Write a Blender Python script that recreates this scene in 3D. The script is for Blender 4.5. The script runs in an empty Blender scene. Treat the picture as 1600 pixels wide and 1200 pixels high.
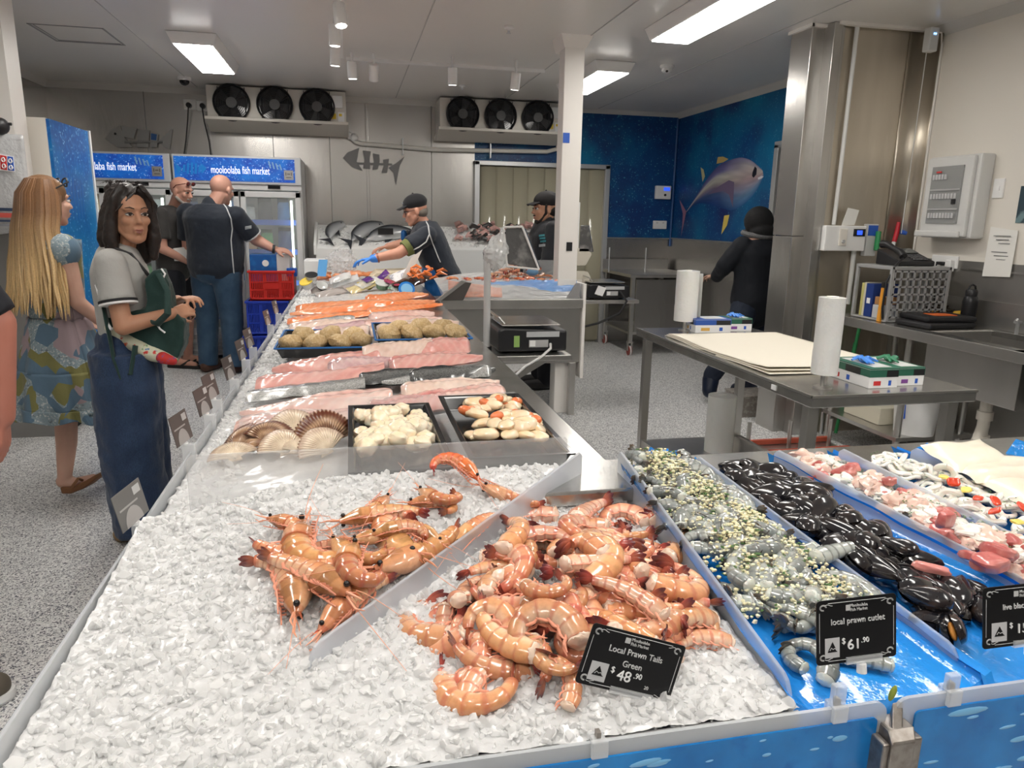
import bpy, bmesh, math, random
from mathutils import Vector, Matrix, noise as mnoise
PI = math.pi
rnd = random.Random(11)
SC = bpy.context.scene
COL = SC.collection

# ---------------------------------------------------------------- camera
CAM_H, FPX = 1.5, 1136.0
YAW, PITCH, ROLL = math.radians(12.6), math.radians(12.8), math.radians(1.06)
def cam_axes():
    cy, sy, cp, sp = math.cos(YAW), math.sin(YAW), math.cos(PITCH), math.sin(PITCH)
    f = Vector((sy*cp, cy*cp, -sp)); r = Vector((cy, -sy, 0)); u = r.cross(f)
    c, s = math.cos(ROLL), math.sin(ROLL)
    return c*r + s*u, -s*r + c*u, f
CR, CU, CF = cam_axes()
CAM = Vector((0, 0, CAM_H))
cd = bpy.data.cameras.new('camera'); co = bpy.data.objects.new('camera', cd); COL.objects.link(co)
co.matrix_world = Matrix(((CR.x, CU.x, -CF.x, 0), (CR.y, CU.y, -CF.y, 0), (CR.z, CU.z, -CF.z, CAM_H), (0, 0, 0, 1)))
cd.sensor_width = 36.0; cd.sensor_fit = 'HORIZONTAL'; cd.lens = 36.0*FPX/1600.0; cd.clip_start = 0.05
SC.camera = co
# ---------------------------------------------------------------- world and exposure
SC.view_settings.view_transform = 'Standard'; SC.view_settings.look = 'None'
SC.view_settings.gamma = 1.0; SC.view_settings.use_curve_mapping = False
SC.view_settings.exposure = 0.0
wd = bpy.data.worlds.new('world'); SC.world = wd; wd.use_nodes = True
wd.node_tree.nodes['Background'].inputs[0].default_value = (0.93, 0.96, 1.0, 1)
wd.node_tree.nodes['Background'].inputs[1].default_value = 0.6        # dull daylight outside
PANEL_E = 23.0
SPOT_E = 26.0

# pixel -> world helpers (1600 x 1200 frame)
def ray(x, y):
    return CR*((x-800)/FPX) + CU*(-(y-600)/FPX) + CF
def PZ(x, y, z): d = ray(x, y); return CAM + d*((z-CAM_H)/d.z)
def PY(x, y, Y): d = ray(x, y); return CAM + d*(Y/d.y)
def PX(x, y, X): d = ray(x, y); return CAM + d*(X/d.x)
def PP(x, y, p0, n):
    d = ray(x, y); return CAM + d*((p0-CAM).dot(n)/d.dot(n))

# ---------------------------------------------------------------- materials
MATS = {}
def mat(name, col=(.8,.8,.8), rough=.5, metal=0, trans=0, ior=1.45, sss=0, coat=0, emit=0, alpha=1, spec=.5,
        vary=0, hue=0, noise=None, bump=None, vcol=False, see=0, aniso=0, wave=None, stretch=(1,1,1), sheen=0, speck=None, sssr=None):
    """principled surface; noise=(scale, colour, lo, hi) blends a second colour; bump=(scale, strength); see = share of clear transparency"""
    if name in MATS: return MATS[name]
    m = bpy.data.materials.new(name); m.use_nodes = True; MATS[name] = m
    nt = m.node_tree; N = nt.nodes; L = nt.links; b = N['Principled BSDF']
    I = b.inputs
    c4 = (*col, 1)
    I['Base Color'].default_value = c4; I['Roughness'].default_value = rough; I['Metallic'].default_value = metal
    I['Transmission Weight'].default_value = trans; I['IOR'].default_value = ior; I['Alpha'].default_value = alpha
    I['Subsurface Weight'].default_value = sss; I['Coat Weight'].default_value = coat; I['Coat Roughness'].default_value = .08
    I['Specular IOR Level'].default_value = spec; I['Anisotropic'].default_value = aniso; I['Sheen Weight'].default_value = sheen
    if sss: I['Subsurface Radius'].default_value = sssr or (.012,.006,.004); I['Subsurface Scale'].default_value = 1.0
    if emit: I['Emission Color'].default_value = c4; I['Emission Strength'].default_value = emit
    tc = mp = None
    def coords():
        nonlocal tc, mp
        if tc is None:
            tc = N.new('ShaderNodeTexCoord'); mp = N.new('ShaderNodeMapping'); mp.inputs['Scale'].default_value = stretch
            L.new(tc.outputs['Object'], mp.inputs['Vector'])
        return mp.outputs['Vector']
    def mix(fac, a, bb, mode='MIX'):
        x = N.new('ShaderNodeMix'); x.data_type = 'RGBA'; x.blend_type = mode
        for s, v in ((x.inputs[0], fac), (x.inputs[6], a), (x.inputs[7], bb)):
            if hasattr(v, 'links'): L.new(v, s)
            else: s.default_value = v
        return x.outputs[2]
    def ntex(scale, detail=4, rough_=.55):
        t = N.new('ShaderNodeTexNoise'); t.inputs['Scale'].default_value = scale; t.inputs['Detail'].default_value = detail
        t.inputs['Roughness'].default_value = rough_; L.new(coords(), t.inputs['Vector']); return t.outputs['Fac']
    def ramp(src, lo, hi):
        r = N.new('ShaderNodeMapRange'); r.inputs[1].default_value = lo; r.inputs[2].default_value = hi; L.new(src, r.inputs[0]); return r.outputs[0]
    out = c4
    if noise:
        for (sc, c2, lo, hi) in ([noise] if not isinstance(noise, list) else noise):
            out = mix(ramp(ntex(sc), lo, hi), out, (*c2, 1))
    if wave:
        sc, c2, lo, hi, dist = wave
        w = N.new('ShaderNodeTexWave'); w.inputs['Scale'].default_value = sc; w.inputs['Distortion'].default_value = dist
        w.inputs['Detail'].default_value = 3; L.new(coords(), w.inputs['Vector'])
        out = mix(ramp(w.outputs['Fac'], lo, hi), out, (*c2, 1))
    if speck:
        for (sc, c2, thr) in speck:
            v = N.new('ShaderNodeTexVoronoi'); v.inputs['Scale'].default_value = sc; L.new(coords(), v.inputs['Vector'])
            sp = N.new('ShaderNodeSeparateColor'); L.new(v.outputs['Color'], sp.inputs[0])
            out = mix(ramp(sp.outputs[0], thr, thr+.02), out, (*c2, 1))
    if vcol:
        a = N.new('ShaderNodeVertexColor'); a.layer_name = 'Col'
        out = mix(1.0, out, a.outputs['Color'], 'MULTIPLY')
    if vary or hue:
        oi = N.new('ShaderNodeObjectInfo'); h = N.new('ShaderNodeHueSaturation')
        mr = N.new('ShaderNodeMapRange'); mr.inputs[3].default_value = 1-vary; mr.inputs[4].default_value = 1+vary
        L.new(oi.outputs['Random'], mr.inputs[0]); L.new(mr.outputs[0], h.inputs['Value'])
        m2 = N.new('ShaderNodeMapRange'); m2.inputs[3].default_value = .5-hue; m2.inputs[4].default_value = .5+hue
        f = N.new('ShaderNodeMath'); f.operation = 'FRACT'; g = N.new('ShaderNodeMath'); g.operation = 'MULTIPLY'; g.inputs[1].default_value = 7.3
        L.new(oi.outputs['Random'], g.inputs[0]); L.new(g.outputs[0], f.inputs[0]); L.new(f.outputs[0], m2.inputs[0]); L.new(m2.outputs[0], h.inputs['Hue'])
        if hasattr(out, 'links'): L.new(out, h.inputs['Color'])
        else: h.inputs['Color'].default_value = out
        out = h.outputs['Color']
    if hasattr(out, 'links'): L.new(out, I['Base Color'])
    if bump:
        bs = bump if isinstance(bump, list) else [bump]; prev = None
        for (sc, st) in bs:
            bp = N.new('ShaderNodeBump'); bp.inputs['Strength'].default_value = min(1, st); bp.inputs['Distance'].default_value = .3/sc*max(1, st)
            L.new(ntex(sc, 5), bp.inputs['Height'])
            if prev: L.new(prev, bp.inputs['Normal'])
            prev = bp.outputs['Normal']
        L.new(prev, I['Normal'])
    if see:
        o = N['Material Output']; t = N.new('ShaderNodeBsdfTransparent'); x = N.new('ShaderNodeMixShader'); x.inputs[0].default_value = see
        L.new(b.outputs[0], x.inputs[1]); L.new(t.outputs[0], x.inputs[2]); L.new(x.outputs[0], o.inputs[0])
    return m

# ---------------------------------------------------------------- mesh building
class MB:
    """collects shapes (world or prototype coordinates) that become ONE mesh"""
    def __init__(self): self.V = []; self.F = []; self.C = []; self.c = (1,1,1); self.use_c = False
    def col(self, *c): self.c = c; self.use_c = True; return self
    def v(self, p): self.V.append(tuple(p)); self.C.append(self.c); return len(self.V)-1
    def box(self, c, s, M=None):
        c = Vector(c); i = len(self.V)
        for z in (-.5,.5):
            for y in (-.5,.5):
                for x in (-.5,.5):
                    p = Vector((x*s[0], y*s[1], z*s[2])); self.v(c + (M @ p if M else p))
        for f in ((0,2,3,1),(4,5,7,6),(0,1,5,4),(2,6,7,3),(0,4,6,2),(1,3,7,5)): self.F.append([i+k for k in f])
        return self
    def bb(self, a, b):
        return self.box([(a[k]+b[k])/2 for k in range(3)], [abs(b[k]-a[k]) for k in range(3)])
    def prism(self, pts, off):
        off = Vector(off); n = len(pts); i = len(self.V)
        for p in pts: self.v(Vector(p))
        for p in pts: self.v(Vector(p)+off)
        self.F.append([i+k for k in range(n)][::-1]); self.F.append([i+n+k for k in range(n)])
        for k in range(n): self.F.append([i+k, i+(k+1)%n, i+n+(k+1)%n, i+n+k])
        return self
    def tube(self, pts, rad, n=8, flat=1.0, up=None, colf=None, cap=True):
        """swept tube; rad number or list; flat squashes along the 'up' side"""
        pts = [Vector(p) for p in pts]; m = len(pts)
        if not hasattr(rad, '__len__'): rad = [rad]*m
        t0 = (pts[1]-pts[0]).normalized()
        u = Vector(up) if up else (Vector((0,0,1)) if abs(t0.z) < .9 else Vector((1,0,0)))
        rings = []; base = self.c
        for k in range(m):
            t = (pts[min(k+1,m-1)]-pts[max(k-1,0)])
            t = t.normalized() if t.length > 1e-9 else t0
            if up: uu = Vector(up); s = t.cross(uu); s = s.normalized() if s.length>1e-6 else Vector((1,0,0)); w = s.cross(t).normalized()
            else:
                s = t.cross(u)
                if s.length < 1e-6: s = t.orthogonal()
                s.normalize(); w = s.cross(t).normalized(); u = w
            ring = []
            for j in range(n):
                a = 2*PI*j/n
                if colf: self.c = colf(k/(m-1), a); self.use_c = True
                ring.append(self.v(pts[k] + s*(math.cos(a)*rad[k]) + w*(math.sin(a)*rad[k]*flat)))
            rings.append(ring)
        for k in range(m-1):
            for j in range(n):
                self.F.append([rings[k][j], rings[k][(j+1)%n], rings[k+1][(j+1)%n], rings[k+1][j]])
        if cap: self.F.append(rings[0][::-1]); self.F.append(rings[-1])
        self.c = base
        return self
    def cyl(self, a, b, r, r2=None, n=20): return self.tube([a, b], [r, r if r2 is None else r2], n)
    def ell(self, c, r, M=None, seg=16, rings=10, f=None):
        c = Vector(c); i = len(self.V)
        r = (r,r,r) if not hasattr(r,'__len__') else r
        for a in range(rings+1):
            th = PI*a/rings
            for b in range(seg):
                ph = 2*PI*b/seg
                d = Vector((math.sin(th)*math.cos(ph), math.sin(th)*math.sin(ph), math.cos(th)))
                k = f(d) if f else 1
                p = Vector((d.x*r[0]*k, d.y*r[1]*k, d.z*r[2]*k)); self.v(c + (M @ p if M else p))
        for a in range(rings):
            for b in range(seg):
                self.F.append([i+a*seg+b, i+(a+1)*seg+b, i+(a+1)*seg+(b+1)%seg, i+a*seg+(b+1)%seg])
        return self
    def cap(self, a, b, r0, r1=None, n=12):
        """rounded capsule"""
        a = Vector(a); b = Vector(b); r1 = r0 if r1 is None else r1; d = (b-a)
        if d.length < 1e-6: return self.ell(a, r0)
        d.normalize(); pts = []; rr = []
        for k in range(5):
            t = PI/2*(1-k/4); pts.append(a - d*r0*math.sin(t)); rr.append(max(1e-4, r0*math.cos(t)))
        for k in range(5):
            t = PI/2*k/4; pts.append(b + d*r1*math.sin(t)); rr.append(max(1e-4, r1*math.cos(t)))
        return self.tube(pts, rr, n)
    def limb(self, pts, rr, n=14):
        for k in range(len(pts)-1): self.cap(pts[k], pts[k+1], rr[k], rr[k+1], n)
        return self
    def loft(self, secs, n=28, p=2.3):
        """secs: (centre, side vector, front vector) rings joined and capped"""
        rings = []
        for (c, a, b) in secs:
            c = Vector(c); ring = []
            for j in range(n):
                t = 2*PI*j/n; x, y = math.cos(t), math.sin(t); q = (abs(x)**p+abs(y)**p)**(-1/p); ring.append(self.v(c+Vector(a)*x*q+Vector(b)*y*q))
            rings.append(ring)
        for k in range(len(rings)-1):
            for j in range(n): self.F.append([rings[k][j], rings[k][(j+1)%n], rings[k+1][(j+1)%n], rings[k+1][j]])
        self.F.append(rings[0][::-1]); self.F.append(rings[-1]); return self
    def lathe(self, prof, c=(0,0,0), n=28, M=None, colf=None):
        c = Vector(c); rings = []; base = self.c
        for (r, z) in prof:
            ring = []
            for j in range(n):
                a = 2*PI*j/n
                p = Vector((math.cos(a)*max(r,1e-5), math.sin(a)*max(r,1e-5), z)); ring.append(self.v(c + (M @ p if M else p)))
            rings.append(ring)
        for k in range(len(rings)-1):
            for j in range(n): self.F.append([rings[k][j], rings[k][(j+1)%n], rings[k+1][(j+1)%n], rings[k+1][j]])
        self.F.append(rings[0][::-1]); self.F.append(rings[-1])
        return self
    def grid(self, f, nu, nv, closed=False, colf=None):
        i = len(self.V); base = self.c
        for a in range(nu+1):
            for b in range(nv+1):
                u, w = a/nu, b/nv
                if colf: self.c = colf(u, w); self.use_c = True
                self.v(f(u, w))
        for a in range(nu):
            for b in range(nv):
                k = i+a*(nv+1)+b; self.F.append([k, k+nv+1, k+nv+2, k+1])
        self.c = base
        return self
    def build(self, name, m, parent=None, smooth=True, bevel=0, remesh=0, smoothit=0, disp=None, solid=0, sub=0, kind=None, flat_angle=None):
        o_ = Vector((0,0,0)); p = parent
        while p is not None: o_ = o_ + p.location; p = p.parent
        me = bpy.data.meshes.new(name)
        me.from_pydata([(x-o_.x, y-o_.y, z-o_.z) for (x,y,z) in self.V], [], self.F)
        if self.use_c:
            at = me.color_attributes.new('Col', 'FLOAT_COLOR', 'POINT')
            at.data.foreach_set('color', [q for c in self.C for q in (*c, 1.0)])
        me.materials.append(m); me.validate()
        b = bmesh.new(); b.from_mesh(me); bmesh.ops.recalc_face_normals(b, faces=b.faces); b.to_mesh(me); b.free()
        if smooth:
            me.polygons.foreach_set('use_smooth', [True]*len(me.polygons))
            if not (remesh or sub): me.set_sharp_from_angle(angle=math.radians(flat_angle or 38))
        o = bpy.data.objects.new(name, me); COL.objects.link(o)
        if parent is not None: o.parent = parent
        if remesh:
            x = o.modifiers.new('r', 'REMESH'); x.mode = 'VOXEL'; x.voxel_size = remesh; x.use_smooth_shade = True
        if smoothit: x = o.modifiers.new('s', 'SMOOTH'); x.factor = .5; x.iterations = smoothit
        if disp:
            t = bpy.data.textures.new(name, 'CLOUDS'); t.noise_scale = disp[0]
            x = o.modifiers.new('d', 'DISPLACE'); x.texture = t; x.strength = disp[1]; x.texture_coords = 'LOCAL'
        if solid: x = o.modifiers.new('t', 'SOLIDIFY'); x.thickness = solid; x.offset = 0
        if bevel: x = o.modifiers.new('b', 'BEVEL'); x.width = bevel; x.segments = 2; x.limit_method = 'ANGLE'; x.angle_limit = math.radians(40)
        if sub: x = o.modifiers.new('u', 'SUBSURF'); x.levels = sub; x.render_levels = sub
        if kind: o['kind'] = kind
        return o

def tag(o, label, cat, group=None, kind=None):
    o['label'] = label; o['category'] = cat
    if group: o['group'] = group
    if kind: o['kind'] = kind
    return o
def thing(name, label, cat, loc=(0,0,0), group=None):
    o = bpy.data.objects.new(name, None); o.empty_display_size = .05; COL.objects.link(o); o.location = loc
    return tag(o, label, cat, group)
def struct(name, mb, m, **k):
    return mb.build(name, m, kind='structure', **k)
def part(name, mb, m, parent, **k): return mb.build(name, m, parent, **k)
def dup(root, label=None, M=None, group=None):
    r = root.copy(); COL.objects.link(r)
    if M is not None: r.matrix_world = M
    if label: r['label'] = label
    if group: r['group'] = group
    for ch in root.children:
        c = ch.copy(); COL.objects.link(c); c.parent = r
        for g in ch.children:
            d = g.copy(); COL.objects.link(d); d.parent = c
    return r
def frame(loc, xdir, zdir, s=1.0, flip=False):
    """matrix placing a prototype: its x along xdir, z near zdir"""
    x = Vector(xdir).normalized(); z = Vector(zdir); z = (z - x*z.dot(x)).normalized(); y = z.cross(x)
    if flip: y = -y; z = -z
    M = Matrix(((x.x,y.x,z.x,0),(x.y,y.y,z.y,0),(x.z,y.z,z.z,0),(0,0,0,1)))
    return Matrix.Translation(Vector(loc)) @ M @ Matrix.Scale(s, 4)
ORD = 'first second third fourth fifth sixth seventh eighth ninth tenth eleventh twelfth thirteenth fourteenth fifteenth sixteenth seventeenth eighteenth nineteenth twentieth'.split()
def scr(p):
    d = Vector(p)-CAM; z = d.dot(CF); return (800+FPX*d.dot(CR)/z, 600-FPX*d.dot(CU)/z)
def row_labels(objs, what, rows, where):
    """labels by place: rows from the front of the tray to the back, then from the left"""
    rows = max(1, min(rows, len(objs)//2 or 1))
    L = sorted(objs, key=lambda o: -scr(o.location)[1]); n = len(L); k0 = 0
    rn = {1:[''],2:['front row','back row'],3:['front row','middle row','back row'],4:['front row','second row','third row','back row'],
          5:['front row','second row','middle row','fourth row','back row'],6:['front row','second row','third row','fourth row','fifth row','back row']}[rows]
    for r in range(rows):
        k1 = round(n*(r+1)/rows); seg = sorted(L[k0:k1], key=lambda o: scr(o.location)[0]); k0 = k1
        for j, o in enumerate(seg):
            pos = 'leftmost' if j == 0 else ('rightmost' if j == len(seg)-1 else ORD[j] + ' from left')
            o['label'] = f"{what}, {pos} in the {rn[r]} {where}" if rn[r] else f"{what}, {pos} {where}"
def text(name, body, size, m, parent, loc, xdir, updir, sx=1.0, ext=.0006, align='CENTER', depth=None, shear=0):
    cu = bpy.data.curves.new(name, 'FONT'); cu.body = body; cu.size = size; cu.align_x = align; cu.align_y = 'CENTER'; cu.extrude = ext; cu.shear = shear
    tmp = bpy.data.objects.new('tmp', cu); COL.objects.link(tmp)
    me = bpy.data.meshes.new_from_object(tmp.evaluated_get(bpy.context.evaluated_depsgraph_get())); me.name = name
    bpy.data.objects.remove(tmp); bpy.data.curves.remove(cu); me.materials.clear(); me.materials.append(m)
    o = bpy.data.objects.new(name, me); COL.objects.link(o)
    x = Vector(xdir).normalized(); u = Vector(updir).normalized(); z = x.cross(u).normalized(); u = z.cross(x)
    M = Matrix(((x.x*sx,u.x,z.x,0),(x.y*sx,u.y,z.y,0),(x.z*sx,u.z,z.z,0),(0,0,0,1)))
    o_ = Vector((0,0,0)); p = parent
    while p is not None: o_ = o_ + p.location; p = p.parent
    o.parent = parent; o.matrix_local = Matrix.Translation(Vector(loc)-o_) @ M
    return o
def nz(x, y, z=0): return mnoise.noise(Vector((x, y, z)))
# ---------------------------------------------------------------- common materials
steel = mat('brushed_steel', (.60,.585,.56), .30, .95, bump=(60,.04), stretch=(1,1,.06), noise=(3,(.50,.49,.47),.35,.7))
steel_wall = mat('steel_sheet', (.53,.51,.485), .27, .95, bump=[(2.2,.05),(90,.02)], stretch=(1,1,.25), noise=(1.6,(.48,.47,.455),.3,.75))
steel_flat = mat('steel_top', (.52,.51,.49), .24, .95, bump=[(35,.05)], noise=[(9,(.40,.39,.37),.4,.7),(60,(.60,.59,.57),.6,.8)])
alu = mat('grey_aluminium', (.62,.63,.64), .38, .7)
white_paint = mat('white_paint', (.88,.85,.81), .4, noise=(2,(.85,.82,.78),.3,.7))
cream = mat('cream_paint', (.80,.76,.69), .45)
white_pl = mat('white_plastic', (.86,.86,.85), .35)
grey_pl = mat('grey_plastic', (.45,.45,.45), .45)
lgrey_pl = mat('light_grey_plastic', (.68,.68,.67), .4)
black_pl = mat('black_plastic', (.018,.018,.02), .38)
black_gl = mat('black_gloss', (.012,.012,.014), .12)
dark_rub = mat('dark_rubber', (.03,.03,.032), .7)
white_ink = mat('white_ink', (.88,.88,.88), .5)
red_ink = mat('red_ink', (.65,.04,.04), .5)
yellow_ink = mat('yellow_ink', (.85,.62,.05), .5)
blue_ink = mat('blue_ink', (.03,.12,.55), .5)
green_ink = mat('green_ink', (.05,.35,.12), .5)
paper = mat('paper', (.85,.84,.80), .7)
glow = mat('lamp_diffuser', (1.0,.96,.90), .5, emit=PANEL_E)
spot_glow = mat('spot_lens', (1.0,.94,.85), .5, emit=14)

# ---------------------------------------------------------------- ceiling lights (three in view, the rows carry on over the front of the shop)
def ceiling_light(x, y0, label):
    x0, x1, y1 = x-.13, x+.13, y0+1.10
    t = thing('ceiling_light', label, 'ceiling light', (x, y0+.55, 2.78), 'ceiling panel lights')
    m = MB(); a = .045
    lo = [(x0-.012,y0-.012),(x1+.012,y0-.012),(x1+.012,y1+.012),(x0-.012,y1+.012)]; hi = [(x0-a,y0-a),(x1+a,y0-a),(x1+a,y1+a),(x0-a,y1+a)]
    i = [m.v((p[0],p[1],2.778)) for p in hi]; j = [m.v((p[0],p[1],2.70)) for p in lo]
    for k in range(4): m.F.append([i[k],i[(k+1)%4],j[(k+1)%4],j[k]])
    m.F.append(i); m.F.append(j[::-1])
    part('housing', m, white_pl, t, smooth=False, bevel=.004)
    part('diffuser', MB().bb((x0,y0,2.693),(x1,y1,2.70)), glow, t, smooth=False)
ceiling_light(-1.075, 6.11, 'white ceiling panel light above the fridges at the left')
ceiling_light(2.18, 6.12, 'white ceiling panel light just behind the square white post')
ceiling_light(2.185, 3.92, 'largest white ceiling panel light, at the top right in front of the steel pillar')
for (x, y) in ((2.185,1.7),(2.185,-.5),(-1.075,3.5),(-1.075,1.2),(.6,.55),(.6,-1.6),(-1.075,-1.1)):
    ceiling_light(x, y, 'white ceiling panel light over the front of the shop, outside the photo')

# ---------------------------------------------------------------- room shell
floor_m = mat('flake_floor', (.60,.60,.605), .32, speck=[(150,(.88,.88,.87),.50),(170,(.15,.155,.18),.74),(230,(.70,.70,.69),.66),(200,(.06,.065,.09),.89)], bump=(150,.03))
struct('floor', MB().bb((-3.3,-4,-.1),(4.4,8.9,0)), floor_m, smooth=False)
struct('ceiling', MB().bb((-3.3,-4,2.78),(4.4,8.9,2.88)), mat('ceiling_panel', (.76,.74,.71), .28, noise=(.7,(.70,.69,.67),.3,.7)), smooth=False)
cs = MB()
for x in (-1.5, .55, 1.72, 2.9): cs.bb((x-.004,-1,2.777),(x+.004,8.6,2.7805))
struct('trim_1', cs, mat('seam_grey', (.45,.45,.45), .5), smooth=False)
b = MB().bb((-3.2,8.7,0),(1.45,8.85,2.78)).bb((3.08,8.7,0),(4.2,8.85,1.295))
struct('wall_back', b, steel_wall, smooth=False)
mural_m = mat('mural_print', (.004,.060,.21), .4, noise=[(.9,(.0,.25,.46),.42,.75),(1.7,(.01,.022,.13),.5,.72),(28,(.02,.18,.40),.62,.8)], speck=[(110,(.10,.30,.46),.975),(60,(.06,.25,.42),.98)])
struct('wall_back_mural', MB().bb((1.452,8.69,2.14),(3.96,8.85,2.78)).bb((3.08,8.69,1.297),(3.96,8.85,2.14)), mural_m, smooth=False)
struct('wall_right_mural', MB().bb((3.96,4.7,2.19),(4.1,6.44,2.78)).bb((3.96,6.44,1.30),(4.1,8.7,2.78)), mural_m, smooth=False)
struct('wall_right_steel', MB().bb((3.955,6.44,0),(4.1,8.7,1.30)), steel_wall, smooth=False)
struct('wall_left', MB().bb((-3.1,-4,0),(-2.97,8.7,2.78)), steel_wall, smooth=False)
struct('wall_front', MB().bb((-3.1,-4.1,0),(4.0,-4.0,2.78)), mat('front_wall_grey', (.42,.41,.40), .6), smooth=False)
# far right doorway behind the pillar
struct('door_2', MB().bb((4.08,4.7,0),(4.14,6.44,2.19)), mat('dark_door', (.16,.15,.14), .5), smooth=False)
struct('trim_2', MB().bb((3.93,6.40,0),(3.99,6.47,2.22)).bb((3.93,4.7,2.19),(3.99,6.47,2.25)), alu, smooth=False, bevel=.004)
# coving
cov = mat('coving', (.60,.585,.555), .5)
def cove(name, a, b2, nrm):
    a = Vector(a); b2 = Vector(b2); n = Vector(nrm)
    z = Vector((0,0,1)); prof = [Vector((0,0,0)), n*.055, n*.035-z*.018, n*.018-z*.035, -z*.06]
    m = MB(); i = [m.v(a+p) for p in prof]; j = [m.v(b2+p) for p in prof]
    for k in range(5): m.F.append([i[k],i[(k+1)%5],j[(k+1)%5],j[k]])
    m.F.append(i[::-1]); m.F.append(j); struct(name, m, cov, smooth=False)
cove('trim_3', (-2.97,8.7,2.78), (3.96,8.7,2.78), (0,-1,0))
cove('trim_4', (3.96,8.7,2.78), (3.96,4.8,2.78), (-1,0,0))
cove('trim_5', (-2.97,8.7,2.78), (-2.97,5.5,2.78), (1,0,0))
# seams and battens on the back wall
bt = MB()
for x in (-2.05,-.78,-.18,.95): bt.bb((x-.004,8.697,.3),(x+.004,8.7,2.74))
struct('trim_6', bt, mat('seam_dark', (.25,.24,.23), .4, .8), smooth=False)
struct('trim_7', MB().bb((.215,8.675,1.2),(.245,8.7,2.72)), steel_wall, smooth=False, bevel=.003)
struct('trim_8', MB().cyl((3.945,8.68,1.2),(3.945,8.68,2.72),.012), mat('mural_edge', (.05,.12,.30), .4))
struct('trim_9', MB().bb((3.08,8.68,1.285),(3.96,8.70,1.30)).bb((3.945,6.44,1.29),(3.96,8.7,1.305)), steel, smooth=False)
# curtain doorway in the back wall
struct('door_1', MB().bb((1.45,8.74,0),(3.08,8.85,2.14)), mat('curtain_back', (.50,.46,.36), .6, noise=(1.5,(.40,.39,.34),.35,.7)), smooth=False)
fr = MB().bb((1.44,8.62,0),(1.50,8.74,2.145)).bb((3.03,8.62,0),(3.09,8.74,2.145)).bb((1.44,8.62,2.10),(3.09,8.74,2.15))
struct('trim_10', fr, alu, smooth=False, bevel=.004)
t = thing('strip_curtain', 'beige clear plastic strip curtain hanging in the rear doorway behind the young man', 'curtain', (2.26,8.66,0))
pvc = mat('pvc_strip', (.72,.68,.52), .12, trans=.25, coat=.4, see=.25, bump=(4,.1))
for k in range(8):
    xa = 1.51+k*.19; w = .215
    part('strip', MB().grid(lambda u, v, xa=xa, w=w, k=k: (xa+w*u, 8.665+.028*(u-.5)**2*4-(.012 if k % 2 else 0), .03+2.06*v), 8, 2), pvc, t, solid=.003)
# left partition: white upper box, steel lower
struct('wall_left_partition', MB().bb((-2.97,5.20,1.36),(-1.97,5.40,2.78)), white_paint, smooth=False)
struct('wall_left_partition_steel', MB().bb((-2.97,5.30,0),(-1.93,5.44,1.36)), mat('dull_steel', (.34,.335,.325), .5, .75, noise=(2,(.24,.235,.23),.3,.7)), smooth=False)
struct('trim_11', MB().bb((-2.16,5.185,1.36),(-2.12,5.20,2.78)), white_paint, smooth=False, bevel=.005)
# blue wrapped cabinet beside it
t = thing('display_cabinet', 'tall upright cabinet wrapped in blue underwater print beside the blonde woman', 'cabinet', (-2.2,5.85,0))
wrap = mat('water_wrap', (.006,.10,.40), .3, noise=[(2.2,(.01,.26,.58),.4,.68),(30,(.03,.22,.6),.5,.72)], speck=[(70,(.25,.55,.8),.95)])
part('body', MB().bb((-2.6,5.46,.10),(-1.885,6.22,2.08)), cream, t, smooth=False, bevel=.004)
part('side_panel', MB().bb((-1.885,5.47,.12),(-1.865,6.20,2.075)), wrap, t, smooth=False)
part('edge_strip', MB().bb((-1.885,6.20,.12),(-1.855,6.23,2.08)), white_pl, t, smooth=False)
part('plinth', MB().bb((-2.58,5.50,0),(-1.93,6.19,.10)), dark_rub, t, smooth=False)
fi = MB()
for k in range(6):
    y = 5.62+k*.06; h = .10+.05*math.sin(k*1.1+.4)
    fi.prism([(-1.8645,y,1.44),(-1.8645,y+.022,1.44),(-1.8645,y+.05,1.60+h),(-1.8645,y+.02,1.60+h)], (.0008,0,0))
part('bone_print', fi, mat('bone_print', (.02,.16,.52), .35), t, smooth=False)

# square white post
t = thing('support_post', 'square white post standing between the display bins and the ceiling', 'post', (1.62,5.44,0))
part('shaft', MB().bb((1.545,5.38,0),(1.695,5.52,2.78)), white_paint, t, smooth=False, bevel=.006)
part('top_flare', MB().prism([(1.50,5.33,2.78),(1.54,5.375,2.70),(1.70,5.375,2.70),(1.74,5.33,2.78)], (0,.24,0)), white_paint, t, smooth=False)
part('sticker', MB().bb((1.551,5.376,2.05),(1.60,5.3805,2.12)), blue_ink, t, smooth=False)
part('square_label', MB().bb((1.605,5.376,1.27),(1.65,5.3805,1.335)), black_pl, t, smooth=False)

# steel end wall and pillar at the right
E0 = 4.57
sw = MB().bb((3.16,E0,0),(3.96,E0+.12,2.78))
struct('wall_right_end', sw, mat('stained_steel', (.66,.60,.51), .34, .8, bump=[(3,.06)], stretch=(1,1,.15), noise=[(2.2,(.47,.42,.34),.35,.65),(9,(.70,.64,.55),.55,.75)]), smooth=False)
t = thing('steel_pillar', 'tall steel clad pillar with bright edges beside the hooded worker', 'pillar', (3.07,4.72,0))
part('front_cladding', MB().bb((3.005,4.62,1.42),(3.13,4.86,2.775)), steel_wall, t, smooth=False, bevel=.004)
part('lower_cladding', MB().bb((3.008,4.622,0),(3.13,4.86,1.415)), steel_wall, t, smooth=False, bevel=.004)
part('corner_angle', MB().bb((3.10,4.52,0),(3.16,4.625,2.775)), steel, t, smooth=False, bevel=.003)
part('inner_return', MB().bb((3.16,4.55,0),(3.20,4.60,2.775)), steel, t, smooth=False, bevel=.003)
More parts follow.
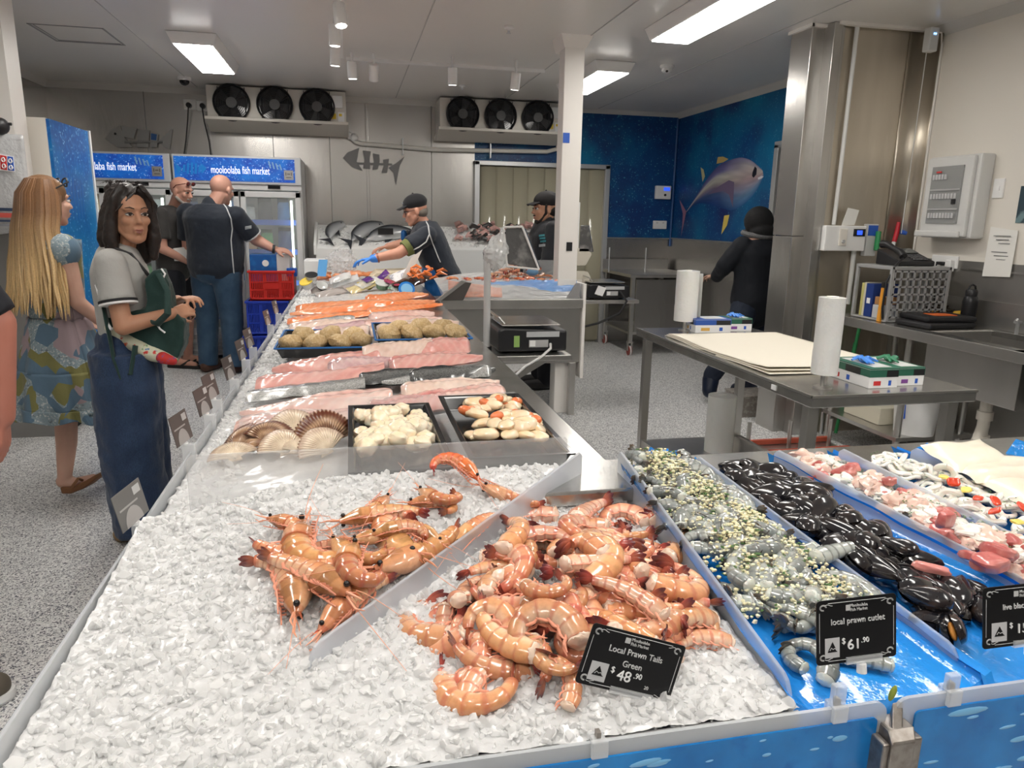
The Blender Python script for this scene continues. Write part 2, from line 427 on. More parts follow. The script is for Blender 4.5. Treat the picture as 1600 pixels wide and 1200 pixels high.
struct('trim_12', MB().bb((2.99,4.60,2.76),(3.16,4.62,2.78)).bb((3.13,4.50,2.76),(3.92,4.54,2.78)).bb((2.985,4.60,2.76),(3.005,4.87,2.78)), white_paint, smooth=False)
# curved steel coving between end wall and right wall, then white upper wall and steel lower wall
cv = MB(); n = 10
pr_ = [(3.70+.14*math.sin(PI/2*k/n), E0-.005-.14*(1-math.cos(PI/2*k/n))) for k in range(n+1)]
for (x, y) in pr_: cv.v((x,y,1.25)); cv.v((x,y,2.775))
for k in range(n): cv.F.append([2*k,2*k+2,2*k+3,2*k+1])
struct('wall_right_curve', cv, mat('stained_steel'), solid=.006)
struct('trim_13', MB().tube([(3.842,4.43,1.28),(3.842,4.43,2.66),(3.838,4.44,2.74),(3.80,4.50,2.775)], .008, 8), white_paint)
struct('wall_right', MB().bb((3.85,-4,1.29),(4.0,E0,2.78)), cream, smooth=False)
struct('wall_right_splash', MB().bb((3.845,-4,0),(4.0,E0,1.29)), mat('splash_steel', (.42,.41,.39), .38, .85, noise=(3,(.34,.33,.31),.3,.7)), smooth=False)
struct('trim_14', MB().bb((3.835,-4,1.235),(3.85,4.0,1.245)), steel, smooth=False)
cove('trim_15', (3.85,E0,2.78), (3.85,-1,2.78), (-1,0,0))
# ceiling hatch
hb = MB()
for (a, b2) in (((-2.17,6.15,2.776),(-2.155,6.70,2.781)),((-1.69,6.15,2.776),(-1.675,6.70,2.781)),((-2.17,6.68,2.776),(-1.675,6.70,2.781)),((-2.17,6.15,2.776),(-1.675,6.165,2.781)),((-2.14,6.18,2.776),(-2.132,6.66,2.781)),((-2.14,6.652,2.776),(-1.70,6.66,2.781))): hb.bb(a, b2)
struct('trim_16', hb, mat('hatch_seam', (.30,.30,.30), .5), smooth=False)

# tuna on the mural: a flat print on the wall
W = 3.9585
def tp(a, b2, k=0): return PX(1040+a/6.665, 220+b2/6.665, W-k)
top_ = [(215,735),(330,560),(430,400),(540,270),(660,205),(780,175),(880,200),(960,260),(1010,308)]
bot_ = [(218,748),(300,672),(390,650),(480,665),(580,700),(700,720),(830,650),(940,530),(1022,375)]
def lerp(L, u):
    f = u*(len(L)-1); i = min(int(f), len(L)-2); f -= i; g = lambda j: L[max(0,min(len(L)-1,j))]
    return tuple(.5*(2*g(i)[k]+(g(i+1)[k]-g(i-1)[k])*f+(2*g(i-1)[k]-5*g(i)[k]+4*g(i+1)[k]-g(i+2)[k])*f*f+(3*g(i)[k]-g(i-1)[k]-3*g(i+1)[k]+g(i+2)[k])*f**3) for k in (0,1))
TA = [(0,(.07,.065,.20)),(.20,(.14,.13,.29)),(.30,(.46,.45,.42)),(.42,(.42,.40,.34)),(.55,(.20,.16,.22)),(.72,(.05,.09,.22)),(1,(.008,.040,.18))]
TB = [(0,(.22,.21,.34)),(.15,(.50,.46,.44)),(.45,(.38,.27,.28)),(.62,(.28,.27,.36)),(.8,(.12,.24,.40)),(1,(.02,.10,.27))]
def tramp(st, v):
    for k in range(len(st)-1):
        if v <= st[k+1][0]:
            f = (v-st[k][0])/(st[k+1][0]-st[k][0]); return tuple(a*(1-f)+c*f for a, c in zip(st[k][1], st[k+1][1]))
    return st[-1][1]
def tcol(u, v):
    f = min(1, max(0, (u-.45)/.30)); n_ = 1+.25*nz(u*9,v*14); return tuple((a*(1-f)+c*f)*n_ for a, c in zip(tramp(TA,v), tramp(TB,v)))
printm = mat('tuna_print', (1,1,1), .4, vcol=True)
t = thing('tuna_print', 'large tuna printed on the blue underwater wall', 'wall picture', (W,7.5,1.3))
def tg(u, v):
    a, c = lerp(top_, u), lerp(bot_, u); return tp(a[0]*(1-v)+c[0]*v, a[1]*(1-v)+c[1]*v)
part('body_print', MB().grid(tg, 60, 28, colf=tcol), printm, t, smooth=False)
def fin(nm, pts, c):
    m = MB(); m.col(*c); m.prism([tp(a, b2, .0012) for a, b2 in pts], (-.0005,0,0)); part(nm, m, printm, t, smooth=False)
fin('dorsal_fin', [(530,240),(545,170),(600,165),(655,190),(600,225)], (.50,.36,.12))
fin('second_fin', [(365,275),(395,300),(410,370),(385,430),(375,350)], (.55,.48,.25))
fin('tail_fin', [(145,615),(190,690),(215,735),(190,860),(160,1000),(175,860),(180,760)], (.34,.16,.24))
fin('pectoral_fin', [(440,560),(560,470),(660,410),(715,430),(700,690),(660,560),(600,520)], (.15,.11,.19))
fin('anal_fin', [(610,780),(665,770),(640,880),(580,975)], (.75,.58,.12))
fin('eye', [(905,330),(930,265),(950,290),(945,350),(915,385),(900,365)], (.01,.01,.02))
fin('mouth', [(960,385),(1000,365),(1022,372),(1000,392),(965,405)], (.75,.75,.80))
# ---------------------------------------------------------------- fixtures on ceiling and back wall
t = thing('lighting_track', 'white ceiling lighting track running along the counter with three spotlights', 'lighting track', (.0,5.4,2.78))
part('rail', MB().bb((-.03,4.3,2.755),(.0,6.55,2.78)), white_pl, t, smooth=False)
t2 = thing('lighting_track', 'white ceiling lighting track running across towards the white post', 'lighting track', (.9,6.62,2.78))
part('rail', MB().bb((.02,6.60,2.755),(1.72,6.63,2.78)), white_pl, t2, smooth=False)
def spot(px, py, z, aim, lab):
    c = PZ(px, py, z); a = Vector(aim).normalized(); L = .13
    t = thing('track_spotlight', lab, 'spotlight', (c.x, c.y, 2.755), 'white track spotlights')
    part('stem', MB().cyl((c.x,c.y,2.755),(c.x,c.y,z),.010), white_pl, t)
    p0 = c - a*.03; p1 = c + a*(L-.03)
    m = MB().tube([p0, p0+a*.004, p1-a*.004, p1, p1-a*.002],[.034,.038,.038,.036,.030], 24); part('housing', m, white_pl, t)
    part('lens', MB().cyl(p1-a*.003, p1+a*.0015, .030, n=24), spot_glow, t)
    l = bpy.data.lights.new('spot_beam','SPOT'); l.energy = SPOT_E; l.spot_size = math.radians(62); l.spot_blend = .6; l.shadow_soft_size = .03; l.color = (1,.93,.84)
    o = bpy.data.objects.new('spot_beam', l); COL.objects.link(o); o.parent = t; q = a.to_track_quat('-Z','Y')
    o.matrix_local = Matrix.Translation(p1 + a*.02 - t.location) @ q.to_matrix().to_4x4()
spot(530, 14, 2.68, (.10,-.25,-1), 'nearest white spotlight, at the top edge of the photo')
spot(523, 46, 2.68, (-.02,.05,-1), 'second white spotlight from the top edge on the lengthwise track')
spot(524, 80, 2.68, (-.05,.12,-1), 'third white spotlight on the lengthwise track')
spot(550, 102, 2.66, (.03,.1,-1), 'leftmost white spotlight on the crosswise track')
spot(584, 106, 2.65, (.0,.55,-1), 'second spotlight from left on the crosswise track, tilted to the wall')
spot(707, 112, 2.64, (.02,.15,-1), 'third spotlight from left on the crosswise track')
spot(806, 120, 2.63, (-.05,.2,-1), 'rightmost spotlight on the crosswise track, beside the white post')
for (px, py, lab) in ((795,43,'small white sprinkler on the ceiling above the counter'),(722,134,'small white sprinkler on the ceiling in front of the right cooling unit')):
    c = PZ(px, py, 2.77); t = thing('ceiling_sprinkler', lab, 'sprinkler', (c.x,c.y,2.78))
    part('rose', MB().lathe([(.0,2.775),(.032,2.778),(.034,2.765),(.016,2.760),(.014,2.75),(0,2.749)],(c.x,c.y,0)), white_pl, t)
    part('head', MB().lathe([(0,2.75),(.009,2.75),(.007,2.738),(.016,2.735),(.016,2.732),(0,2.731)],(c.x,c.y,0)), alu, t)
c = PZ(1042,108,2.75); t = thing('smoke_detector', 'white smoke detector on the ceiling near the blue wall', 'smoke detector', (c.x,c.y,2.78))
part('base', MB().lathe([(0,2.78),(.058,2.78),(.058,2.765),(.05,2.755),(0,2.755)],(c.x,c.y,0)), white_pl, t)
part('head', MB().lathe([(0,2.756),(.042,2.756),(.044,2.735),(.030,2.722),(0,2.72)],(c.x,c.y,0)), white_pl, t)
part('sensor', MB().ell((c.x-.012,c.y-.03,2.73),.012), black_pl, t)
c = PZ(288,124,2.76); t = thing('dome_camera', 'small white dome camera on the ceiling left of the cooling unit', 'security camera', (c.x,c.y,2.78))
part('collar', MB().lathe([(0,2.78),(.062,2.78),(.06,2.752),(.05,2.748),(0,2.748)],(c.x,c.y,0)), white_pl, t)
part('dome', MB().lathe([(.047,2.75),(.044,2.73),(.03,2.712),(.012,2.705),(0,2.704)],(c.x,c.y,0)), black_gl, t)

# cooling units
def cooler(x0, lab):
    x1 = x0+1.38; zt, zb, yf = 2.765, 2.40, 8.30
    t = thing('cooling_unit', lab, 'cooling unit', (x0+.69,8.5,2.78), 'three fan cooling units')
    grey = mat('cooler_case', (.66,.63,.575), .4, .15)
    part('casing', MB().prism([(x0,yf,zb+.04),(x0,yf,zt),(x0,8.7,zt),(x0,8.7,zb)], (1.38,0,0)), grey, t, smooth=False, bevel=.006)
    part('drip_tray', MB().prism([(x0-.02,yf-.06,zb+.03),(x0-.02,yf-.06,zb+.06),(x0-.02,8.69,zb-.01),(x0-.02,8.69,zb-.05),(x0-.02,8.55,zb-.06)], (1.42,0,0)), grey, t, smooth=False, bevel=.004)
    for k, cx in enumerate((x0+.245, x0+.665, x0+1.085)):
        c = Vector((cx, yf, 2.60)); M = Matrix.Rotation(PI/2,3,'X')
        f = MB(); f.lathe([(.175,.0),(.182,.02),(.182,.045),(.172,.05),(.165,.04),(.163,0)], c, 36, M); fan = part('fan_ring', f, black_pl, t)
        part('fan_well', MB().lathe([(0,.004),(.165,.004),(.165,.001),(0,.001)], c, 32, M), black_gl, fan)
        bl = MB()
        for q in range(5):
            a = q*2*PI/5+k; e = Vector((math.cos(a),0,math.sin(a))); s = Vector((-math.sin(a),0,math.cos(a)))
            bl.prism([c+e*.05-s*.02+Vector((0,-.012,0)), c+e*.15-s*.045+Vector((0,-.010,0)), c+e*.155+s*.05+Vector((0,-.024,0)), c+e*.05+s*.03+Vector((0,-.024,0))],(0,-.003,0))
        part('fan_blades', bl, mat('fan_blade', (.03,.03,.032), .45), fan, smooth=False)
        g = MB()
        for q in range(7): g.tube([c+Vector((math.cos(a)*(.05+.018*q),-.046,math.sin(a)*(.05+.018*q))) for a in [2*PI*w/24 for w in range(25)]], .0016, 4)
        for q in range(3):
            a = q*2*PI/3+.5; g.tube([c+Vector((math.cos(a)*.04,-.047,math.sin(a)*.04)), c+Vector((math.cos(a)*.178,-.045,math.sin(a)*.178))], .004, 6)
        part('fan_guard', g, dark_rub, fan)
        part('motor', MB().cyl(c+Vector((0,-.02,0)), c+Vector((0,-.055,0)), .052, n=20), mat('motor_grey', (.09,.09,.09), .4), fan)
        for q in (-1,1): part('bracket', MB().cyl(c+Vector((q*.13,-.03,-.15)), c+Vector((q*.13,-.03,.15)), .004, n=6), dark_rub, fan)
    part('junction_box', MB().bb((x1-.14,yf-.035,2.60),(x1-.035,yf,2.72)), white_pl, t, smooth=False, bevel=.008)
    part('warning_label', MB().bb((x1-.16,yf-.003,2.49),(x1-.105,yf,2.545)), yellow_ink, t, smooth=False)
    part('data_label', MB().bb((x1-.085,yf-.003,2.455),(x1-.02,yf,2.56)), white_ink, t, smooth=False)
    part('small_label', MB().bb((x1-.075,yf-.004,2.52),(x1-.045,yf,2.545)), yellow_ink, t, smooth=False)
    part('name_plate', MB().bb((x1-.17,yf-.005,2.437),(x1-.005,yf,2.465)), white_ink, t, smooth=False)
    text('lettering', 'PATTON', .030, red_ink, t, (x1-.085,yf-.006,2.451), (1,0,0), (0,0,1), 1.35)
cooler(-1.37, 'grey three fan cooling unit above the left fridges')
cooler(1.0, 'grey three fan cooling unit behind the white post')
# drain pipe
t = thing('drain_pipe', 'white drain pipe running along the steel wall from the left cooling unit', 'pipe', (.7,8.64,2.2))
part('pipe', MB().tube([(.0,8.62,2.38),(.06,8.62,2.36),(.08,8.62,2.32),(.10,8.63,2.30),(.16,8.64,2.285),(1.0,8.64,2.25),(2.3,8.64,2.275),(2.42,8.64,2.31),(2.45,8.63,2.40)], .024, 12), mat('pvc_white', (.74,.72,.67), .35), t)
part('elbow', MB().ell((.085,8.62,2.345),.045).cyl((.02,8.62,2.36),(.05,8.62,2.36),.04), white_pl, t)
for x in (.62,1.62): part('clip', MB().bb((x-.006,8.60,2.18),(x+.006,8.688,2.36)), alu, t, smooth=False)
# sockets with leads
t = thing('power_outlet', 'double power outlet high on the steel wall with two black leads', 'power outlet', (-1.53,8.68,2.6))
o1 = MB().bb((-1.66,8.66,2.565),(-1.535,8.70,2.665)).bb((-1.53,8.66,2.555),(-1.405,8.70,2.655))
part('plate', o1, white_pl, t, smooth=False, bevel=.006)
for x in (-1.60,-1.465): part('plug', MB().cyl((x,8.60,2.60),(x,8.665,2.60),.026,n=14), black_pl, t)
part('lead', MB().tube([(-1.60,8.60,2.59),(-1.62,8.62,2.45),(-1.66,8.66,2.25),(-1.70,8.66,2.06)], .007, 6), black_pl, t)
part('lead', MB().tube([(-1.465,8.60,2.59),(-1.46,8.63,2.45),(-1.43,8.66,2.25),(-1.42,8.66,2.06)], .007, 6), black_pl, t)

# fish shaped metal wall decorations
def fishbone(nm, pts_px, m, lab, Y=8.672, extra=()):
    allp = [PY(x, y, Y) for poly in pts_px for x, y in poly]
    c = sum(allp, Vector())/len(allp); t = thing(nm, lab, 'wall decoration', c)
    for k, poly in enumerate(pts_px):
        n_ = 'head' if k == 0 else ('tail' if k == len(pts_px)-1 else 'rib_plate')
        part(n_, MB().prism([PY(x, y, Y-.012*(k % 2)) for x, y in poly], (0,.008,0)), m, t, smooth=False)
    return t
plate = mat('dark_metal_plate', (.20,.20,.20), .42, .85)
K = lambda L: [(300+a/3.478, 80+b2/3.478) for a, b2 in L]
t = fishbone('fish_sculpture', [K([(820,580),(845,550),(908,525),(895,600),(928,650),(870,630)]), K([(928,540),(972,545),(965,585),(968,640),(930,635),(938,590)]), K([(982,555),(1018,562),(1020,600),(1010,640),(980,645),(988,600)]), K([(1038,590),(1070,585),(1066,625),(1060,660),(1030,660),(1042,622)]), K([(1068,632),(1110,608),(1155,572),(1128,625),(1108,728),(1095,660)])], plate, 'grey metal fish skeleton on the bright steel wall')
part('backbone', MB().bb((.08,8.664,2.065),(.50,8.670,2.085)), plate, t, smooth=False)
K2 = lambda L: [(a/3, b2/3) for a, b2 in L]
lp = mat('light_metal_plate', (.33,.33,.32), .4, .85)
t = fishbone('fish_sculpture', [K2([(492,650),(515,615),(560,585),(580,640),(620,690),(550,690)]), K2([(570,590),(640,600),(625,650),(575,640)]), K2([(648,605),(700,610),(695,690),(640,690)]), K2([(705,622),(740,628),(735,690),(705,690)]), K2([(745,660),(808,600),(795,700),(770,690)])], lp, 'pale metal fish with blue scales above the left fridge')
part('backbone', MB().tube([PY(195,222,8.67),PY(255,222,8.67)], .012, 8), lp, t)
part('scale_patch', MB().prism([PY(x, y, 8.655) for x, y in K2([(708,625),(735,630),(732,658),(708,655)])],(0,.004,0)), mat('blue_patch', (.05,.12,.30), .4, .5), t, smooth=False)
part('eye', MB().ell(PY(180,209,8.652), .012), black_pl, t)

# fridges
head_m = mat('fridge_header', (.012,.08,.48), .3, emit=.35, noise=[(6,(.01,.22,.70),.42,.65),(45,(.05,.30,.75),.56,.7)], speck=[(110,(.35,.60,.9),.94)])
glass = mat('clear_glass', (.9,.93,.93), .03, spec=.6, see=.82)
led = mat('fridge_tube', (.86,1,.86), .4, emit=5)
blue_rail = mat('blue_rail', (.02,.12,.55), .35)
def fridge(x0, lab):
    W_ = 1.215; x1 = x0+W_; yf, yb = 7.97, 8.66
    body = mat('fridge_white', (.74,.745,.75), .35)
    t = thing('drinks_fridge', lab, 'fridge', (x0+W_/2,8.3,0), 'upright glass door fridges')
    b_ = MB().bb((x0,yf+.03,.22),(x0+.035,yb,2.06)).bb((x1-.035,yf+.03,.22),(x1,yb,2.06)).bb((x0,yb-.03,.22),(x1,yb,2.06)).bb((x0,yf+.03,2.02),(x1,yb,2.06)).bb((x0,yf+.03,.22),(x1,yb,.27)).bb((x0,yf+.03,1.74),(x1,yb,1.79))
    part('cabinet', b_, body, t, smooth=False, bevel=.004)
    h = part('header', MB().bb((x0,yf-.02,1.79),(x1,yf+.05,2.06)), mat('header_frame', (.62,.64,.66), .35, .3), t, smooth=False, bevel=.006)
    part('sign_panel', MB().bb((x0+.02,yf-.027,1.815),(x1-.06,yf-.018,2.04)), head_m, h, smooth=False)
    text('lettering', 'mooloolaba fish market', .104, mat('sign_white', (.92,.95,1), .5, emit=.75), h, (x0+.635,yf-.0285,1.92), (1,0,0), (0,0,1), .56, .0012)
    fm = MB()
    fx, fz = x0+.17, 1.925
    for k in range(5):
        a = fx-.075+k*.036; hh = .035+.022*math.sin(k*.8)
        fm.prism([(a,yf-.0275,fz-hh),(a+.022,yf-.0275,fz-hh),(a+.032,yf-.0275,fz+hh),(a+.010,yf-.0275,fz+hh)],(0,-.001,0))
    fm.prism([(fx+.10,yf-.0275,fz-.05),(fx+.15,yf-.0275,fz+.005),(fx+.10,yf-.0275,fz+.055)],(0,-.001,0)); fm.prism([(fx-.08,yf-.0275,fz),(fx-.14,yf-.0275,fz+.05),(fx-.12,yf-.0275,fz-.06)],(0,-.001,0))
    part('fish_emblem', fm, mat('emblem_blue', (.01,.28,.80), .4), h, smooth=False)
    bn = MB()
    for k in range(4): bn.prism([(x1-.30+k*.035,yf-.0275,1.95-.005*k),(x1-.285+k*.035,yf-.0275,1.95-.005*k),(x1-.30+k*.035,yf-.0275,2.02-.01*k),(x1-.315+k*.035,yf-.0275,2.02-.01*k)],(0,-.001,0))
    part('bone_emblem', bn, mat('pale_blue', (.25,.50,.80), .4), h, smooth=False)
    part('badge', MB().bb((x1-.165,yf-.030,1.842),(x1-.075,yf-.027,1.935)), mat('badge_silver', (.42,.42,.42), .35, .7), h, smooth=False)
    for (xa, xb, za, zb) in ((-.150,-.143,1.885,1.915),(-.097,-.090,1.885,1.915),(-.135,-.105,1.895,1.903),(-.145,-.095,1.862,1.868)): part('badge_mark', MB().bb((x1+xa,yf-.0315,za),(x1+xb,yf-.030,zb)), mat('badge_dark', (.10,.08,.075), .5), h, smooth=False)
    part('controller', MB().bb((x1-.33,yf-.012,1.752),(x1-.21,yf+.03,1.785)), black_gl, t, smooth=False)
    part('top_rail', MB().bb((x0,yf,1.735),(x1,yf+.04,1.79)), body, t, smooth=False, bevel=.008)
    for d in (0,1):
        a = x0+.012+d*.598; c = a+.59
        dr = MB().bb((a,yf-.005,.27),(a+.055,yf+.03,1.725)).bb((c-.055,yf-.005,.27),(c,yf+.03,1.725)).bb((a,yf-.005,1.665),(c,yf+.03,1.725)).bb((a,yf-.005,.27),(c,yf+.03,.34))
        dd = part('door', dr, body, t, smooth=False, bevel=.006)
        part('pane', MB().bb((a+.055,yf+.008,.34),(c-.055,yf+.016,1.665)), glass, dd, smooth=False)
        part('handle', MB().bb((c-.035 if d == 0 else a+.015,yf-.03,.85),(c-.018 if d == 0 else a+.032,yf-.005,1.35)), alu, dd, smooth=False, bevel=.004)
        part('light_tube', MB().cyl((c-.10,yf+.06,.40),(c-.10,yf+.06,1.64),.012,n=10), led, t)
        for z in (.45,.80,1.12,1.42):
            part('shelf', MB().bb((a+.02,yf+.10,z),(c-.02,yb-.04,z+.012)), alu, t, smooth=False)
            part('price_rail', MB().bb((a+.03,yf+.085,z-.03),(c-.06,yf+.10,z+.025)), blue_rail, t, smooth=False)
    g = MB().bb((x0+.02,yf+.02,.05),(x1-.02,yb,.22))
    part('base', g, body, t, smooth=False, bevel=.004)
    gr = MB()
    for k in range(3): gr.bb((x0+.05,yf+.005,.07+.045*k),(x1-.05,yf+.02,.10+.045*k))
    part('grille', gr, mat('grille_grey', (.5,.51,.52), .4), t, smooth=False)
    for x in (x0+.1,x1-.1): part('castor', MB().cyl((x-.015,yf+.12,.026),(x+.015,yf+.12,.026),.026,n=14), dark_rub, t)
    return t
fridge(-1.672, 'white double door fridge under the full shop sign, behind the big man')
fridge(-2.905, 'white double door fridge further left, its sign cut off by the blue cabinet')
# goods inside: bags and boxes on the shelves
bagm = [mat('bag_navy', (.015,.05,.20), .25, coat=.3), mat('bag_white', (.60,.64,.68), .3), mat('bag_green', (.10,.35,.12), .35), mat('bag_blue', (.03,.20,.55), .3), mat('bag_dark', (.05,.05,.07), .3), mat('bag_peach', (.55,.34,.22), .35)]
goods = []
for (fx, nm_) in ((-1.672,'right fridge'),(-2.905,'left fridge')):
    for z in (.462,.812,1.132,1.432):
        for k in range(6):
            x = fx+.12+k*.178+rnd.uniform(-.012,.012); h = rnd.uniform(.16,.24); w = rnd.uniform(.12,.15)
            mm = rnd.choice(bagm); q = MB().grid(lambda u, v, x=x, z=z, h=h, w=w: (x+(u-.5)*w*(1-.12*v), 8.20-.05*math.sin(PI*u)*math.sin(PI*min(v*1.2,1)) , z+v*h), 8, 6)
            q.grid(lambda u, v, x=x, z=z, h=h, w=w: (x+(u-.5)*w*(1-.12*v), 8.20+.05*math.sin(PI*u)*math.sin(PI*min(v*1.2,1)), z+v*h), 8, 6)
            o = q.build('frozen_pack', mm); o.location = (0,0,0)
            tag(o, '', 'pack', 'frozen packs in the fridges'); goods.append((o, nm_, z, k))
for o, nm_, z, k in goods:
    sh = {.462:'bottom',.812:'second',1.132:'third',1.432:'top'}[z]
    o['label'] = f'frozen seafood pack, {ORD[k]} from left on the {sh} shelf of the {nm_}'
# ---------------------------------------------------------------- the L shaped seafood counter
acry = mat('frosted_acrylic', (.80,.84,.90), .28, trans=.55, spec=.5, see=.30)
acry_clear = mat('clear_acrylic', (.86,.89,.90), .06, trans=0, spec=.6, see=.84)
acry_haze = mat('hazy_acrylic', (.76,.77,.77), .18, trans=.3, see=.70, noise=(7,(.9,.9,.9),.4,.7))
blue_film = mat('blue_film', (.015,.23,.72), .10, coat=.6, bump=[(9,.35),(34,.12)], noise=(5,(.03,.33,.85),.4,.7))
t = thing('display_counter', 'long L shaped steel seafood counter running to the back of the shop', 'counter', (.1,4.5,0))
part('carcass', MB().bb((-.40,1.62,.06),(.58,8.05,.79)).bb((-.40,.86,.06),(3.3,1.62,.78)), mat('carcass_grey', (.35,.35,.34), .5, .4), t, smooth=False)
part('worktop', MB().prism([(.40,1.48,.865),(.40,8.05,.865),(.632,8.05,.865),(.632,1.69,.865),(3.3,1.69,.865),(3.3,1.48,.865)], (0,0,.035)), steel_flat, t, smooth=False, bevel=.006)
part('plinth', MB().bb((-.34,1.6,0),(.5,8.0,.06)).bb((-.34,.92,0),(3.3,1.6,.06)), dark_rub, t, smooth=False)
part('worktop_brace', MB().bb((.58,1.72,.78),(.62,8.0,.865)), steel, t, smooth=False)
# sloped tray deck: main limb, corner and right limb
part('sloped_deck', MB().prism([(-.445,1.57,.790),(.41,1.57,.865),(.41,1.57,.79),(-.445,1.57,.76)], (0,6.47,0)).prism([(-.44,.81,.775),(-.44,1.57,.82),(-.44,1.57,.77),(-.44,.81,.765)], (3.74,0,0)), mat('deck_grey', (.55,.57,.58), .3, .3), t, smooth=False)
# clear lips
def plate_y(name, x0, x1, y, z0, z1, m, parent, th=.006, r=.02):
    pts = [(x0,z0),(x1,z0)]
    for k in range(5): a = PI/2*k/4; pts.append((x1-r+r*math.cos(a), z1-r+r*math.sin(a)))
    for k in range(5): a = PI/2+PI/2*k/4; pts.append((x0+r+r*math.cos(a), z1-r+r*math.sin(a)))
    return part(name, MB().prism([(x,y,z) for x,z in pts], (0,th,0)), m, parent, smooth=False)
lip = thing('front_panel', 'clear front lip with blue water drop print, holding in the ice', 'panel', (.1,.8,.75))
lipm = mat('lip_acrylic', (.78,.81,.83), .15, trans=.2, see=.42)
plate_y('lip', -.452, .752, .794, .60, .820, lipm, lip)
lip2 = thing('front_panel', 'clear front lip with blue water drop print, right of the metal clip', 'panel', (1.5,.8,.75))
plate_y('lip', .768, 1.95, .794, .60, .820, lipm, lip2)
drop_m = mat('drop_print', (.003,.17,.52), .25, coat=.1, noise=[(7,(.01,.26,.70),.4,.7),(20,(.0,.14,.50),.55,.75)])
drop_l = mat('drop_light', (.20,.50,.80), .25)
def sticker(x0, x1, parent, seed):
    r_ = random.Random(seed)
    plate_y('blue_print', x0, x1, .7905, .55, .798, drop_m, parent, .003, .008)
    m = MB()
    for k in range(90):
        x = r_.uniform(x0+.02,x1-.02); z = r_.uniform(.60,.79); s = r_.choice((.003,.004,.005,.006,.009,.012))
        m.ell((x,.7905,z), (s*r_.uniform(1.2,3.2), .0016, s*.55), Matrix.Rotation(r_.uniform(-.15,.05),3,'Y'), 12, 6)
    part('drop', m, drop_l, parent, kind='stuff')
sticker(-.44, .735, lip, 3); sticker(.80, 1.93, lip2, 4)
side = thing('side_lip', 'long clear acrylic lip along the aisle edge of the counter', 'panel', (-.45,4,.8))
part('sheet', MB().bb((-.456,.80,.74),(-.449,8.0,.848)), mat('side_acrylic', (.72,.75,.78), .12, trans=.2, see=.45), side, smooth=False, bevel=.002)
part('ledge', MB().bb((-.450,.80,.775),(-.425,8.0,.783)), acry_clear, side, smooth=False)
# metal clip at the joint
cb = PZ(1420,1165,.80); t = thing('metal_clip', 'worn metal clip gripping the joint of the front panels', 'clip', (.760,.79,.76))
worn = mat('worn_metal', (.36,.33,.30), .42, .85, noise=(60,(.24,.21,.19),.4,.7))
part('jaw', MB().prism([(.736,.76,.70),(.736,.76,.775),(.744,.775,.787),(.744,.81,.787),(.744,.81,.70)], (.042,0,0)), worn, t, smooth=False, bevel=.003)
part('lug', MB().prism([(.748,.775,.785),(.765,.80,.812),(.772,.81,.785)],(.018,0,0)), worn, t, smooth=False, bevel=.002)
part('wing', MB().bb((.728,.764,.70),(.740,.80,.772)).bb((.775,.764,.70),(.793,.80,.776)), worn, t, smooth=False, bevel=.003)
tag(MB().ell((.758,.795,.832),(.005,.004,.013),Matrix.Rotation(.3,3,'Y')).build('herb_leaf', mat('leaf_green',(.28,.34,.05),.5)), 'small yellow green herb leaf stuck at the panel joint', 'leaf')

# dividers: frosted sheets standing across the trays
def divider(lab, B, F, zbot=.79, m=acry, tail=.03):
    B = Vector(B); F = Vector(F); d = (F-B); dh = Vector((d.x,d.y,0)).normalized(); nrm = Vector((dh.y,-dh.x,0))
    pts = [Vector((B.x,B.y,zbot)), B - dh*.0 - Vector((0,0,.012)), B + d.normalized()*.012]
    e = F; pts += [e, e+dh*.012+Vector((0,0,-.006)), e+dh*.020+Vector((0,0,-.018)), Vector(((e+dh*tail).x,(e+dh*tail).y,e.z-.045)), Vector(((e+dh*tail).x,(e+dh*tail).y,zbot-.0))]
    m_ = MB().prism([p-nrm*.0035 for p in pts], nrm*.007)
    o = m_.build('tray_divider', m, smooth=False, bevel=.0025); return tag(o, lab, 'divider', 'frosted tray dividers')
D0 = (Vector((.533,1.600,.957)), Vector((-.062,1.037,.865)))
D1 = (Vector((.628,1.595,.957)), Vector((.615,.852,.847)))
D2 = (Vector((.801,1.533,.955)), Vector((.930,.88,.845)))
D3 = (Vector((1.018,1.543,.957)), Vector((1.25,.87,.845)))
D4 = (Vector((1.187,1.526,.957)), Vector((1.395,.87,.845)))
D5 = (Vector((1.376,1.501,.957)), Vector((1.70,.87,.845)))
divider('frosted diagonal divider between the whole prawns and the heap of prawn tails', *D0, zbot=.82)
divider('frosted divider between the heap of prawn tails and the garlic prawn cutlets', *D1)
divider('frosted divider between the garlic prawn cutlets and the black mussels', *D2)
divider('frosted divider between the black mussels and the seafood marinara mix', *D3)
divider('frosted divider between the marinara mix and the squid salad', *D4)
divider('frosted divider in front of the pale squid sheets at the right edge', *D5)
def pane(lab, x0, x1, y, z0, z1, m, slant=0):
    t = MB().prism([(x0,y,z0),(x0,y,z1-.012),(x0+.012,y,z1),(x1-.006,y,z1),(x1,y,z1-.006),(x1+slant,y,z0)], (0,.006,0)).build('cross_pane', m, smooth=False, bevel=.002)
    return tag(t, lab, 'divider', 'clear panes across the counter')
pane('hazy upright pane between the ice and the scallop trays', -.352, .489, 1.575, .83, 1.000, acry_haze)
pane('clear low pane between the scallop trays and the pink fillets', -.345, .52, 2.255, .84, .948, acry_clear, .05)

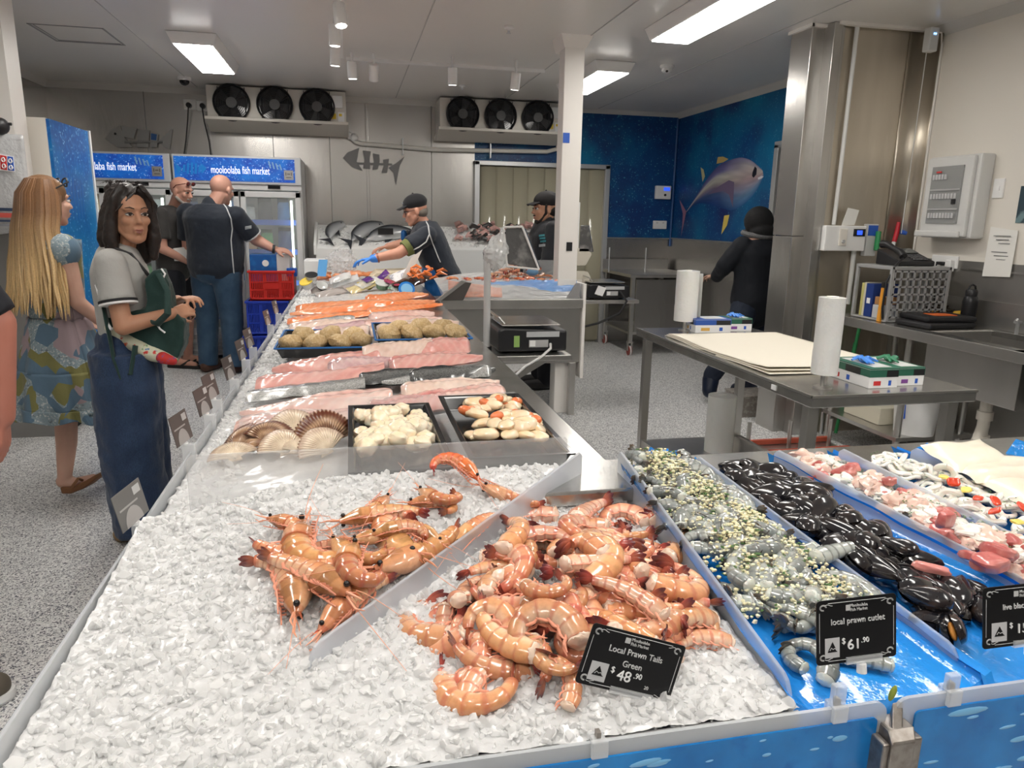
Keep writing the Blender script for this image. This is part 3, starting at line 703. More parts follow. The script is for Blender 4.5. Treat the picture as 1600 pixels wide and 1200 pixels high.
# ice
def ZC(x, y):
    s = min(1, max(0, (x+.44)/.42)); s = s*s*(3-2*s); v = min(1, max(0, (y-.80)/.75))
    q = (x-.233)*.687-(y-1.32)*.727; q = min(1, max(0, .5+q/.06)); q = q*q*(3-2*q)      # 0 left of the diagonal divider, 1 right of it
    return .818 + (.004+.116*v**1.75)*(.45+.55*s)*(1-q) + (.004+.042*v)*q
def HEAP(x, y):
    a = ((x-.350)/.215); b2 = ((y-1.13)/.33); q = a*a+b2*b2; e = min(1, max(0, ((x-.233)*.687-(y-1.32)*.727-.02)/.12))
    return .072*max(0, 1-q)**.75*e
def ZM(x, y): return .818 + (x+.44)*.092
def ZR(x, y): return .806 + .105*(y-.80)
def hit(px, py, zf, h=0):
    d = ray(px, py); s = .6
    for k in range(4000):
        p = CAM + d*s
        if p.z <= zf(p.x, p.y) + h: return p
        s += .002
    return p
def ice_mat(name, col, bumps, clear=.0):
    """milky ice: light passes through it as well as off it"""
    m = mat(name, col, .12, coat=.0, bump=bumps); nt = m.node_tree; N = nt.nodes; L = nt.links; p = N['Principled BSDF']; o = N['Material Output']
    tl_ = N.new('ShaderNodeBsdfTranslucent'); tl_.inputs[0].default_value = (*[min(1, c*1.12) for c in col], 1); x = N.new('ShaderNodeMixShader'); x.inputs[0].default_value = .38
    L.new(p.outputs[0], x.inputs[1]); L.new(tl_.outputs[0], x.inputs[2]); last = x
    if clear:
        t = N.new('ShaderNodeBsdfTransparent'); y = N.new('ShaderNodeMixShader'); y.inputs[0].default_value = clear; L.new(x.outputs[0], y.inputs[1]); L.new(t.outputs[0], y.inputs[2]); last = y
    L.new(last.outputs[0], o.inputs[0]); return m
ice_m = ice_mat('crushed_ice', (.90,.90,.895), [(150,.10)], .30)
snow_m = mat('packed_ice', (.60,.60,.60), .25, coat=.4, bump=[(70,.5),(190,.35)], noise=(30,(.56,.565,.57),.5,.75))
def rocks(n):
    r_ = random.Random(2); out = []
    for q in range(n):
        b = bmesh.new(); bmesh.ops.create_icosphere(b, subdivisions=2 if q % 3 == 0 else 1, radius=1); ph = q*7.7
        cuts = [(Vector((r_.uniform(-1,1),r_.uniform(-1,1),r_.uniform(-1,1))).normalized(), r_.uniform(.35,.75)) for k in range(7)]
        for w in b.verts:
            p = w.co*(1+.22*nz(w.co.x*1.5+ph, w.co.y*1.5, w.co.z*1.5))
            for (c_, d_) in cuts:
                e_ = p.dot(c_)-d_
                if e_ > 0: p = p - c_*e_*.85
            w.co = p
        out.append(([w.co.copy() for w in b.verts], [[w.index for w in f.verts] for f in b.faces])); b.free()
    return out
ROCKS = rocks(10)
def ice_field(name, lab, x0, x1, y0, y1, zf, n, smin, smax, seed, keep=None):
    r_ = random.Random(seed); m = MB()
    for k in range(n):
        x = r_.uniform(x0,x1); y = r_.uniform(y0,y1)
        if keep and not keep(x, y): continue
        s = smin + (smax-smin)*r_.random()**2.2
        q = Matrix.Rotation(r_.uniform(0,6.3),3,Vector((r_.uniform(-1,1),r_.uniform(-1,1),r_.uniform(-1,1))).normalized())
        sc = (s*r_.uniform(.7,1.5), s*r_.uniform(.7,1.3), s*r_.uniform(.45,.8)); z = zf(x,y)+r_.uniform(-.005,.003)
        o = len(m.V); RV, RF = r_.choice(ROCKS)
        for p in RV:
            w = q @ Vector((p.x*sc[0], p.y*sc[1], p.z*sc[2])); m.v((x+w.x,y+w.y,z+w.z))
        for f in RF: m.F.append([o+i for i in f])
    ob = m.build(name, ice_m, flat_angle=24)
    return tag(ob, lab, 'ice', kind='stuff')
def bed(name, lab, x0, x1, y0, y1, zf, nx, ny, amp=.007):
    m = MB()
    def f(u, v):
        x = x0+(x1-x0)*u; y = y0+(y1-y0)*v
        return (x, y, zf(x,y)-.003+amp*nz(x*38,y*38)+amp*.7*abs(nz(x*90,y*90,3)))
    m.grid(f, nx, ny); m.bb((x0,y0-.001,.77),(x1,y0+.004,zf(x0+.1,y0)-.004))
    return tag(m.build(name, snow_m), lab, 'ice', kind='stuff')
def ZCI(x, y): return ZC(x,y) + .30*HEAP(x,y)
bed('packed_ice', 'white bed of packed ice under the prawns in the corner tray', -.444, .612, .803, 1.572, ZCI, 240, 180)
ice_field('crushed_ice', 'loose chunks of crushed ice covering the corner tray', -.435, .605, .806, 1.568, ZCI, 9500, .0035, .0125, 5)
bed('packed_ice', 'bed of packed ice sloping under the fish fillets', -.444, .412, 1.585, 8.0, ZM, 40, 300)
ice_field('crushed_ice', 'loose crushed ice along the aisle edge of the fillets', -.44, -.30, 1.60, 7.9, ZM, 2300, .007, .017, 6)
ice_field('crushed_ice', 'loose crushed ice between the fillets and the steel worktop', .33, .41, 2.15, 6.4, ZM, 650, .008, .017, 7)
# blue film under the right hand trays
def film(lab, L, Rr, top=.92):
    def f(u, v):
        a = L[0]*(1-v)+L[1]*v; b2 = Rr[0]*(1-v)+Rr[1]*v
        y = 1.56*(1-v)+.801*v; x = a.x-.010+(b2.x-a.x+.020)*u
        e = abs(u-.5)*2
        z = (ZR(x,y)-.002 if v < .985 else .775) + .055*max(0,e-.82)/.18*(1-.6*v) + .006*nz(x*14+3,y*11,len(lab)%7)
        return (x, y, z)
    o = MB().grid(f, 40, 50).build('tray_liner', blue_film); tag(o, lab, 'liner', 'blue plastic tray liners')
    return o
def ext(D):   # carry the divider line on to the front lip
    B, F = D; k = (B.y-.801)/(B.y-F.y); return (B, B+(F-B)*k)
film('shiny blue liner film under the garlic prawn cutlets', ext(D1), ext(D2))
film('shiny blue liner film under the black mussels', ext(D2), ext(D3))
film('shiny blue liner film under the marinara mix', ext(D3), ext(D4))
film('shiny blue liner film under the squid salad', ext(D4), ext(D5))
film('shiny blue liner film at the far right under the squid sheets', ext(D5), (Vector((1.75,1.5,.9)), Vector((2.1,.80,.8))))
# crumpled film gathered at the back of the trays
def crumple(c, r, lab, m, seed, sq=.7):
    ob = MB().ell(c, (r, r*.8, r*sq), None, 40, 24, lambda d: .72+.5*abs(nz(d.x*3.1+seed, d.y*3.1, d.z*3.1))+.25*abs(nz(d.x*8+seed, d.y*8, d.z*8))).build('crumpled_film', m)
    ob.data.set_sharp_from_angle(angle=math.radians(22)); tag(ob, lab, 'plastic film'); return ob
crumple((.735,1.57,.905), .075, 'scrunched ball of blue film behind the garlic prawn cutlets', blue_film, 3)
clear_f = mat('clear_film', (.80,.86,.92), .08, coat=.5, see=.5)
crumple((.93,1.52,.90), .060, 'scrunched clear film behind the mussels', clear_f, 9, .5)
crumple((1.13,1.52,.90), .055, 'scrunched clear film behind the marinara mix', clear_f, 12, .5)
crumple((1.50,1.55,.905), .06, 'scrunched blue film behind the squid sheets', blue_film, 15, .6)

# price tags
tag_m = mat('tag_black', (.006,.006,.007), .28)
line_m = mat('tag_line', (.55,.55,.55), .5)
clipm = mat('clear_clip', (.85,.87,.88), .08, spec=.6, see=.6)
def price_tag(lab, c, xd, ud, lines, price, cents, w=.132, h=.083, base=None):
    c = Vector(c); x = Vector(xd).normalized(); u = Vector(ud); u = (u-x*u.dot(x)).normalized(); n = x.cross(u)
    t = thing('price_tag', lab, 'price tag', c, 'black price tags')
    def P(a, b2, k=.0): return c + x*(a*w/2) + u*(b2*h/2) + n*k
    m = MB(); pts = []
    for (sx, sy) in ((1,1),(-1,1),(-1,-1),(1,-1)):
        for k in range(4):
            an = {(1,1):0,(-1,1):1,(-1,-1):2,(1,-1):3}[(sx,sy)]*PI/2 + PI/2*k/3
            pts.append(c + x*(sx*(w/2-.005)+.005*math.cos(an)) + u*(sy*(h/2-.005)+.005*math.sin(an)) - n*.001)
    part('card', m.prism(pts, n*.0015), tag_m, t, smooth=False)
    e = MB()
    for (a0,b0,a1,b1) in ((-.72,.90,.72,.90),(-.72,-.90,.72,-.90),(-.93,-.62,-.93,.62),(.93,-.62,.93,.62)):
        e.tube([P(a0,b0,.0008),P(a1,b1,.0008)], .0005, 4)
    for sx in (-1,1):
        for sy in (-1,1):
            cx, cy = sx*.90, sy*.84
            for rr in (.004,.0055): e.tube([P(cx,cy,.0008)+x*(-sx*.004)+u*(-sy*.003)+x*(rr*math.cos(q))+u*(rr*.8*math.sin(q)) for q in [2*PI*k/14 for k in range(12)]], .00045, 4)
            e.tube([P(cx-sx*.04,cy,.0008)+x*(-sx*(.004+.0025*k))+u*(sy*.0012*math.sin(k)) for k in range(6)], .0005, 4)
    part('border', e, line_m, t)
    text('lettering', 'Mooloolaba\nFish Market', .0062, line_m, t, P(.04,.70,.0012), x, u)
    part('brand_block', MB().prism([P(-.28,.62,.0008),P(-.17,.62,.0008),P(-.17,.80,.0008),P(-.28,.80,.0008)], n*.0003), line_m, t, smooth=False)
    yy = .34 if len(lines) > 1 else .30
    for k, l in enumerate(lines): text('lettering', l, .0125, mat('tag_text', (.62,.62,.62), .5), t, P(.02,yy-.40*k,.0012), x, u)
    part('emblem', MB().prism([P(-.80,-.80,.0008),P(-.44,-.80,.0008),P(-.44,-.18,.0008),P(-.80,-.18,.0008)], n*.0003), mat('tag_grey', (.55,.55,.56), .5), t, smooth=False)
    part('emblem_mark', MB().prism([P(-.74,-.62,.0014),P(-.62,-.30,.0014),P(-.50,-.62,.0014)], n*.0003), tag_m, t, smooth=False)
    part('emblem_wave', MB().tube([P(-.69,-.56,.0018),P(-.65,-.48,.0018),P(-.61,-.53,.0018),P(-.56,-.50,.0018),P(-.52,-.58,.0018)], .0006, 5), mat('tag_grey'), t)
    text('price', '$', .012, white_ink, t, P(-.34,-.32,.0012), x, u); text('price', price, .021, white_ink, t, P(-.08,-.46,.0012), x, u, 1.1, .0009)
    text('price', cents, .011, white_ink, t, P(.20,-.36,.0012), x, u)
    if price == '48': text('small_print', '20', .007, line_m, t, P(.44,-.66,.0012), x, u)
    part('clip_slot', MB().prism([P(-.28,-1.06,-.003),P(.62,-1.06,-.003),P(.62,-.84,-.003),P(-.28,-.84,-.003)], n*.006), clipm, t, smooth=False)
    if base is not None:
        b2 = Vector(base); top = P(.12,-1.05)
        part('clip_joint', MB().tube([top-u*.002, top-u*.016], [.007,.0075], 10), white_pl, t)
        part('clip_stem', MB().bb((b2.x-.010,b2.y-.006,b2.z+.006),(b2.x+.010,b2.y+.006,top.z-.014)), clipm, t, smooth=False, bevel=.002)
        part('clip_jaw', MB().bb((b2.x-.012,b2.y-.012,b2.z-.014),(b2.x+.012,b2.y-.004,b2.z+.012)).bb((b2.x-.012,b2.y+.006,b2.z-.014),(b2.x+.012,b2.y+.013,b2.z+.012)), clipm, t, smooth=False, bevel=.002)
        part('clip_spring', MB().bb((b2.x-.003,b2.y-.004,b2.z+.006),(b2.x+.003,b2.y+.006,b2.z+.020)), worn, t, smooth=False)
    return t
def tag_at(lab, corners, Yd, lines, price, cents, base):
    # corners: top-left, top-right, bottom-left in the photo; the card stands near depth Yd
    tl, tr, bl = [PY(x, y, Yd) for x, y in corners]
    xd = tr-tl; ud = tl-bl; w = xd.length; h = ud.length
    # lean the card back a little
    c = (tr+bl)/2; price_tag(lab, c, xd, ud+Vector((0,.18*h,0)), lines, price, cents, w, h, base)
tag_at('black price tag for local prawn tails, standing in front of the heap', [(919,975),(1065,1013),(907,1062)], .86, ['Local Prawn Tails','Green'], '48', '.90', (.305,.797,.815))
tag_at('black price tag for local prawn cutlets on its clip', [(1269,947),(1395,933),(1282,1033)], .83, ['local prawn cutlet'], '61', '.90', (.668,.797,.815))
tag_at('black price tag for live black mussels at the right edge', [(1531,926),(1662,912),(1540,1007)], .83, ['live black mussels'], '15', '.90', (.862,.797,.815))
# tags facing the aisle: from here only their backs show
tb = mat('tag_back', (.085,.07,.065), .4)
def aisle_tag(lab, y, zc, w, h, m, yaw=.16):
    c = Vector((-.475, y, zc)); d = Vector((math.sin(yaw), math.cos(yaw), 0)); u = Vector((-.20,0,1)).normalized()
    t = thing('price_tag', lab, 'price tag', c, 'price tags facing the aisle'); n = d.cross(u)
    def P(a, b2, k=0): return c+d*(a*w/2)+u*(b2*h/2)+n*k
    part('card', MB().prism([P(-1,-1),P(1,-1),P(1,1),P(-1,1)], n*.0016), m, t, smooth=False)
    sg = 1
    part('sticker', MB().prism([P(.35,.35,.0018),P(.85,.35,.0018),P(.85,.80,.0018),P(.35,.80,.0018)], n*.0004), line_m, t, smooth=False)
    part('backing', MB().prism([P(.0+.62*math.cos(q)-.05,-1+.95*math.sin(q),.0018) for q in [PI*k/10 for k in range(11)]], n*.0004), mat('tag_pale', (.42,.40,.39), .5), t, smooth=False)
    part('code_line', MB().prism([P(-.8,.02,.0018),P(.5,.02,.0018),P(.5,.12,.0018),P(-.8,.12,.0018)], n*.0004), mat('tag_pale'), t, smooth=False)
    part('clip_joint', MB().cyl(P(0,-1.0), P(0,-1.22), .008, n=10), white_pl, t)
    b0 = P(0,-1.2); part('clip', MB().bb((-.475,y-.012,.80),(-.440,y+.012,b0.z+.004)), clipm, t, smooth=False, bevel=.002)
aisle_tag('large grey backed price tag nearest to the waiting woman', 1.60, .888, .125, .080, mat('tag_back_grey', (.16,.155,.15), .4))
aisle_tag('brown backed price tag beside the scallop shells', 2.10, .915, .115, .085, tb)
aisle_tag('brown backed price tag, first of the pair beyond the low pane', 2.42, .915, .115, .085, tb)
aisle_tag('brown backed price tag, second of the pair beyond the low pane', 2.56, .930, .115, .085, tb)
aisle_tag('brown backed price tag beside the silver skinned fillets', 2.95, .915, .115, .085, tb)
aisle_tag('brown backed price tag beside the pink fillets near the crates', 3.30, .925, .115, .085, tb)
aisle_tag('brown backed price tag beside the crumbed fish cake tray', 3.55, .935, .115, .085, tb)
aisle_tag('small far price tag beside the pale fillets', 4.35, .925, .11, .08, tb)
aisle_tag('small far price tag beside the salmon fillets', 4.85, .925, .11, .08, tb)
# ---------------------------------------------------------------- prawns
prawn_m = mat('raw_prawn', (1,1,1), .22, vcol=True, sss=.22, coat=.65, vary=.14, hue=.012, noise=(130,(.82,.78,.75),.45,.8), bump=(70,.08))
flesh_m = mat('prawn_flesh', (.80,.60,.47), .26, sss=.3, coat=.5, bump=(90,.25))
eye_m = mat('prawn_eye', (.012,.010,.010), .10)
leg_m = mat('prawn_legs', (.74,.30,.19), .3, coat=.4)
feel_m = mat('prawn_feeler', (.80,.36,.22), .35)
grey_m = mat('grey_prawn', (1,1,1), .16, vcol=True, sss=.2, coat=.8, vary=.16, noise=(60,(.62,.64,.62),.45,.75), bump=(60,.15))
greyf_m = mat('grey_flesh', (.62,.64,.58), .2, sss=.25, coat=.6, bump=(80,.4))
def mixc(a, b, f): return tuple(x*(1-f)+y*f for x, y in zip(a, b))
def prawn_proto(curl, L, r0, whole, seed, pal, bm_, fm_, ncol=None):
    """lies on its side: head end at the start, tail fan at the end; x runs along the chord tail to head"""
    r_ = random.Random(seed); n = 40
    th = 0.0; P = [Vector((0,0,0))]; T = []
    for k in range(n):
        s = k/(n-1); w = (.35+1.3*s if not whole else .05+1.9*s)
        th -= math.radians(curl)/n*w; d = Vector((math.cos(th), math.sin(th), .10*math.sin(s*3+seed))); T.append(d); P.append(P[-1]+d*L/n)
    P = P[1:]
    def rad(s): return r0*(1.0-.55*s**1.5)*(.86+.14*min(1,s*7)) * (1+.115*((s*6) % 1.0))
    base, back, edge, belly, tip = pal
    def colf(u, a):
        v = (math.cos(a)+1)/2                       # 1 = belly side
        c = mixc(back, base, min(1, v*2)) if v < .5 else mixc(base, belly, (v-.5)*2)
        f = (u*6) % 1.0
        if f > .84 or f < .05: c = mixc(c, edge, .62)
        if u > .9: c = mixc(c, edge, .5)
        return c
    body = MB(); body.tube(P, [rad(k/(n-1)) for k in range(n)], 16, .82, up=(0,0,1), colf=colf)
    head = None
    tip_p, d = P[-1], T[-1]; side = Vector((0,0,1)); nrm = d.cross(side).normalized()
    tail = MB()
    for k, (an, ln, w) in enumerate(((-.62,.034,.0072),(-.26,.038,.008),(0,.030,.0055),(.26,.038,.008),(.62,.034,.0072))):
        an *= r_.uniform(.5,1.0); ax = (d*math.cos(an) + side*math.sin(an) + nrm*(.10 if k == 2 else -.06*abs(k-2))).normalized(); sd = ax.cross(nrm).normalized(); ln *= L/.15
        c0 = tip_p - d*.003
        pts = [c0 + ax*ln*q/6 for q in range(7)]; rr = [.0035+.0*w, w*.8, w, w*1.05, w*.95, w*.7, w*.2]
        tail.tube(pts, [x*L/.14 for x in rr], 10, .22, up=tuple(nrm), colf=lambda u, a: mixc(edge, tip, max(0, (u-.35)/.5) if u < .85 else 1))
    leg = MB()
    bel = [t_.cross(side).normalized() for t_ in T]     # belly direction
    for k in range(5):
        i = int((.06+.155*k)*n); 
        for zz in (-1,1):
            p = P[i] + bel[i]*rad(i/n)*.80 + side*zz*r0*.35; q = p + bel[i]*r0*.42 - T[i]*r0*.6*r_.uniform(.5,1.2); e = q + bel[i]*r0*.03 - T[i]*r0*.6
            leg.tube([p,q,e],[r0*.11,r0*.13,r0*.03],6,.5)
    hd = feel = eyes = fl = None
    if whole:
        hd = MB(); d0 = -T[0]; m = 26; HL = L*.62; hp = []; 
        for k in range(m): s = k/(m-1); hp.append(P[0] - d0*r0*.2 + d0*HL*s + Vector((0,-.10*HL*s*s,0)))
        def hcol(u, a):
            v = (math.cos(a)+1)/2; c = mixc(back, base, min(1,v*1.6)); c = mixc(c, belly, max(0,v-.65)*1.6)
            if .30 < u < .62 and v < .55: c = mixc(c, (.16,.07,.02), .40)
            return mixc(c, edge, .5) if (u > .86 or u < .05) else c
        hd.tube(hp, [r0*1.12*(1-.04*s*0)*max(.16,(1-.75*max(0,s-.35)**1.15/.6)) for s in [k/(m-1) for k in range(m)]], 16, .80, up=(0,0,1), colf=hcol)
        e = hp[-1]; up_ = Vector((0,1,0))
        hd.col(*edge); hd.tube([hp[-9]+up_*r0*.5, e+up_*r0*.20, e+d0*HL*.28+up_*r0*.28],[.0028,.0022,.0004],6)
        eyes = MB()
        for zz in (-1,1): eyes.ell(hp[-4]+Vector((0,r0*.12,zz*r0*.52)), r0*.22)
        feel = MB()
        for zz in (-1,1):
            a0 = e+Vector((0,-.002,zz*.003)); q = [a0 + d0*.012*k*(1 if k < 2 else .2) + Vector((-.006*k*k*.5, .002*k-.003*k*k*.3, zz*.005*k)) for k in range(7)]
            feel.tube(q, [.0008,.0007,.0006,.0005,.0005,.0004,.0003], 5)
            feel.tube([a0, a0+d0*.022+Vector((0,-.006,zz*.006)), a0+d0*.036+Vector((0,-.004,zz*.004))],[.002,.0016,.0005],5)
        for k in range(5):
            i = 6+3*k
            for zz in (-1,1):
                p = hp[i]+Vector((0,-r0*.75,zz*r0*.4)); leg.tube([p, p+Vector((.004,-.006,zz*.002)), p+d0*(.008+.002*k)+Vector((0,-.008,zz*.001)), p+d0*.016+Vector((0,-.007,0))],[.0016,.0013,.0010,.0004],5)
    else:
        fl = MB(); c = P[0] - T[0]*r0*.10
        fl.ell(c, (r0*.42,r0*.86,r0*.72), None, 20, 14, lambda q: 1+.20*nz(q.x*2.2+seed,q.y*2.2,q.z*2.2)+.10*nz(q.x*6,q.y*6+seed,q.z*6))
    A = P[-1]; B = hp[-1] if whole else P[0]; ctr = (A+B)/2; ch = B-A; an = math.atan2(ch.y, ch.x)
    Mx = Matrix.Rotation(-an,4,'Z') @ Matrix.Translation(-ctr)
    for q in (body, tail, leg, hd, eyes, feel, fl):
        if q: q.V = [tuple(Mx @ Vector(p)) for p in q.V]
    return dict(body=body, tail=tail, leg=leg, hd=hd, eyes=eyes, feel=feel, fl=fl, chord=ch.length, mats=(bm_, fm_))
def prawn_root(name, pr, cat):
    t = thing(name, '', cat)
    bm_, fm_ = pr['mats']; g = (bm_ is grey_m)
    if pr['hd']:
        part('body_shell', pr['body'], bm_, t); part('head', pr['hd'], bm_, t); part('eyes', pr['eyes'], eye_m, t); part('feelers', pr['feel'], feel_m, t)
    else:
        part('body_shell', pr['body'], bm_, t); part('cut_flesh', pr['fl'], fm_, t)
    part('tail_fan', pr['tail'], bm_, t)
    if not g: part('legs', pr['leg'], leg_m, t)
    t['ch'] = pr['chord']; del t['ch']
    return t
PAL = ((.75,.375,.205),(.66,.275,.135),(.52,.125,.08),(.84,.60,.45),(.10,.022,.028))
PALW = ((.68,.315,.14),(.50,.21,.09),(.48,.12,.06),(.80,.52,.34),(.14,.03,.035))
PALR = ((.84,.22,.075),(.80,.16,.05),(.72,.10,.05),(.86,.42,.22),(.30,.03,.03))
PALG = ((.37,.39,.37),(.22,.24,.235),(.12,.12,.115),(.50,.52,.48),(.075,.06,.045))
tails = [(prawn_proto(c, L, r, False, k+1, PAL, prawn_m, flesh_m)) for k, (c, L, r) in enumerate(((70,.125,.0175),(120,.135,.018),(165,.14,.0185),(205,.145,.018),(35,.12,.017),(240,.15,.0185)))]
wholes = [(prawn_proto(c, L, r, True, k+20, PALW, prawn_m, flesh_m)) for k, (c, L, r) in enumerate(((25,.095,.0185),(75,.10,.0195),(130,.105,.0200),(185,.11,.0200)))]
wholer = prawn_proto(150,.10,.0165,True,31,PALR,prawn_m,flesh_m)
cuts = [(prawn_proto(c, L, r, False, k+40, PALG, grey_m, greyf_m)) for k, (c, L, r) in enumerate(((60,.10,.0145),(115,.105,.015),(160,.105,.0155),(25,.095,.0145)))]
first = {}
def place(pr, name, cat, group, M):
    k = id(pr)
    if k not in first: first[k] = o = prawn_root(name, pr, cat); o['group'] = group; o.matrix_world = M; return o
    return dup(first[k], '', M, group)
def surf_n(zf, p, e=.02):
    return Vector((-(zf(p.x+e,p.y)-zf(p.x-e,p.y))/(2*e), -(zf(p.x,p.y+e)-zf(p.x,p.y-e))/(2*e), 1)).normalized()
def chord_place(pr, name, cat, group, tail_px, head_px, zf, lift, flip=False, roll=0, lift2=None):
    a = hit(*tail_px, zf, lift); b = hit(*head_px, zf, lift if lift2 is None else lift2); c = (a+b)/2
    s = (b-a).length/pr['chord']; s = min(1.35, max(.75, s)); n = surf_n(zf, c)
    x = (b-a).normalized(); n = (Matrix.Rotation(roll,3,x) @ n)
    return place(pr, name, cat, group, frame(c, x, n, s, flip))

# whole prawns on the ice: tail pixel, head pixel, kind, side
W0, W1, W2, W3 = wholes
WL = [ # (tail, head, proto, flip, lift, label)
 ((530,868),(475,808),W3,True,.022,'whole raw prawn with its head up at the left end of the whole prawn pile'),
 ((402,852),(520,880),W0,False,.020,'whole prawn with tail at the left end, lying under the long diagonal prawn'),
 ((412,862),(556,938),W0,True,.046,'long whole prawn lying diagonally on top at the left of the pile'),
 ((398,876),(463,960),W1,True,.022,'plump whole prawn with its head pointing towards the camera, lowest left'),
 ((592,902),(558,846),W3,True,.050,'fat curled whole prawn in the centre of the pile'),
 ((655,803),(530,812),W0,False,.028,'whole prawn lying crosswise along the rear of the pile'),
 ((655,838),(588,838),W2,False,.052,'pink curled whole prawn on top of the pile behind the fat one'),
 ((640,803),(655,872),W3,False,.036,'curved whole prawn forming the right hand bend of the pile'),
 ((610,835),(690,848),W2,True,.040,'curled prawn wedged between the rear prawn and the right bend'),
 ((660,868),(560,896),W1,False,.026,'whole prawn with its legs up in the middle of the pile'),
 ((712,822),(582,896),W0,True,.030,'long prawn running from the pile centre to the diagonal divider'),
 ((604,908),(500,984),W0,False,.018,'lone whole prawn in front of the pile against the diagonal divider'),
 ((775,808),(712,852),W0,False,.020,'whole prawn half behind the diagonal divider, right of the pile'),
 ((560,800),(592,782),W1,False,.018,'small whole prawn head poking out behind the pile'),
 ((480,862),(545,850),W1,True,.018,'whole prawn buried in the left middle of the pile'),
 ((688,795),(648,790),W3,False,.022,'curled whole prawn lying below the bright orange one'),
 ((842,785),(752,760),W0,True,.020,'brown striped whole prawn at the back beside the diagonal divider'),
 ((505,900),(520,906),W1,True,.012,'whole prawn of which little more than an eye shows between two others'),
 ((470,878),(556,876),W1,False,.034,'orange whole prawn lying under the fat curled prawn, left of centre'),
 ((600,862),(520,838),W2,True,.044,'curled whole prawn leaning on the left of the fat curled prawn'),
 ((632,872),(552,908),W1,True,.022,'whole prawn lying low in front of the fat curled prawn'),
 ((455,845),(418,812),W2,False,.030,'small curled whole prawn at the upper left end of the pile'),
 ((612,815),(560,838),W1,True,.048,'whole prawn lying over the rear prawn, above the fat curled one'),
 ((712,775),(655,762),W3,True,.024,'curled whole prawn right behind the pile, under the bright orange one'),
]
for (a, b, pr, fl, lift, lab) in WL:
    o = chord_place(pr, 'whole_prawn', 'prawn', 'whole raw prawns on ice', a, b, ZC, lift, fl, rnd.uniform(-.25,.25)); o['label'] = lab
o = chord_place(wholer, 'whole_prawn', 'prawn', 'whole raw prawns on ice', (677,730), (748,750), ZC, .034, True, .2); o['label'] = 'bright orange prawn at the back of the ice near the hazy pane'

# heap of prawn tails: chosen ones first, then the filling
TG = 'raw prawn tails heaped on ice'
def ZH(x, y): return ZC(x,y) + HEAP(x,y)
T0, T1, T2, T3, T4, T5 = tails
TL = [ # tail px, cut end px, proto, flip, lift, roll
 ((800,795),(785,885),T0,True,.045,.1),((1024,745),(1030,840),T4,False,.040,0),((880,905),(822,912),T3,True,.045,.1),((795,935),(755,862),T2,False,.035,.0),
 ((735,930),(690,950),T0,True,.012,.2),((755,950),(832,1018),T0,False,.030,.1),((668,940),(700,1000),T2,False,.014,0),((675,945),(742,1010),T3,False,.018,.1),
 ((690,1045),(750,1002),T3,False,.014,.0),((800,1070),(690,1062),T2,True,.010,.1),((925,905),(1035,960),T4,True,.040,.1),((1035,890),(1000,895),T3,False,.030,.2),
 ((985,875),(885,880),T4,False,.045,.2),((1040,985),(1112,970),T4,True,.022,.1),((1060,1010),(1138,1005),T0,True,.014,.1),((970,770),(865,830),T4,False,.030,.1),
 ((1060,880),(1010,920),T3,True,.035,.1),((945,985),(1062,960),T0,False,.026,.1),((860,1045),(880,1085),T1,True,.012,.0),((1020,800),(1055,890),T1,True,.030,.1),
 ((905,880),(950,800),T2,True,.035,.1),((990,840),(930,880),T2,False,.042,.1),((850,1060),(780,1000),T1,False,.016,.1),((895,1040),(838,1000),T1,True,.026,.1),
 ((915,985),(975,1010),T4,True,.026,.2),((815,830),(865,800),T2,True,.028,.1),((740,1020),(690,985),T4,True,.020,.3),((890,850),(920,905),T3,True,.030,.1),
 ((830,1015),(905,1000),T5,True,.028,.2),((1075,915),(1085,950),T1,False,.016,.1),((1000,1000),(1040,1020),T1,True,.018,.2),((960,820),(1010,820),T5,True,.022,.1)]
tl = []
for (a, b, pr, fl, lift, roll) in TL:
    tl.append(chord_place(pr, 'prawn_tail', 'prawn tail', TG, a, b, ZH, lift-.016, fl, roll))
r_ = random.Random(8); k = 0; occ = []
while k < 60:
    a = r_.uniform(0,2*PI); q = math.sqrt(r_.random())*.96; x = .350+.215*q*math.cos(a); y = 1.13+.34*q*math.sin(a)
    if any((x-u)**2+(y-v)**2 < .030**2 for u, v in occ): 
        if r_.random() > .03: continue
    if (x-.233)*.687-(y-1.32)*.727 < .095 or x > .575:
        k += .02; continue
    if y < .955 and .20 < x < .52: continue
    occ.append((x,y)); k += 1; p = Vector((x,y,ZH(x,y)-.004)); yaw = r_.uniform(0,2*PI); n = surf_n(ZH,p)
    n = Vector((n.x+r_.uniform(-.5,.5), n.y+r_.uniform(-.5,.5), n.z)).normalized()
    tl.append(place(r_.choice(tails[:5]), 'prawn_tail', 'prawn tail', TG, frame(p, (math.cos(yaw),math.sin(yaw),r_.uniform(-.2,.2)), n, r_.uniform(.88,1.08), r_.random() < .5)))
row_labels(tl, 'peach raw prawn tail', 6, 'of the tail heap')

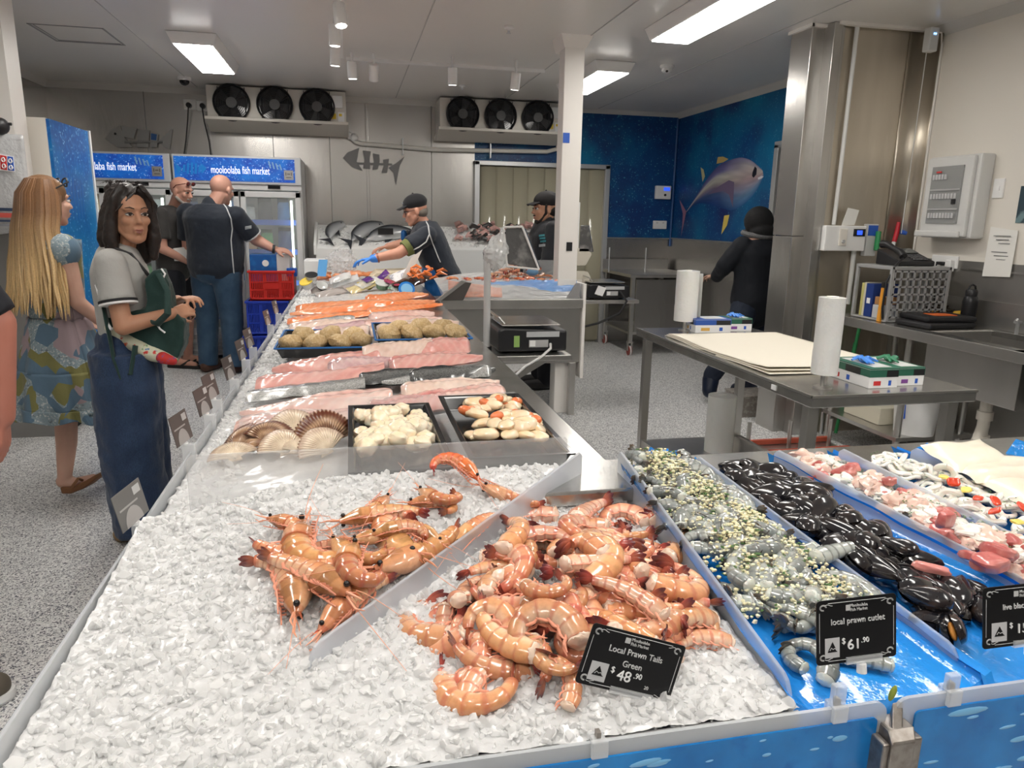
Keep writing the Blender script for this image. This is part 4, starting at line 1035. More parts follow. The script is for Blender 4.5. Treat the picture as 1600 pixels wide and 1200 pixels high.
# garlic prawn cutlets
LOWR = []
for q_ in range(6):
    b_ = bmesh.new(); bmesh.ops.create_icosphere(b_, subdivisions=1, radius=1)
    LOWR.append(([w.co*(1+.55*nz(w.co.x*1.7+q_*5,w.co.y*1.7,w.co.z*1.7)) for w in b_.verts], [[w.index for w in f.verts] for f in b_.faces])); b_.free()
def along(D, Dn, u, v):   # u across between two dividers, v from back to front
    a = D[0]*(1-v)+D[1]*v; b = Dn[0]*(1-v)+Dn[1]*v; return a*(1-u)+b*u
def edge(u): return 1-.85*abs(2*u-1)**3
def HC(x, y):
    v = min(1,max(0,(1.56-y)/.72)); return ZR(x,y) + (.056*(1-.45*v) if v < .84 else .056*(1-.45*.84)*max(0,1-(v-.84)/.06))
cl = []; r_ = random.Random(21); crumbs = []
CG = 'garlic prawn cutlets on blue film'
def strip(n, vmax, u0, u1, fn, jig=.03):
    for k in range(n): fn(u0+(u1-u0)*r_.random(), (k+.5)/n*vmax)
def addcut(u, v):
    p = along(D1, D2, u, v); z = ZR(p.x,p.y)+(HC(p.x,p.y)-ZR(p.x,p.y))*edge(u); p.z = z+.002; yaw = r_.uniform(0,2*PI); n = Vector((r_.uniform(-.45,.45), r_.uniform(-.6,.3), 1))
    cl.append(place(r_.choice(cuts), 'prawn_cutlet', 'prawn', CG, frame(p, (math.cos(yaw),math.sin(yaw),r_.uniform(-.25,.25)), n, r_.uniform(.95,1.18), r_.random() < .5)))
for k in range(96):
    v = (k+.5)/96*.84; addcut(.17+.66*r_.random(), v)
    cu, cv_ = r_.uniform(.1,.9), v
    for j in range(36): crumbs.append((min(.95,max(.06,cu+r_.gauss(0,.10))), min(.85,max(0,cv_+r_.gauss(0,.018)))))
for (a, b, pr, fl, lf) in (((1262,1010),(1255,1045),cuts[2],False,.014),((1235,1010),(1290,1060),cuts[2],True,.012),((1222,985),(1330,985),cuts[0],True,.014),((1300,1030),(1390,1040),cuts[3],True,.010),((1360,850),(1270,870),cuts[3],False,.05)):
    cl.append(chord_place(pr, 'prawn_cutlet', 'prawn', CG, a, b, ZR, lf, fl, .1))
row_labels(cl, 'grey garlic prawn cutlet', 6, 'of the cutlet tray')
m = MB(); g = MB()
for (u, v) in crumbs:
    p = along(D1, D2, u, v); z = ZR(p.x,p.y)+(HC(p.x,p.y)-ZR(p.x,p.y))*edge(u)+.017+r_.uniform(-.012,.007); s = r_.uniform(.0014,.0040)
    q = g if r_.random() < .14 else m
    if q is g: q.ell((p.x,p.y,z),(s*1.9,s,s*.5),Matrix.Rotation(r_.uniform(0,6),3,'Z'),6,4)
    else:
        o_ = len(q.V); RV, RF = r_.choice(LOWR); Rm = Matrix.Rotation(r_.uniform(0,6),3,'Z')
        for w in RV: w = Rm @ w; q.v((p.x+w.x*s*1.3,p.y+w.y*s*1.1,z+w.z*s))
        for f in RF: q.F.append([o_+i for i in f])
tag(m.build('garlic_crumbs', mat('garlic', (.78,.71,.44), .5, sss=.2, vary=0, noise=(60,(.84,.80,.62),.4,.7))), 'yellow chopped garlic strewn over the prawn cutlets', 'garlic', kind='stuff')
tag(g.build('chopped_parsley', mat('parsley', (.05,.12,.025), .5)), 'dark green chopped parsley strewn over the prawn cutlets', 'parsley', kind='stuff')
thin = MB()
for k in range(40):
    u, v = r_.uniform(.1,.9), r_.uniform(0,.6); p = along(D1,D2,u,v); z = HC(p.x,p.y)+.02; a = r_.uniform(0,6.3); q = Vector((p.x,p.y,z)); d = Vector((math.cos(a),math.sin(a),.1))*r_.uniform(.012,.035)
    thin.tube([q-d, q+Vector((0,0,.004)), q+d],[.0005,.0009,.0004],5)
tag(thin.build('prawn_feelers', mat('feeler_dark',(.05,.035,.03),.4)), 'dark loose feelers lying over the prawn cutlets', 'feelers', kind='stuff')

# mussels
mus_m = mat('mussel_shell', (.010,.010,.013), .14, coat=.6, vary=.3, noise=[(30,(.030,.022,.020),.45,.7),(9,(.075,.040,.022),.62,.8)], bump=(50,.12), stretch=(1,2.5,1))
mus_f = mat('mussel_flesh', (.62,.26,.06), .35, sss=.2)
def mussel_proto(gap, seed):
    t = thing('mussel', '', 'mussel'); L, Wd, H = .088, .046, .0185
    for sg in (1,-1):
        q = MB()
        def f(u, v, sg=sg):
            a = 2*PI*u; rr = v
            x = math.cos(a)*.5; y = math.sin(a)*.5; y *= (.30+.85*(x+.5)**.7)*(1.0 if x < .3 else 1-.5*(x-.3)/.2*.3)
            zz = H*math.sqrt(max(0, 1-rr**2.2))*(.75+.35*(x*rr+.3))
            return (x*rr*L, (y*rr+.09*(x*rr)**2)*Wd*1.1, sg*(zz + gap*(.5+x*rr)*L*.35 + .0004))
        q.grid(f, 30, 10)
        part('shell_half', q, mus_m, t)
    if gap > .1: part('flesh', MB().ell((.018,.0,0),(.022,.012,.006)), mus_f, t)
    return t
MP = [mussel_proto(.03,1), mussel_proto(.05,2), mussel_proto(.22,3)]
def HM(x, y):
    v = min(1,max(0,(1.55-y)/.70)); return ZR(x,y) + .040*math.sin(PI*min(1,max(0,(v+.12)/1.0)))**.8
ml = []; used = set()
def addm(k, M):
    if k not in used: used.add(k); o = MP[k]; o.matrix_world = M; o['group'] = 'live black mussels'
    else: o = dup(MP[k], '', M, 'live black mussels')
    ml.append(o)
for k in range(74):
    v = .02+(k+.5)/74*.88; u = .13+.56*r_.random()*(1-.25*v)+ .06*(1-v); p = along(D2, D3, u, v); p.z = ZR(p.x,p.y)+(HM(p.x,p.y)-ZR(p.x,p.y))*edge(u)+.004+r_.uniform(-.002,.010); yaw = r_.uniform(0,2*PI)
    addm(r_.choice((0,0,1,1,2)), frame(p, (math.cos(yaw),math.sin(yaw),r_.uniform(-.3,.3)), (r_.uniform(-.6,.6),r_.uniform(-.8,.4),1), r_.uniform(1.0,1.35), r_.random() < .5))
for (a, b, k, lf, nrm) in (((1405,922),(1490,945),0,.050,(-.3,-.8,1)),((1480,955),(1492,1000),2,.03,(.9,-.5,.5)),((1376,845),(1436,862),1,.075,(-.1,-.5,1)),((1180,745),(1225,770),0,.05,(.1,-.9,.6)),((1500,905),(1545,930),1,.03,(0,-.6,1))):
    A = hit(*a, ZR, lf); B = hit(*b, ZR, lf); addm(k, frame((A+B)/2, B-A, nrm, min(1.5,(B-A).length/.085)))
row_labels(ml, 'glossy black mussel', 6, 'of the mussel tray')

# marinara mix and squid salad
def blob(name, c, r, m, lab, cat, grp, seed, rotz=0, amp=.35):
    q = Matrix.Rotation(rotz,3,'Z') @ Matrix.Rotation(r_.uniform(-.5,.5),3,'X')
    o = MB().ell((0,0,0), r, q, 18, 12, lambda d: 1+amp*nz(d.x*1.6+seed,d.y*1.6,d.z*1.6)+.1*nz(d.x*5+seed,d.y*5,d.z*5)).build(name, m); o.location = c
    return tag(o, lab, cat, grp)
def chunk(name, c, s, m, grp, cat, rot):
    R_ = Matrix.Rotation(rot,3,Vector((r_.uniform(-1,1),r_.uniform(-1,1),2)).normalized()); ph = r_.uniform(0,50)
    def f(d): return (abs(d.x)**4+abs(d.y)**4+abs(d.z)**4)**-.25*(1+.22*nz(d.x*1.3+ph,d.y*1.3,d.z*1.3)+.06*nz(d.x*5+ph,d.y*5,d.z*5))
    o = MB().ell((0,0,0), [q*.5 for q in s], R_, 20, 14, f).build(name, m); o.location = c; return tag(o, '', cat, grp)
squid_m = mat('squid_white', (.84,.80,.72), .22, sss=.25, coat=.5, noise=(25,(.90,.88,.84),.4,.7), vary=.05)
pinkf_m = mat('fish_pink', (.78,.54,.45), .26, sss=.25, coat=.4, noise=(40,(.86,.66,.58),.4,.7), vary=.08)
tuna_m = mat('tuna_red', (.50,.12,.11), .28, sss=.2, coat=.4, noise=[(50,(.64,.24,.21),.4,.7),(9,(.68,.33,.28),.5,.75)], vary=.10)
def HX(x, y):
    v = min(1,max(0,(1.55-y)/.7)); return ZR(x,y) + .044*min(1, max(0, (1.1-v)*5))
mix_ = []
for k in range(150):
    v = (k+.5)/150*.88; u = .11+.78*r_.random(); p = along(D3, D4, u, v); p.z = ZR(p.x,p.y)+(HX(p.x,p.y)-ZR(p.x,p.y))*edge(u)+r_.uniform(-.002,.012)
    c = r_.random(); sz = r_.uniform(1.15,1.75)
    if c < .36: o = blob('squid_piece', p, (.020*sz,.012*sz,.008*sz), squid_m, '', 'seafood', 'pieces of the marinara mix', k, r_.uniform(0,6), .6); kind = 'white squid piece'
    elif c < .66: o = blob('fish_piece', p, (.021*sz,.014*sz,.011*sz), pinkf_m, '', 'seafood', 'pieces of the marinara mix', k, r_.uniform(0,6), .5); kind = 'pale pink fish piece'
    elif c < .86: o = chunk('tuna_piece', p, (.034*sz,.026*sz,.018*sz), tuna_m, 'pieces of the marinara mix', 'seafood', r_.uniform(0,6)); kind = 'red tuna piece'
    else:
        yaw = r_.uniform(0,6); o = place(r_.choice(cuts), 'small_prawn', 'seafood', 'pieces of the marinara mix', frame(p, (math.cos(yaw),math.sin(yaw),0), (r_.uniform(-.5,.5),r_.uniform(-.5,.5),1), .55)); kind = 'small grey prawn'
        o['group'] = 'pieces of the marinara mix'; o['category'] = 'seafood'; o.name = 'small_prawn'
    o['k'] = kind; mix_.append(o)
for kind in sorted(set(o['k'] for o in mix_)):
    L = [o for o in mix_ if o['k'] == kind]; row_labels(L, kind, 6, 'of the marinara tray')
for o in mix_: del o['k']
for (px_, py_, s, lf, lab) in ((1085+393,812,(.045,.020,.035),.085,'thin upright red tuna slice in the marinara mix'),(1560,862,(.060,.045,.026),.07,'large red tuna chunk near the right edge'),(1545,880,(.06,.05,.03),.06,'largest red tuna chunk, in front of the others at the right'),(1520,870,(.05,.03,.02),.055,'flat red tuna chunk left of the largest one'),(1390,752,(.040,.022,.018),.075,'dark red tuna piece at the back of the marinara mix')):
    p = hit(px_, py_, ZR, lf); o = chunk('tuna_piece', p, s, tuna_m, 'pieces of the marinara mix', 'seafood', rnd.uniform(0,3)); o['label'] = lab
p = hit(1455,888,ZR,.055); o = chunk('tuna_strip', p, (.062,.018,.016), mat('tuna_pale',(.72,.28,.25),.28,sss=.25,coat=.4), 'pieces of the marinara mix', 'seafood', .0); o.rotation_euler = (0,.15,-.45); o['label'] = 'pink tuna strip fallen among the black mussels'
hb_ = MB()
for k in range(420):
    D_ = (D3,D4) if k % 3 else (D4,D5)
    u, v = r_.uniform(.06,.94), r_.uniform(0,.85); p = along(*D_, u, v); hb_.ell((p.x,p.y,ZR(p.x,p.y)+(HX(p.x,p.y)-ZR(p.x,p.y))*edge(u)+.018+r_.uniform(-.004,.006)),(.0034,.0016,.0007),Matrix.Rotation(r_.uniform(0,6),3,'Z'),6,4)
tag(hb_.build('herb_flakes', mat('herb_green',(.06,.16,.03),.5)), 'green herb flakes strewn over the marinara mix and squid salad', 'herbs', kind='stuff')
rg = []
ringm = MB().tube([(.021*math.cos(a),.017*math.sin(a),.002*math.sin(3*a)) for a in [2*PI*k/24 for k in range(25)]], .0058, 8, .8)
r0_ = None
for k in range(110):
    v = (k+.5)/110*.86; u = .11+.78*r_.random(); p = along(D4, D5, u, v); p.z = ZR(p.x,p.y)+(HX(p.x,p.y)-ZR(p.x,p.y))*edge(u)+r_.uniform(-.004,.010)
    M = frame(p, (r_.uniform(-1,1),r_.uniform(-1,1),r_.uniform(-.3,.3)), (r_.uniform(-.6,.6),r_.uniform(-.6,.6),1), r_.uniform(.9,1.5))
    if r0_ is None: r0_ = o = ringm.build('squid_ring', squid_m); tag(o, '', 'squid ring', 'squid rings in the salad'); o.matrix_world = M
    else: o = r0_.copy(); COL.objects.link(o); o.matrix_world = M
    rg.append(o)
row_labels(rg, 'white squid ring', 6, 'of the squid salad tray')
cap_r = mat('capsicum_red', (.72,.06,.02), .22, coat=.5); lem = mat('lemon', (.85,.68,.15), .3, coat=.3)
for (px_, py_, m_, lab) in ((1528,778,cap_r,'red capsicum square left in the squid salad'),(1555,798,cap_r,'bright red capsicum square at the front of the squid salad'),(1556,782,cap_r,'small red capsicum piece behind the bright square'),(1598,792,cap_r,'red capsicum piece at the right edge'),(1490,753,cap_r,'dark red capsicum sliver at the back of the squid salad'),(1475,745,lem,'yellow lemon slice at the back of the squid salad'),(1590,815,lem,'large yellow lemon slice at the right edge'),(1510,765,lem,'thin yellow lemon wedge in the squid salad')):
    p = hit(px_, py_, ZR, .068); o = chunk('capsicum_piece' if m_ is cap_r else 'lemon_slice', p, (.026,.020,.006), m_, 'vegetables in the squid salad', 'vegetable', rnd.uniform(0,3)); o['label'] = lab
sheet_m = mat('squid_sheet', (.84,.76,.62), .3, sss=.2, coat=.3, noise=(20,(.88,.82,.70),.4,.7), bump=(40,.15))
def slab(name, px_, w, d, th, m, lab, cat, grp, yaw, zf, lf, seed, tilt=0):
    p = hit(*px_, zf, lf); b = MB()
    for sg in (0,1): b.grid(lambda u, v, sg=sg: ((u-.5)*w, (v-.5)*d, (th*(1-abs(2*u-1)**6)*(1-abs(2*v-1)**6) if sg else 0)+.012*nz(u*2.2+seed, v*2.2)), 24, 18)
    o = b.build(name, m); o.location = p; o.rotation_euler = (tilt, 0, yaw); return tag(o, lab, cat, grp)
slab('squid_sheet', (1515,712), .20, .12, .016, sheet_m, 'pale squid sheet draped at the back in the last tray', 'squid', 'squid sheets', .1, ZR, .075, 1, .25)
slab('squid_sheet', (1570,735), .24, .14, .018, sheet_m, 'large pale squid sheet lying in front at the right edge', 'squid', 'squid sheets', -.15, ZR, .065, 5, .1)
slab('squid_sheet', (1605,760), .22, .14, .018, sheet_m, 'pale squid sheet cut off by the right edge', 'squid', 'squid sheets', .2, ZR, .055, 8, .1)
# ---------------------------------------------------------------- fish fillets and trays on the long limb
fil_m = mat('fillet', (1,1,1), .20, vcol=True, sss=.2, coat=.55, noise=(26,(.86,.84,.82),.45,.75), bump=(55,.15))
PINK = ((.80,.47,.40),(.90,.72,.65),(.66,.24,.22)); PALE = ((.80,.60,.50),(.88,.74,.66),(.70,.38,.32)); SALM = ((.86,.24,.075),(.92,.50,.30),(.80,.18,.05))
RED = ((.76,.36,.32),(.86,.58,.52),(.55,.10,.10)); SILV = ((.30,.305,.30),(.62,.62,.60),(.035,.037,.04)); DARK = ((.045,.047,.05),(.24,.245,.24),(.012,.012,.014)); MAUV = ((.60,.36,.38),(.80,.62,.58),(.36,.18,.24))
def fillet(lab, x0, x1, y, w, th, pal, grp, seed, lift=0, dy=0, blunt=False, nm='fish_fillet', ztop=None):
    r_ = random.Random(seed); L = x1-x0; c = Vector(((x0+x1)/2, y, 0)); c.z = ZM(c.x, c.y)+.004+lift; sl = .092
    base, pale, red = pal; sk = pal in (SILV, DARK); sgn = 1 if r_.random() < .5 else -1; tp_ = r_.uniform(.22,.4)
    def env(u):
        uu = u if sgn > 0 else 1-u
        e = min(1, (max(0,1-uu)/.55)**.6) if not blunt else 1-.12*uu
        return max(.02, e*(1-(1-min(1,uu/.07))**2*(.45 if not blunt else .15)))
    nu, nv = 80, 22
    def top(u, v):
        q = abs(2*v-1); e = env(u)
        hgt = th*(.30+.70*e)*max(0,1-q**2.0)**.85*(1-.15*math.exp(-((v-.5)/.05)**2))*(1+.25*nz(u*3,v*2,seed*2)) + .0035*nz(u*9+seed, v*3) + .0014*math.sin(u*70+q*9)*(0 if sk else 1)*(1-q)
        return ((u-.5)*L, (v-.5)*w*e*(1+.14*nz(u*4,round(v)*7,seed)) + .03*nz(u*1.9+seed,.3)+dy*(u-.5), hgt + (u-.5)*L*sl + .006*nz(u*2.5,seed))
    def bot(u, v):
        p = top(u, v); return (p[0], p[1], (u-.5)*L*sl-.006)
    def colf(u, v):
        q = abs(2*v-1); s = .5+.5*math.sin(u*(95 if base[1] < .3 else 62)+(1-q)*13*(1 if seed % 2 else -1)+2.5*nz(u*6,v*6,seed))
        c_ = mixc(base, pale, max(0,min(1,s**3*(.30+.35*nz(u*5,v*4,seed+9))+.25+.7*nz(u*3,v*4,seed))))
        if not sk: c_ = mixc(c_, red, .75*math.exp(-((v-.5)/.055)**2)*(.35+.65*abs(nz(u*3,seed*1.3,1)))); c_ = mixc(c_, red, max(0,nz(u*3+seed,v*3,4)-.25)*1.1)
        else: c_ = mixc(mixc(base, pale, max(0,1-abs(v-.25)*3)*.8), red, min(1,max(0,(v-.45)*2.2))*.85)
        return c_
    m = MB(); m.grid(top, nu, nv, colf=colf); m.grid(bot, nu, nv, colf=lambda u, v: pale)
    o = m.build(nm, fil_m if not sk else mat('fish_skin', (1,1,1), .22, metal=.25, vcol=True, coat=.6, speck=[(330,(.55,.55,.55),.70),(300,(1.4,1.4,1.4),.90)], bump=(220,.2), stretch=(1,1.6,1)))
    o.location = c; return tag(o, lab, 'fish fillet', grp)
G1 = 'fish fillets on ice'
FL = [(-.37,.10,2.36,.20,.022,PINK,'broad pink fillet nearest the low pane on the aisle side'),(.05,.30,2.36,.20,.026,RED,'pink fillet with white stripes in the middle of the nearest fillet row'),(.20,.50,2.36,.17,.026,PINK,'pale pink fillet nearest the low pane on the worktop side'),
 (-.38,.13,2.50,.16,.030,PINK,'long pink fillet behind the nearest aisle side fillet'),(.16,.51,2.49,.14,.034,PALE,'smooth pale pink fillet behind the striped middle fillet'),
 (-.37,.04,2.66,.13,.024,SILV,'silver skinned fillet on the aisle side'),(.02,.28,2.72,.10,.040,DARK,'dark skinned fillet lying on the silver fillets in the middle'),(.10,.50,2.64,.14,.030,SILV,'scaly silver grey fillet on the worktop side'),(.20,.52,2.60,.07,.046,DARK,'narrow dark skinned fillet along the worktop side'),
 (-.36,.12,2.86,.18,.034,RED,'rosy fillet behind the silver fillets on the aisle side'),(-.10,.20,2.94,.15,.044,MAUV,'mauve fillet in the middle behind the dark skin'),(.14,.52,2.90,.17,.034,RED,'rosy fillet with a red bloodline on the worktop side'),
 (-.33,.12,3.10,.18,.040,RED,'deep pink fillet in front of the crumbed fish cakes, aisle side'),(.04,.34,3.14,.16,.048,PALE,'striped pale fillet in front of the crumbed fish cakes, middle'),(.18,.50,3.12,.16,.040,RED,'pink striped fillet in front of the crumbed fish cakes, worktop side')]
for k, (a, b, y, w, th, pal, lab) in enumerate(FL): fillet(lab, a, b, y, w*(1.5 if pal in (SILV, DARK) else 1.3), th*(.85 if pal in (SILV, DARK) else 1.25), pal, G1, k+3, lift=.004*(k % 3)+.035*(y-2.25)+(.016 if pal in (SILV, DARK) else 0), blunt=(k % 4 == 1))
FL2 = [(-.38,.06,4.02,.22,.034,PALE,'pale fillet behind the fish cakes on the aisle side'),(.04,.50,4.02,.22,.034,PALE,'pale fillet behind the fish cakes on the worktop side'),(-.37,.10,4.24,.18,.036,MAUV,'mauve fillet behind the pale fillets, aisle side'),(.06,.52,4.24,.20,.036,PINK,'pinkish fillet behind the pale fillets, worktop side'),
 (-.36,.12,4.46,.16,.036,PALE,'long whitish fillet before the salmon, aisle side'),(.10,.50,4.46,.18,.040,PINK,'thick pink fillet before the salmon, worktop side'),(-.38,.02,4.62,.10,.028,SILV,'silver skinned fillet just before the salmon')]
for k, (a, b, y, w, th, pal, lab) in enumerate(FL2): fillet(lab, a, b, y, w*1.25, th*1.3, pal, G1, k+40, lift=.006*(k % 2))
FL3 = [(-.40,.34,4.80,.20,.034,'orange salmon fillet nearest in the salmon row'),(.10,.60,4.84,.22,.034,'orange salmon fillet at the worktop end of the salmon row'),(-.40,.28,5.02,.20,.046,'long orange salmon fillet lying across the middle of the salmon row'),(.02,.58,5.12,.20,.046,'orange salmon fillet behind the middle one, worktop side'),(-.38,.30,5.30,.20,.050,'rear orange salmon fillet on the aisle side'),(.10,.56,5.38,.18,.050,'rear orange salmon fillet on the worktop side')]
for k, (a, b, y, w, th, lab) in enumerate(FL3): fillet(lab, a, b, y, w, th, SALM, 'salmon fillets', k+60, lift=.010*(k % 3), nm='salmon_fillet')

# black trays
def tray(lab, x0, x1, y0, y1, z0, z1, m, rim=None, grp='black trays', slope=.05):
    t = thing('food_tray', lab, 'tray', ((x0+x1)/2,(y0+y1)/2,z0), grp); i_ = .022
    def ring(k, z): return [(x0+k,y0+k,z+slope*0),(x1-k,y0+k,z),(x1-k,y1-k,z),(x0+k,y1-k,z)]
    prof = [(i_*1.1,z0),(.006,z1-.006),(-.004,z1-.004),(-.004,z1),(.010,z1),(.014,z1-.006),(i_*1.25,z0+.004)]
    m_ = MB(); rings = [[m_.v(p) for p in ring(k, z)] for k, z in prof]
    for a in range(len(rings)-1):
        for b in range(4): m_.F.append([rings[a][b],rings[a][(b+1)%4],rings[a+1][(b+1)%4],rings[a+1][b]])
    m_.F.append(rings[0]); m_.F.append(rings[-1]); part('basin', m_, m, t, smooth=False, bevel=.004)
    if rim:
        q = MB(); 
        for (a, b) in (((x0-.006,y0-.006),(x1+.006,y0+.002)),((x0-.006,y1-.002),(x1+.006,y1+.006)),((x0-.006,y0),(x0+.002,y1)),((x1-.002,y0),(x1+.006,y1))): q.bb((*a,z1-.002),(*b,z1+.004))
        part('rim', q, rim, t, smooth=False)
    return t
tray_m = mat('tray_black', (.010,.010,.011), .16, coat=.3)
tray('black tray of white scallop meat', -.015, .225, 1.60, 2.21, .884, .934, tray_m)
tray('black tray of pale scallops with orange roe', .262, .515, 1.60, 2.22, .906, .952, tray_m)
scal_m = mat('scallop_meat', (.82,.68,.47), .26, sss=.3, coat=.4, noise=(30,(.86,.77,.62),.4,.7), vary=.05)
roe_m = mat('scallop_roe', (.80,.22,.08), .24, sss=.25, coat=.4, vary=.1)
r_ = random.Random(33); sl_ = []; sr_ = []
for k in range(52):
    x, y = r_.uniform(.02,.195), r_.uniform(1.77,2.10); r = r_.uniform(.024,.031); o = blob('scallop', (x,y,.914+.030*min(1,max(0,1-((x-.105)/.10)**2))*r_.random()+.012), (r,r*.95,r*.72), scal_m, '', 'scallop', 'scallop meat', k, r_.uniform(0,6), .22); sl_.append(o)
row_labels(sl_, 'creamy scallop meat', 5, 'of the left tray')
for k in range(44):
    x, y = r_.uniform(.30,.48), r_.uniform(1.77,2.12); r = r_.uniform(.030,.040); q = Vector((x,y,.932+.036*min(1,max(0,1-((x-.39)/.11)**2))*r_.random()+.010))
    t = thing('roe_scallop', '', 'scallop', q, 'scallops with roe'); rt = Matrix.Rotation(r_.uniform(0,6),3,'Z') @ Matrix.Rotation(r_.uniform(-.5,.5),3,'X')
    part('meat', MB().ell(q, (r,r*.68,r*.38), rt, 16, 10, lambda d: 1+.2*nz(d.x*1.5+k,d.y*1.5,d.z)), mat('roe_meat',(.84,.62,.38),.24,sss=.3,coat=.5,vary=.06,noise=(30,(.88,.74,.55),.4,.7)), t)
    if k % 3 == 0: part('roe', MB().ell(q+rt@Vector((r*.7,r*.3,.004)), (r*.62,r*.42,r*.36), rt, 14, 8), roe_m, t)
    sr_.append(t)
row_labels(sr_, 'pale roe scallop', 5, 'of the right tray')
# scallop shells
shell_m = mat('scallop_shell', (1,1,1), .32, vcol=True, coat=.25, noise=(40,(.80,.74,.68),.45,.75))
def shell(lab, px_, lf, size, fan, up, dark, cup=.25):
    c = hit(*px_, ZM, lf); m = MB(); nr = 22
    def f(u, v):
        a = (u-.5)*2.5; rr = v*size*(1-.10*abs(u-.5)*2)*(1+.025*math.cos(u*nr*2*PI)*v); z = -cup*size*(1-(2*v*.75-.55)**2*1.3)*(1-(2*u-1)**4*.6)+.018*size*math.cos(u*nr*2*PI)*min(1,v*2)
        return (math.sin(a)*rr, math.cos(a)*rr - size*.5, -z)
    def cf(u, v):
        s = .5+.5*math.cos(u*nr*2*PI); b = .5+.5*math.sin(v*16+2*nz(u*3,v*3,size*90))
        ligh, dk = ((.66,.45,.28) if dark else (.86,.74,.58)), ((.11,.022,.008) if dark else (.24,.075,.03))
        k = (1.0 if dark else .42)*(.35+.65*b)*(.5+.5*v)*(1 if dark else v) + .30*s*v
        if v > .95: k = .75*s+.25
        return mixc(ligh, dk, min(1,k))
    m.grid(f, 132, 16, colf=cf)
    m.col(.70,.55,.38); m.prism([(-.22*size,-size*.52,.0),(.22*size,-size*.52,.0),(.16*size,-size*.34,.01),(-.16*size,-size*.34,.01)], (0,0,.004))
    o = m.build('scallop_shell', shell_m, solid=.002); o.matrix_world = frame(c, fan, up)
    return tag(o, lab, 'shell', 'scallop shells on ice')
shell('cream fan scallop shell standing upright at the back', (455,660), .045, .095, (1,.3,.1), (.1,-.75,.7), False)
shell('large brown scallop shell standing beside the black tray', (506,668), .055, .105, (1,.2,.0), (.3,-.85,.4), True)
shell('brown topped scallop shell at the aisle end', (385,682), .035, .088, (.9,-.4,.2), (-.3,-.75,.7), True)
shell('mottled brown scallop shell behind the aisle end', (425,675), .050, .090, (.9,-.25,-.1), (.1,-.6,.8), True)
shell('pale scallop shell lying flat in the middle of the shells', (440,690), .040, .085, (1,.4,.1), (.0,-.7,.7), False)
shell('ribbed pale scallop shell in front of the large brown one', (498,690), .045, .085, (.8,.5,.25), (.2,-.8,.6), False)
shell('half hidden scallop shell lowest behind the hazy pane', (470,697), .025, .085, (1,-.2,0), (0,-.2,1), False)
shell('white scallop shell with a purple rim by the hazy pane', (362,705), .030, .080, (.9,.3,.1), (-.1,-.5,.9), False)
shell('brown scallop shell under the pile on the aisle side', (405,695), .020, .085, (.7,-.6,.1), (.1,-.2,1), True)
# crumbed fish cakes
blue_rim = mat('tray_blue_rim', (.02,.16,.48), .3)
for (lab, x0, x1) in (('black tray with blue film rim, full of crumbed fish cakes, aisle side',-.335,.085),('black tray with blue film rim, full of crumbed fish cakes, worktop side',.105,.545)):
    tray(lab, x0, x1, 3.32, 3.86, .872 if x0 < 0 else .912, .920 if x0 < 0 else .952, tray_m, blue_rim, 'fish cake trays')
cake_m = mat('crumbed_cake', (.58,.40,.19), .6, noise=[(120,(.72,.56,.33),.45,.65),(40,(.46,.30,.13),.5,.75)], bump=[(140,.8),(60,.3)], vary=.12)
ck = []
for k, (x, y, h) in enumerate(((-.27,3.40,0),(-.165,3.39,0),(-.055,3.40,0),(.04,3.41,0),(-.22,3.52,.015),(-.10,3.52,.018),(.01,3.53,.01),(.17,3.42,.03),(.275,3.41,.032),(.38,3.42,.034),(.485,3.44,.03),(.22,3.54,.04),(.33,3.55,.045),(.44,3.55,.04))):
    ck.append(blob('fish_cake', (x,y,.935+h), (.056,.054,.036), cake_m, '', 'fish cake', 'crumbed fish cakes', k, k, .18))
row_labels(ck, 'round brown crumbed fish cake', 2, 'of the trays')
fillet('pale fillet lying on the fish cakes at the back of the aisle side tray', -.30, .09, 3.70, .20, .045, PALE, G1, 81, .055)
fillet('pale fillet lying on the fish cakes at the back of the worktop side tray', .12, .54, 3.70, .20, .045, PALE, G1, 83, .055)

# packaged goods row
def tub(lab, c, r, h, bodym, lidm, tilt=(0,0), pr=None):
    t = thing('tub', lab, 'tub', c, 'tubs and packets on ice'); M = Matrix.Rotation(tilt[0],3,'X') @ Matrix.Rotation(tilt[1],3,'Y')
    part('cup', MB().lathe([(0,0),(r*.82,0),(r*.97,h*.9),(r*.93,h*.9)], c, 24, M), bodym, t)
    part('lid', MB().lathe([(0,h*.88),(r*1.04,h*.88),(r*1.04,h),(r*.95,h*1.02),(0,h*1.02)], c, 24, M), lidm, t)
    if pr: part('label_disc', MB().lathe([(0,h*1.022),(r*.75,h*1.022),(r*.75,h*1.034),(0,h*1.034)], c, 24, M), pr, t)
    return t
tubm = mat('clear_tub', (.75,.77,.76), .1, see=.35)
def S(x, y, lf=0):
    p = hit(x, y, ZM, lf); return p if p.y < 6.45 else PY(x, y, 6.45)
tub('clear tub with a yellow lid nearest the aisle', S(482,448,.02), .055, .06, tubm, yellow_ink, (.5,-.3))
tub('small black and clear tub beside the yellow lidded one', S(503,452,.02), .045, .05, mat('dark_jelly',(.05,.05,.05),.2), tubm, (.7,.1))
tub('tub with a yellow ring lid on its side in the packet row', S(575,446,.03), .055, .06, mat('yellow_tub',(.80,.60,.05),.3), mat('dark_jelly'), (.9,.3))
tub('clear tub of green dip', S(597,450,.02), .060, .05, mat('green_dip',(.16,.26,.16),.3), tubm, (.35,.1))
tub('white tub with a round blue lid facing the camera', S(634,456,.03), .062, .05, white_pl, mat('lid_blue',(.02,.20,.62),.3), (1.0,.1), mat('lid_light',(.25,.55,.85),.4))
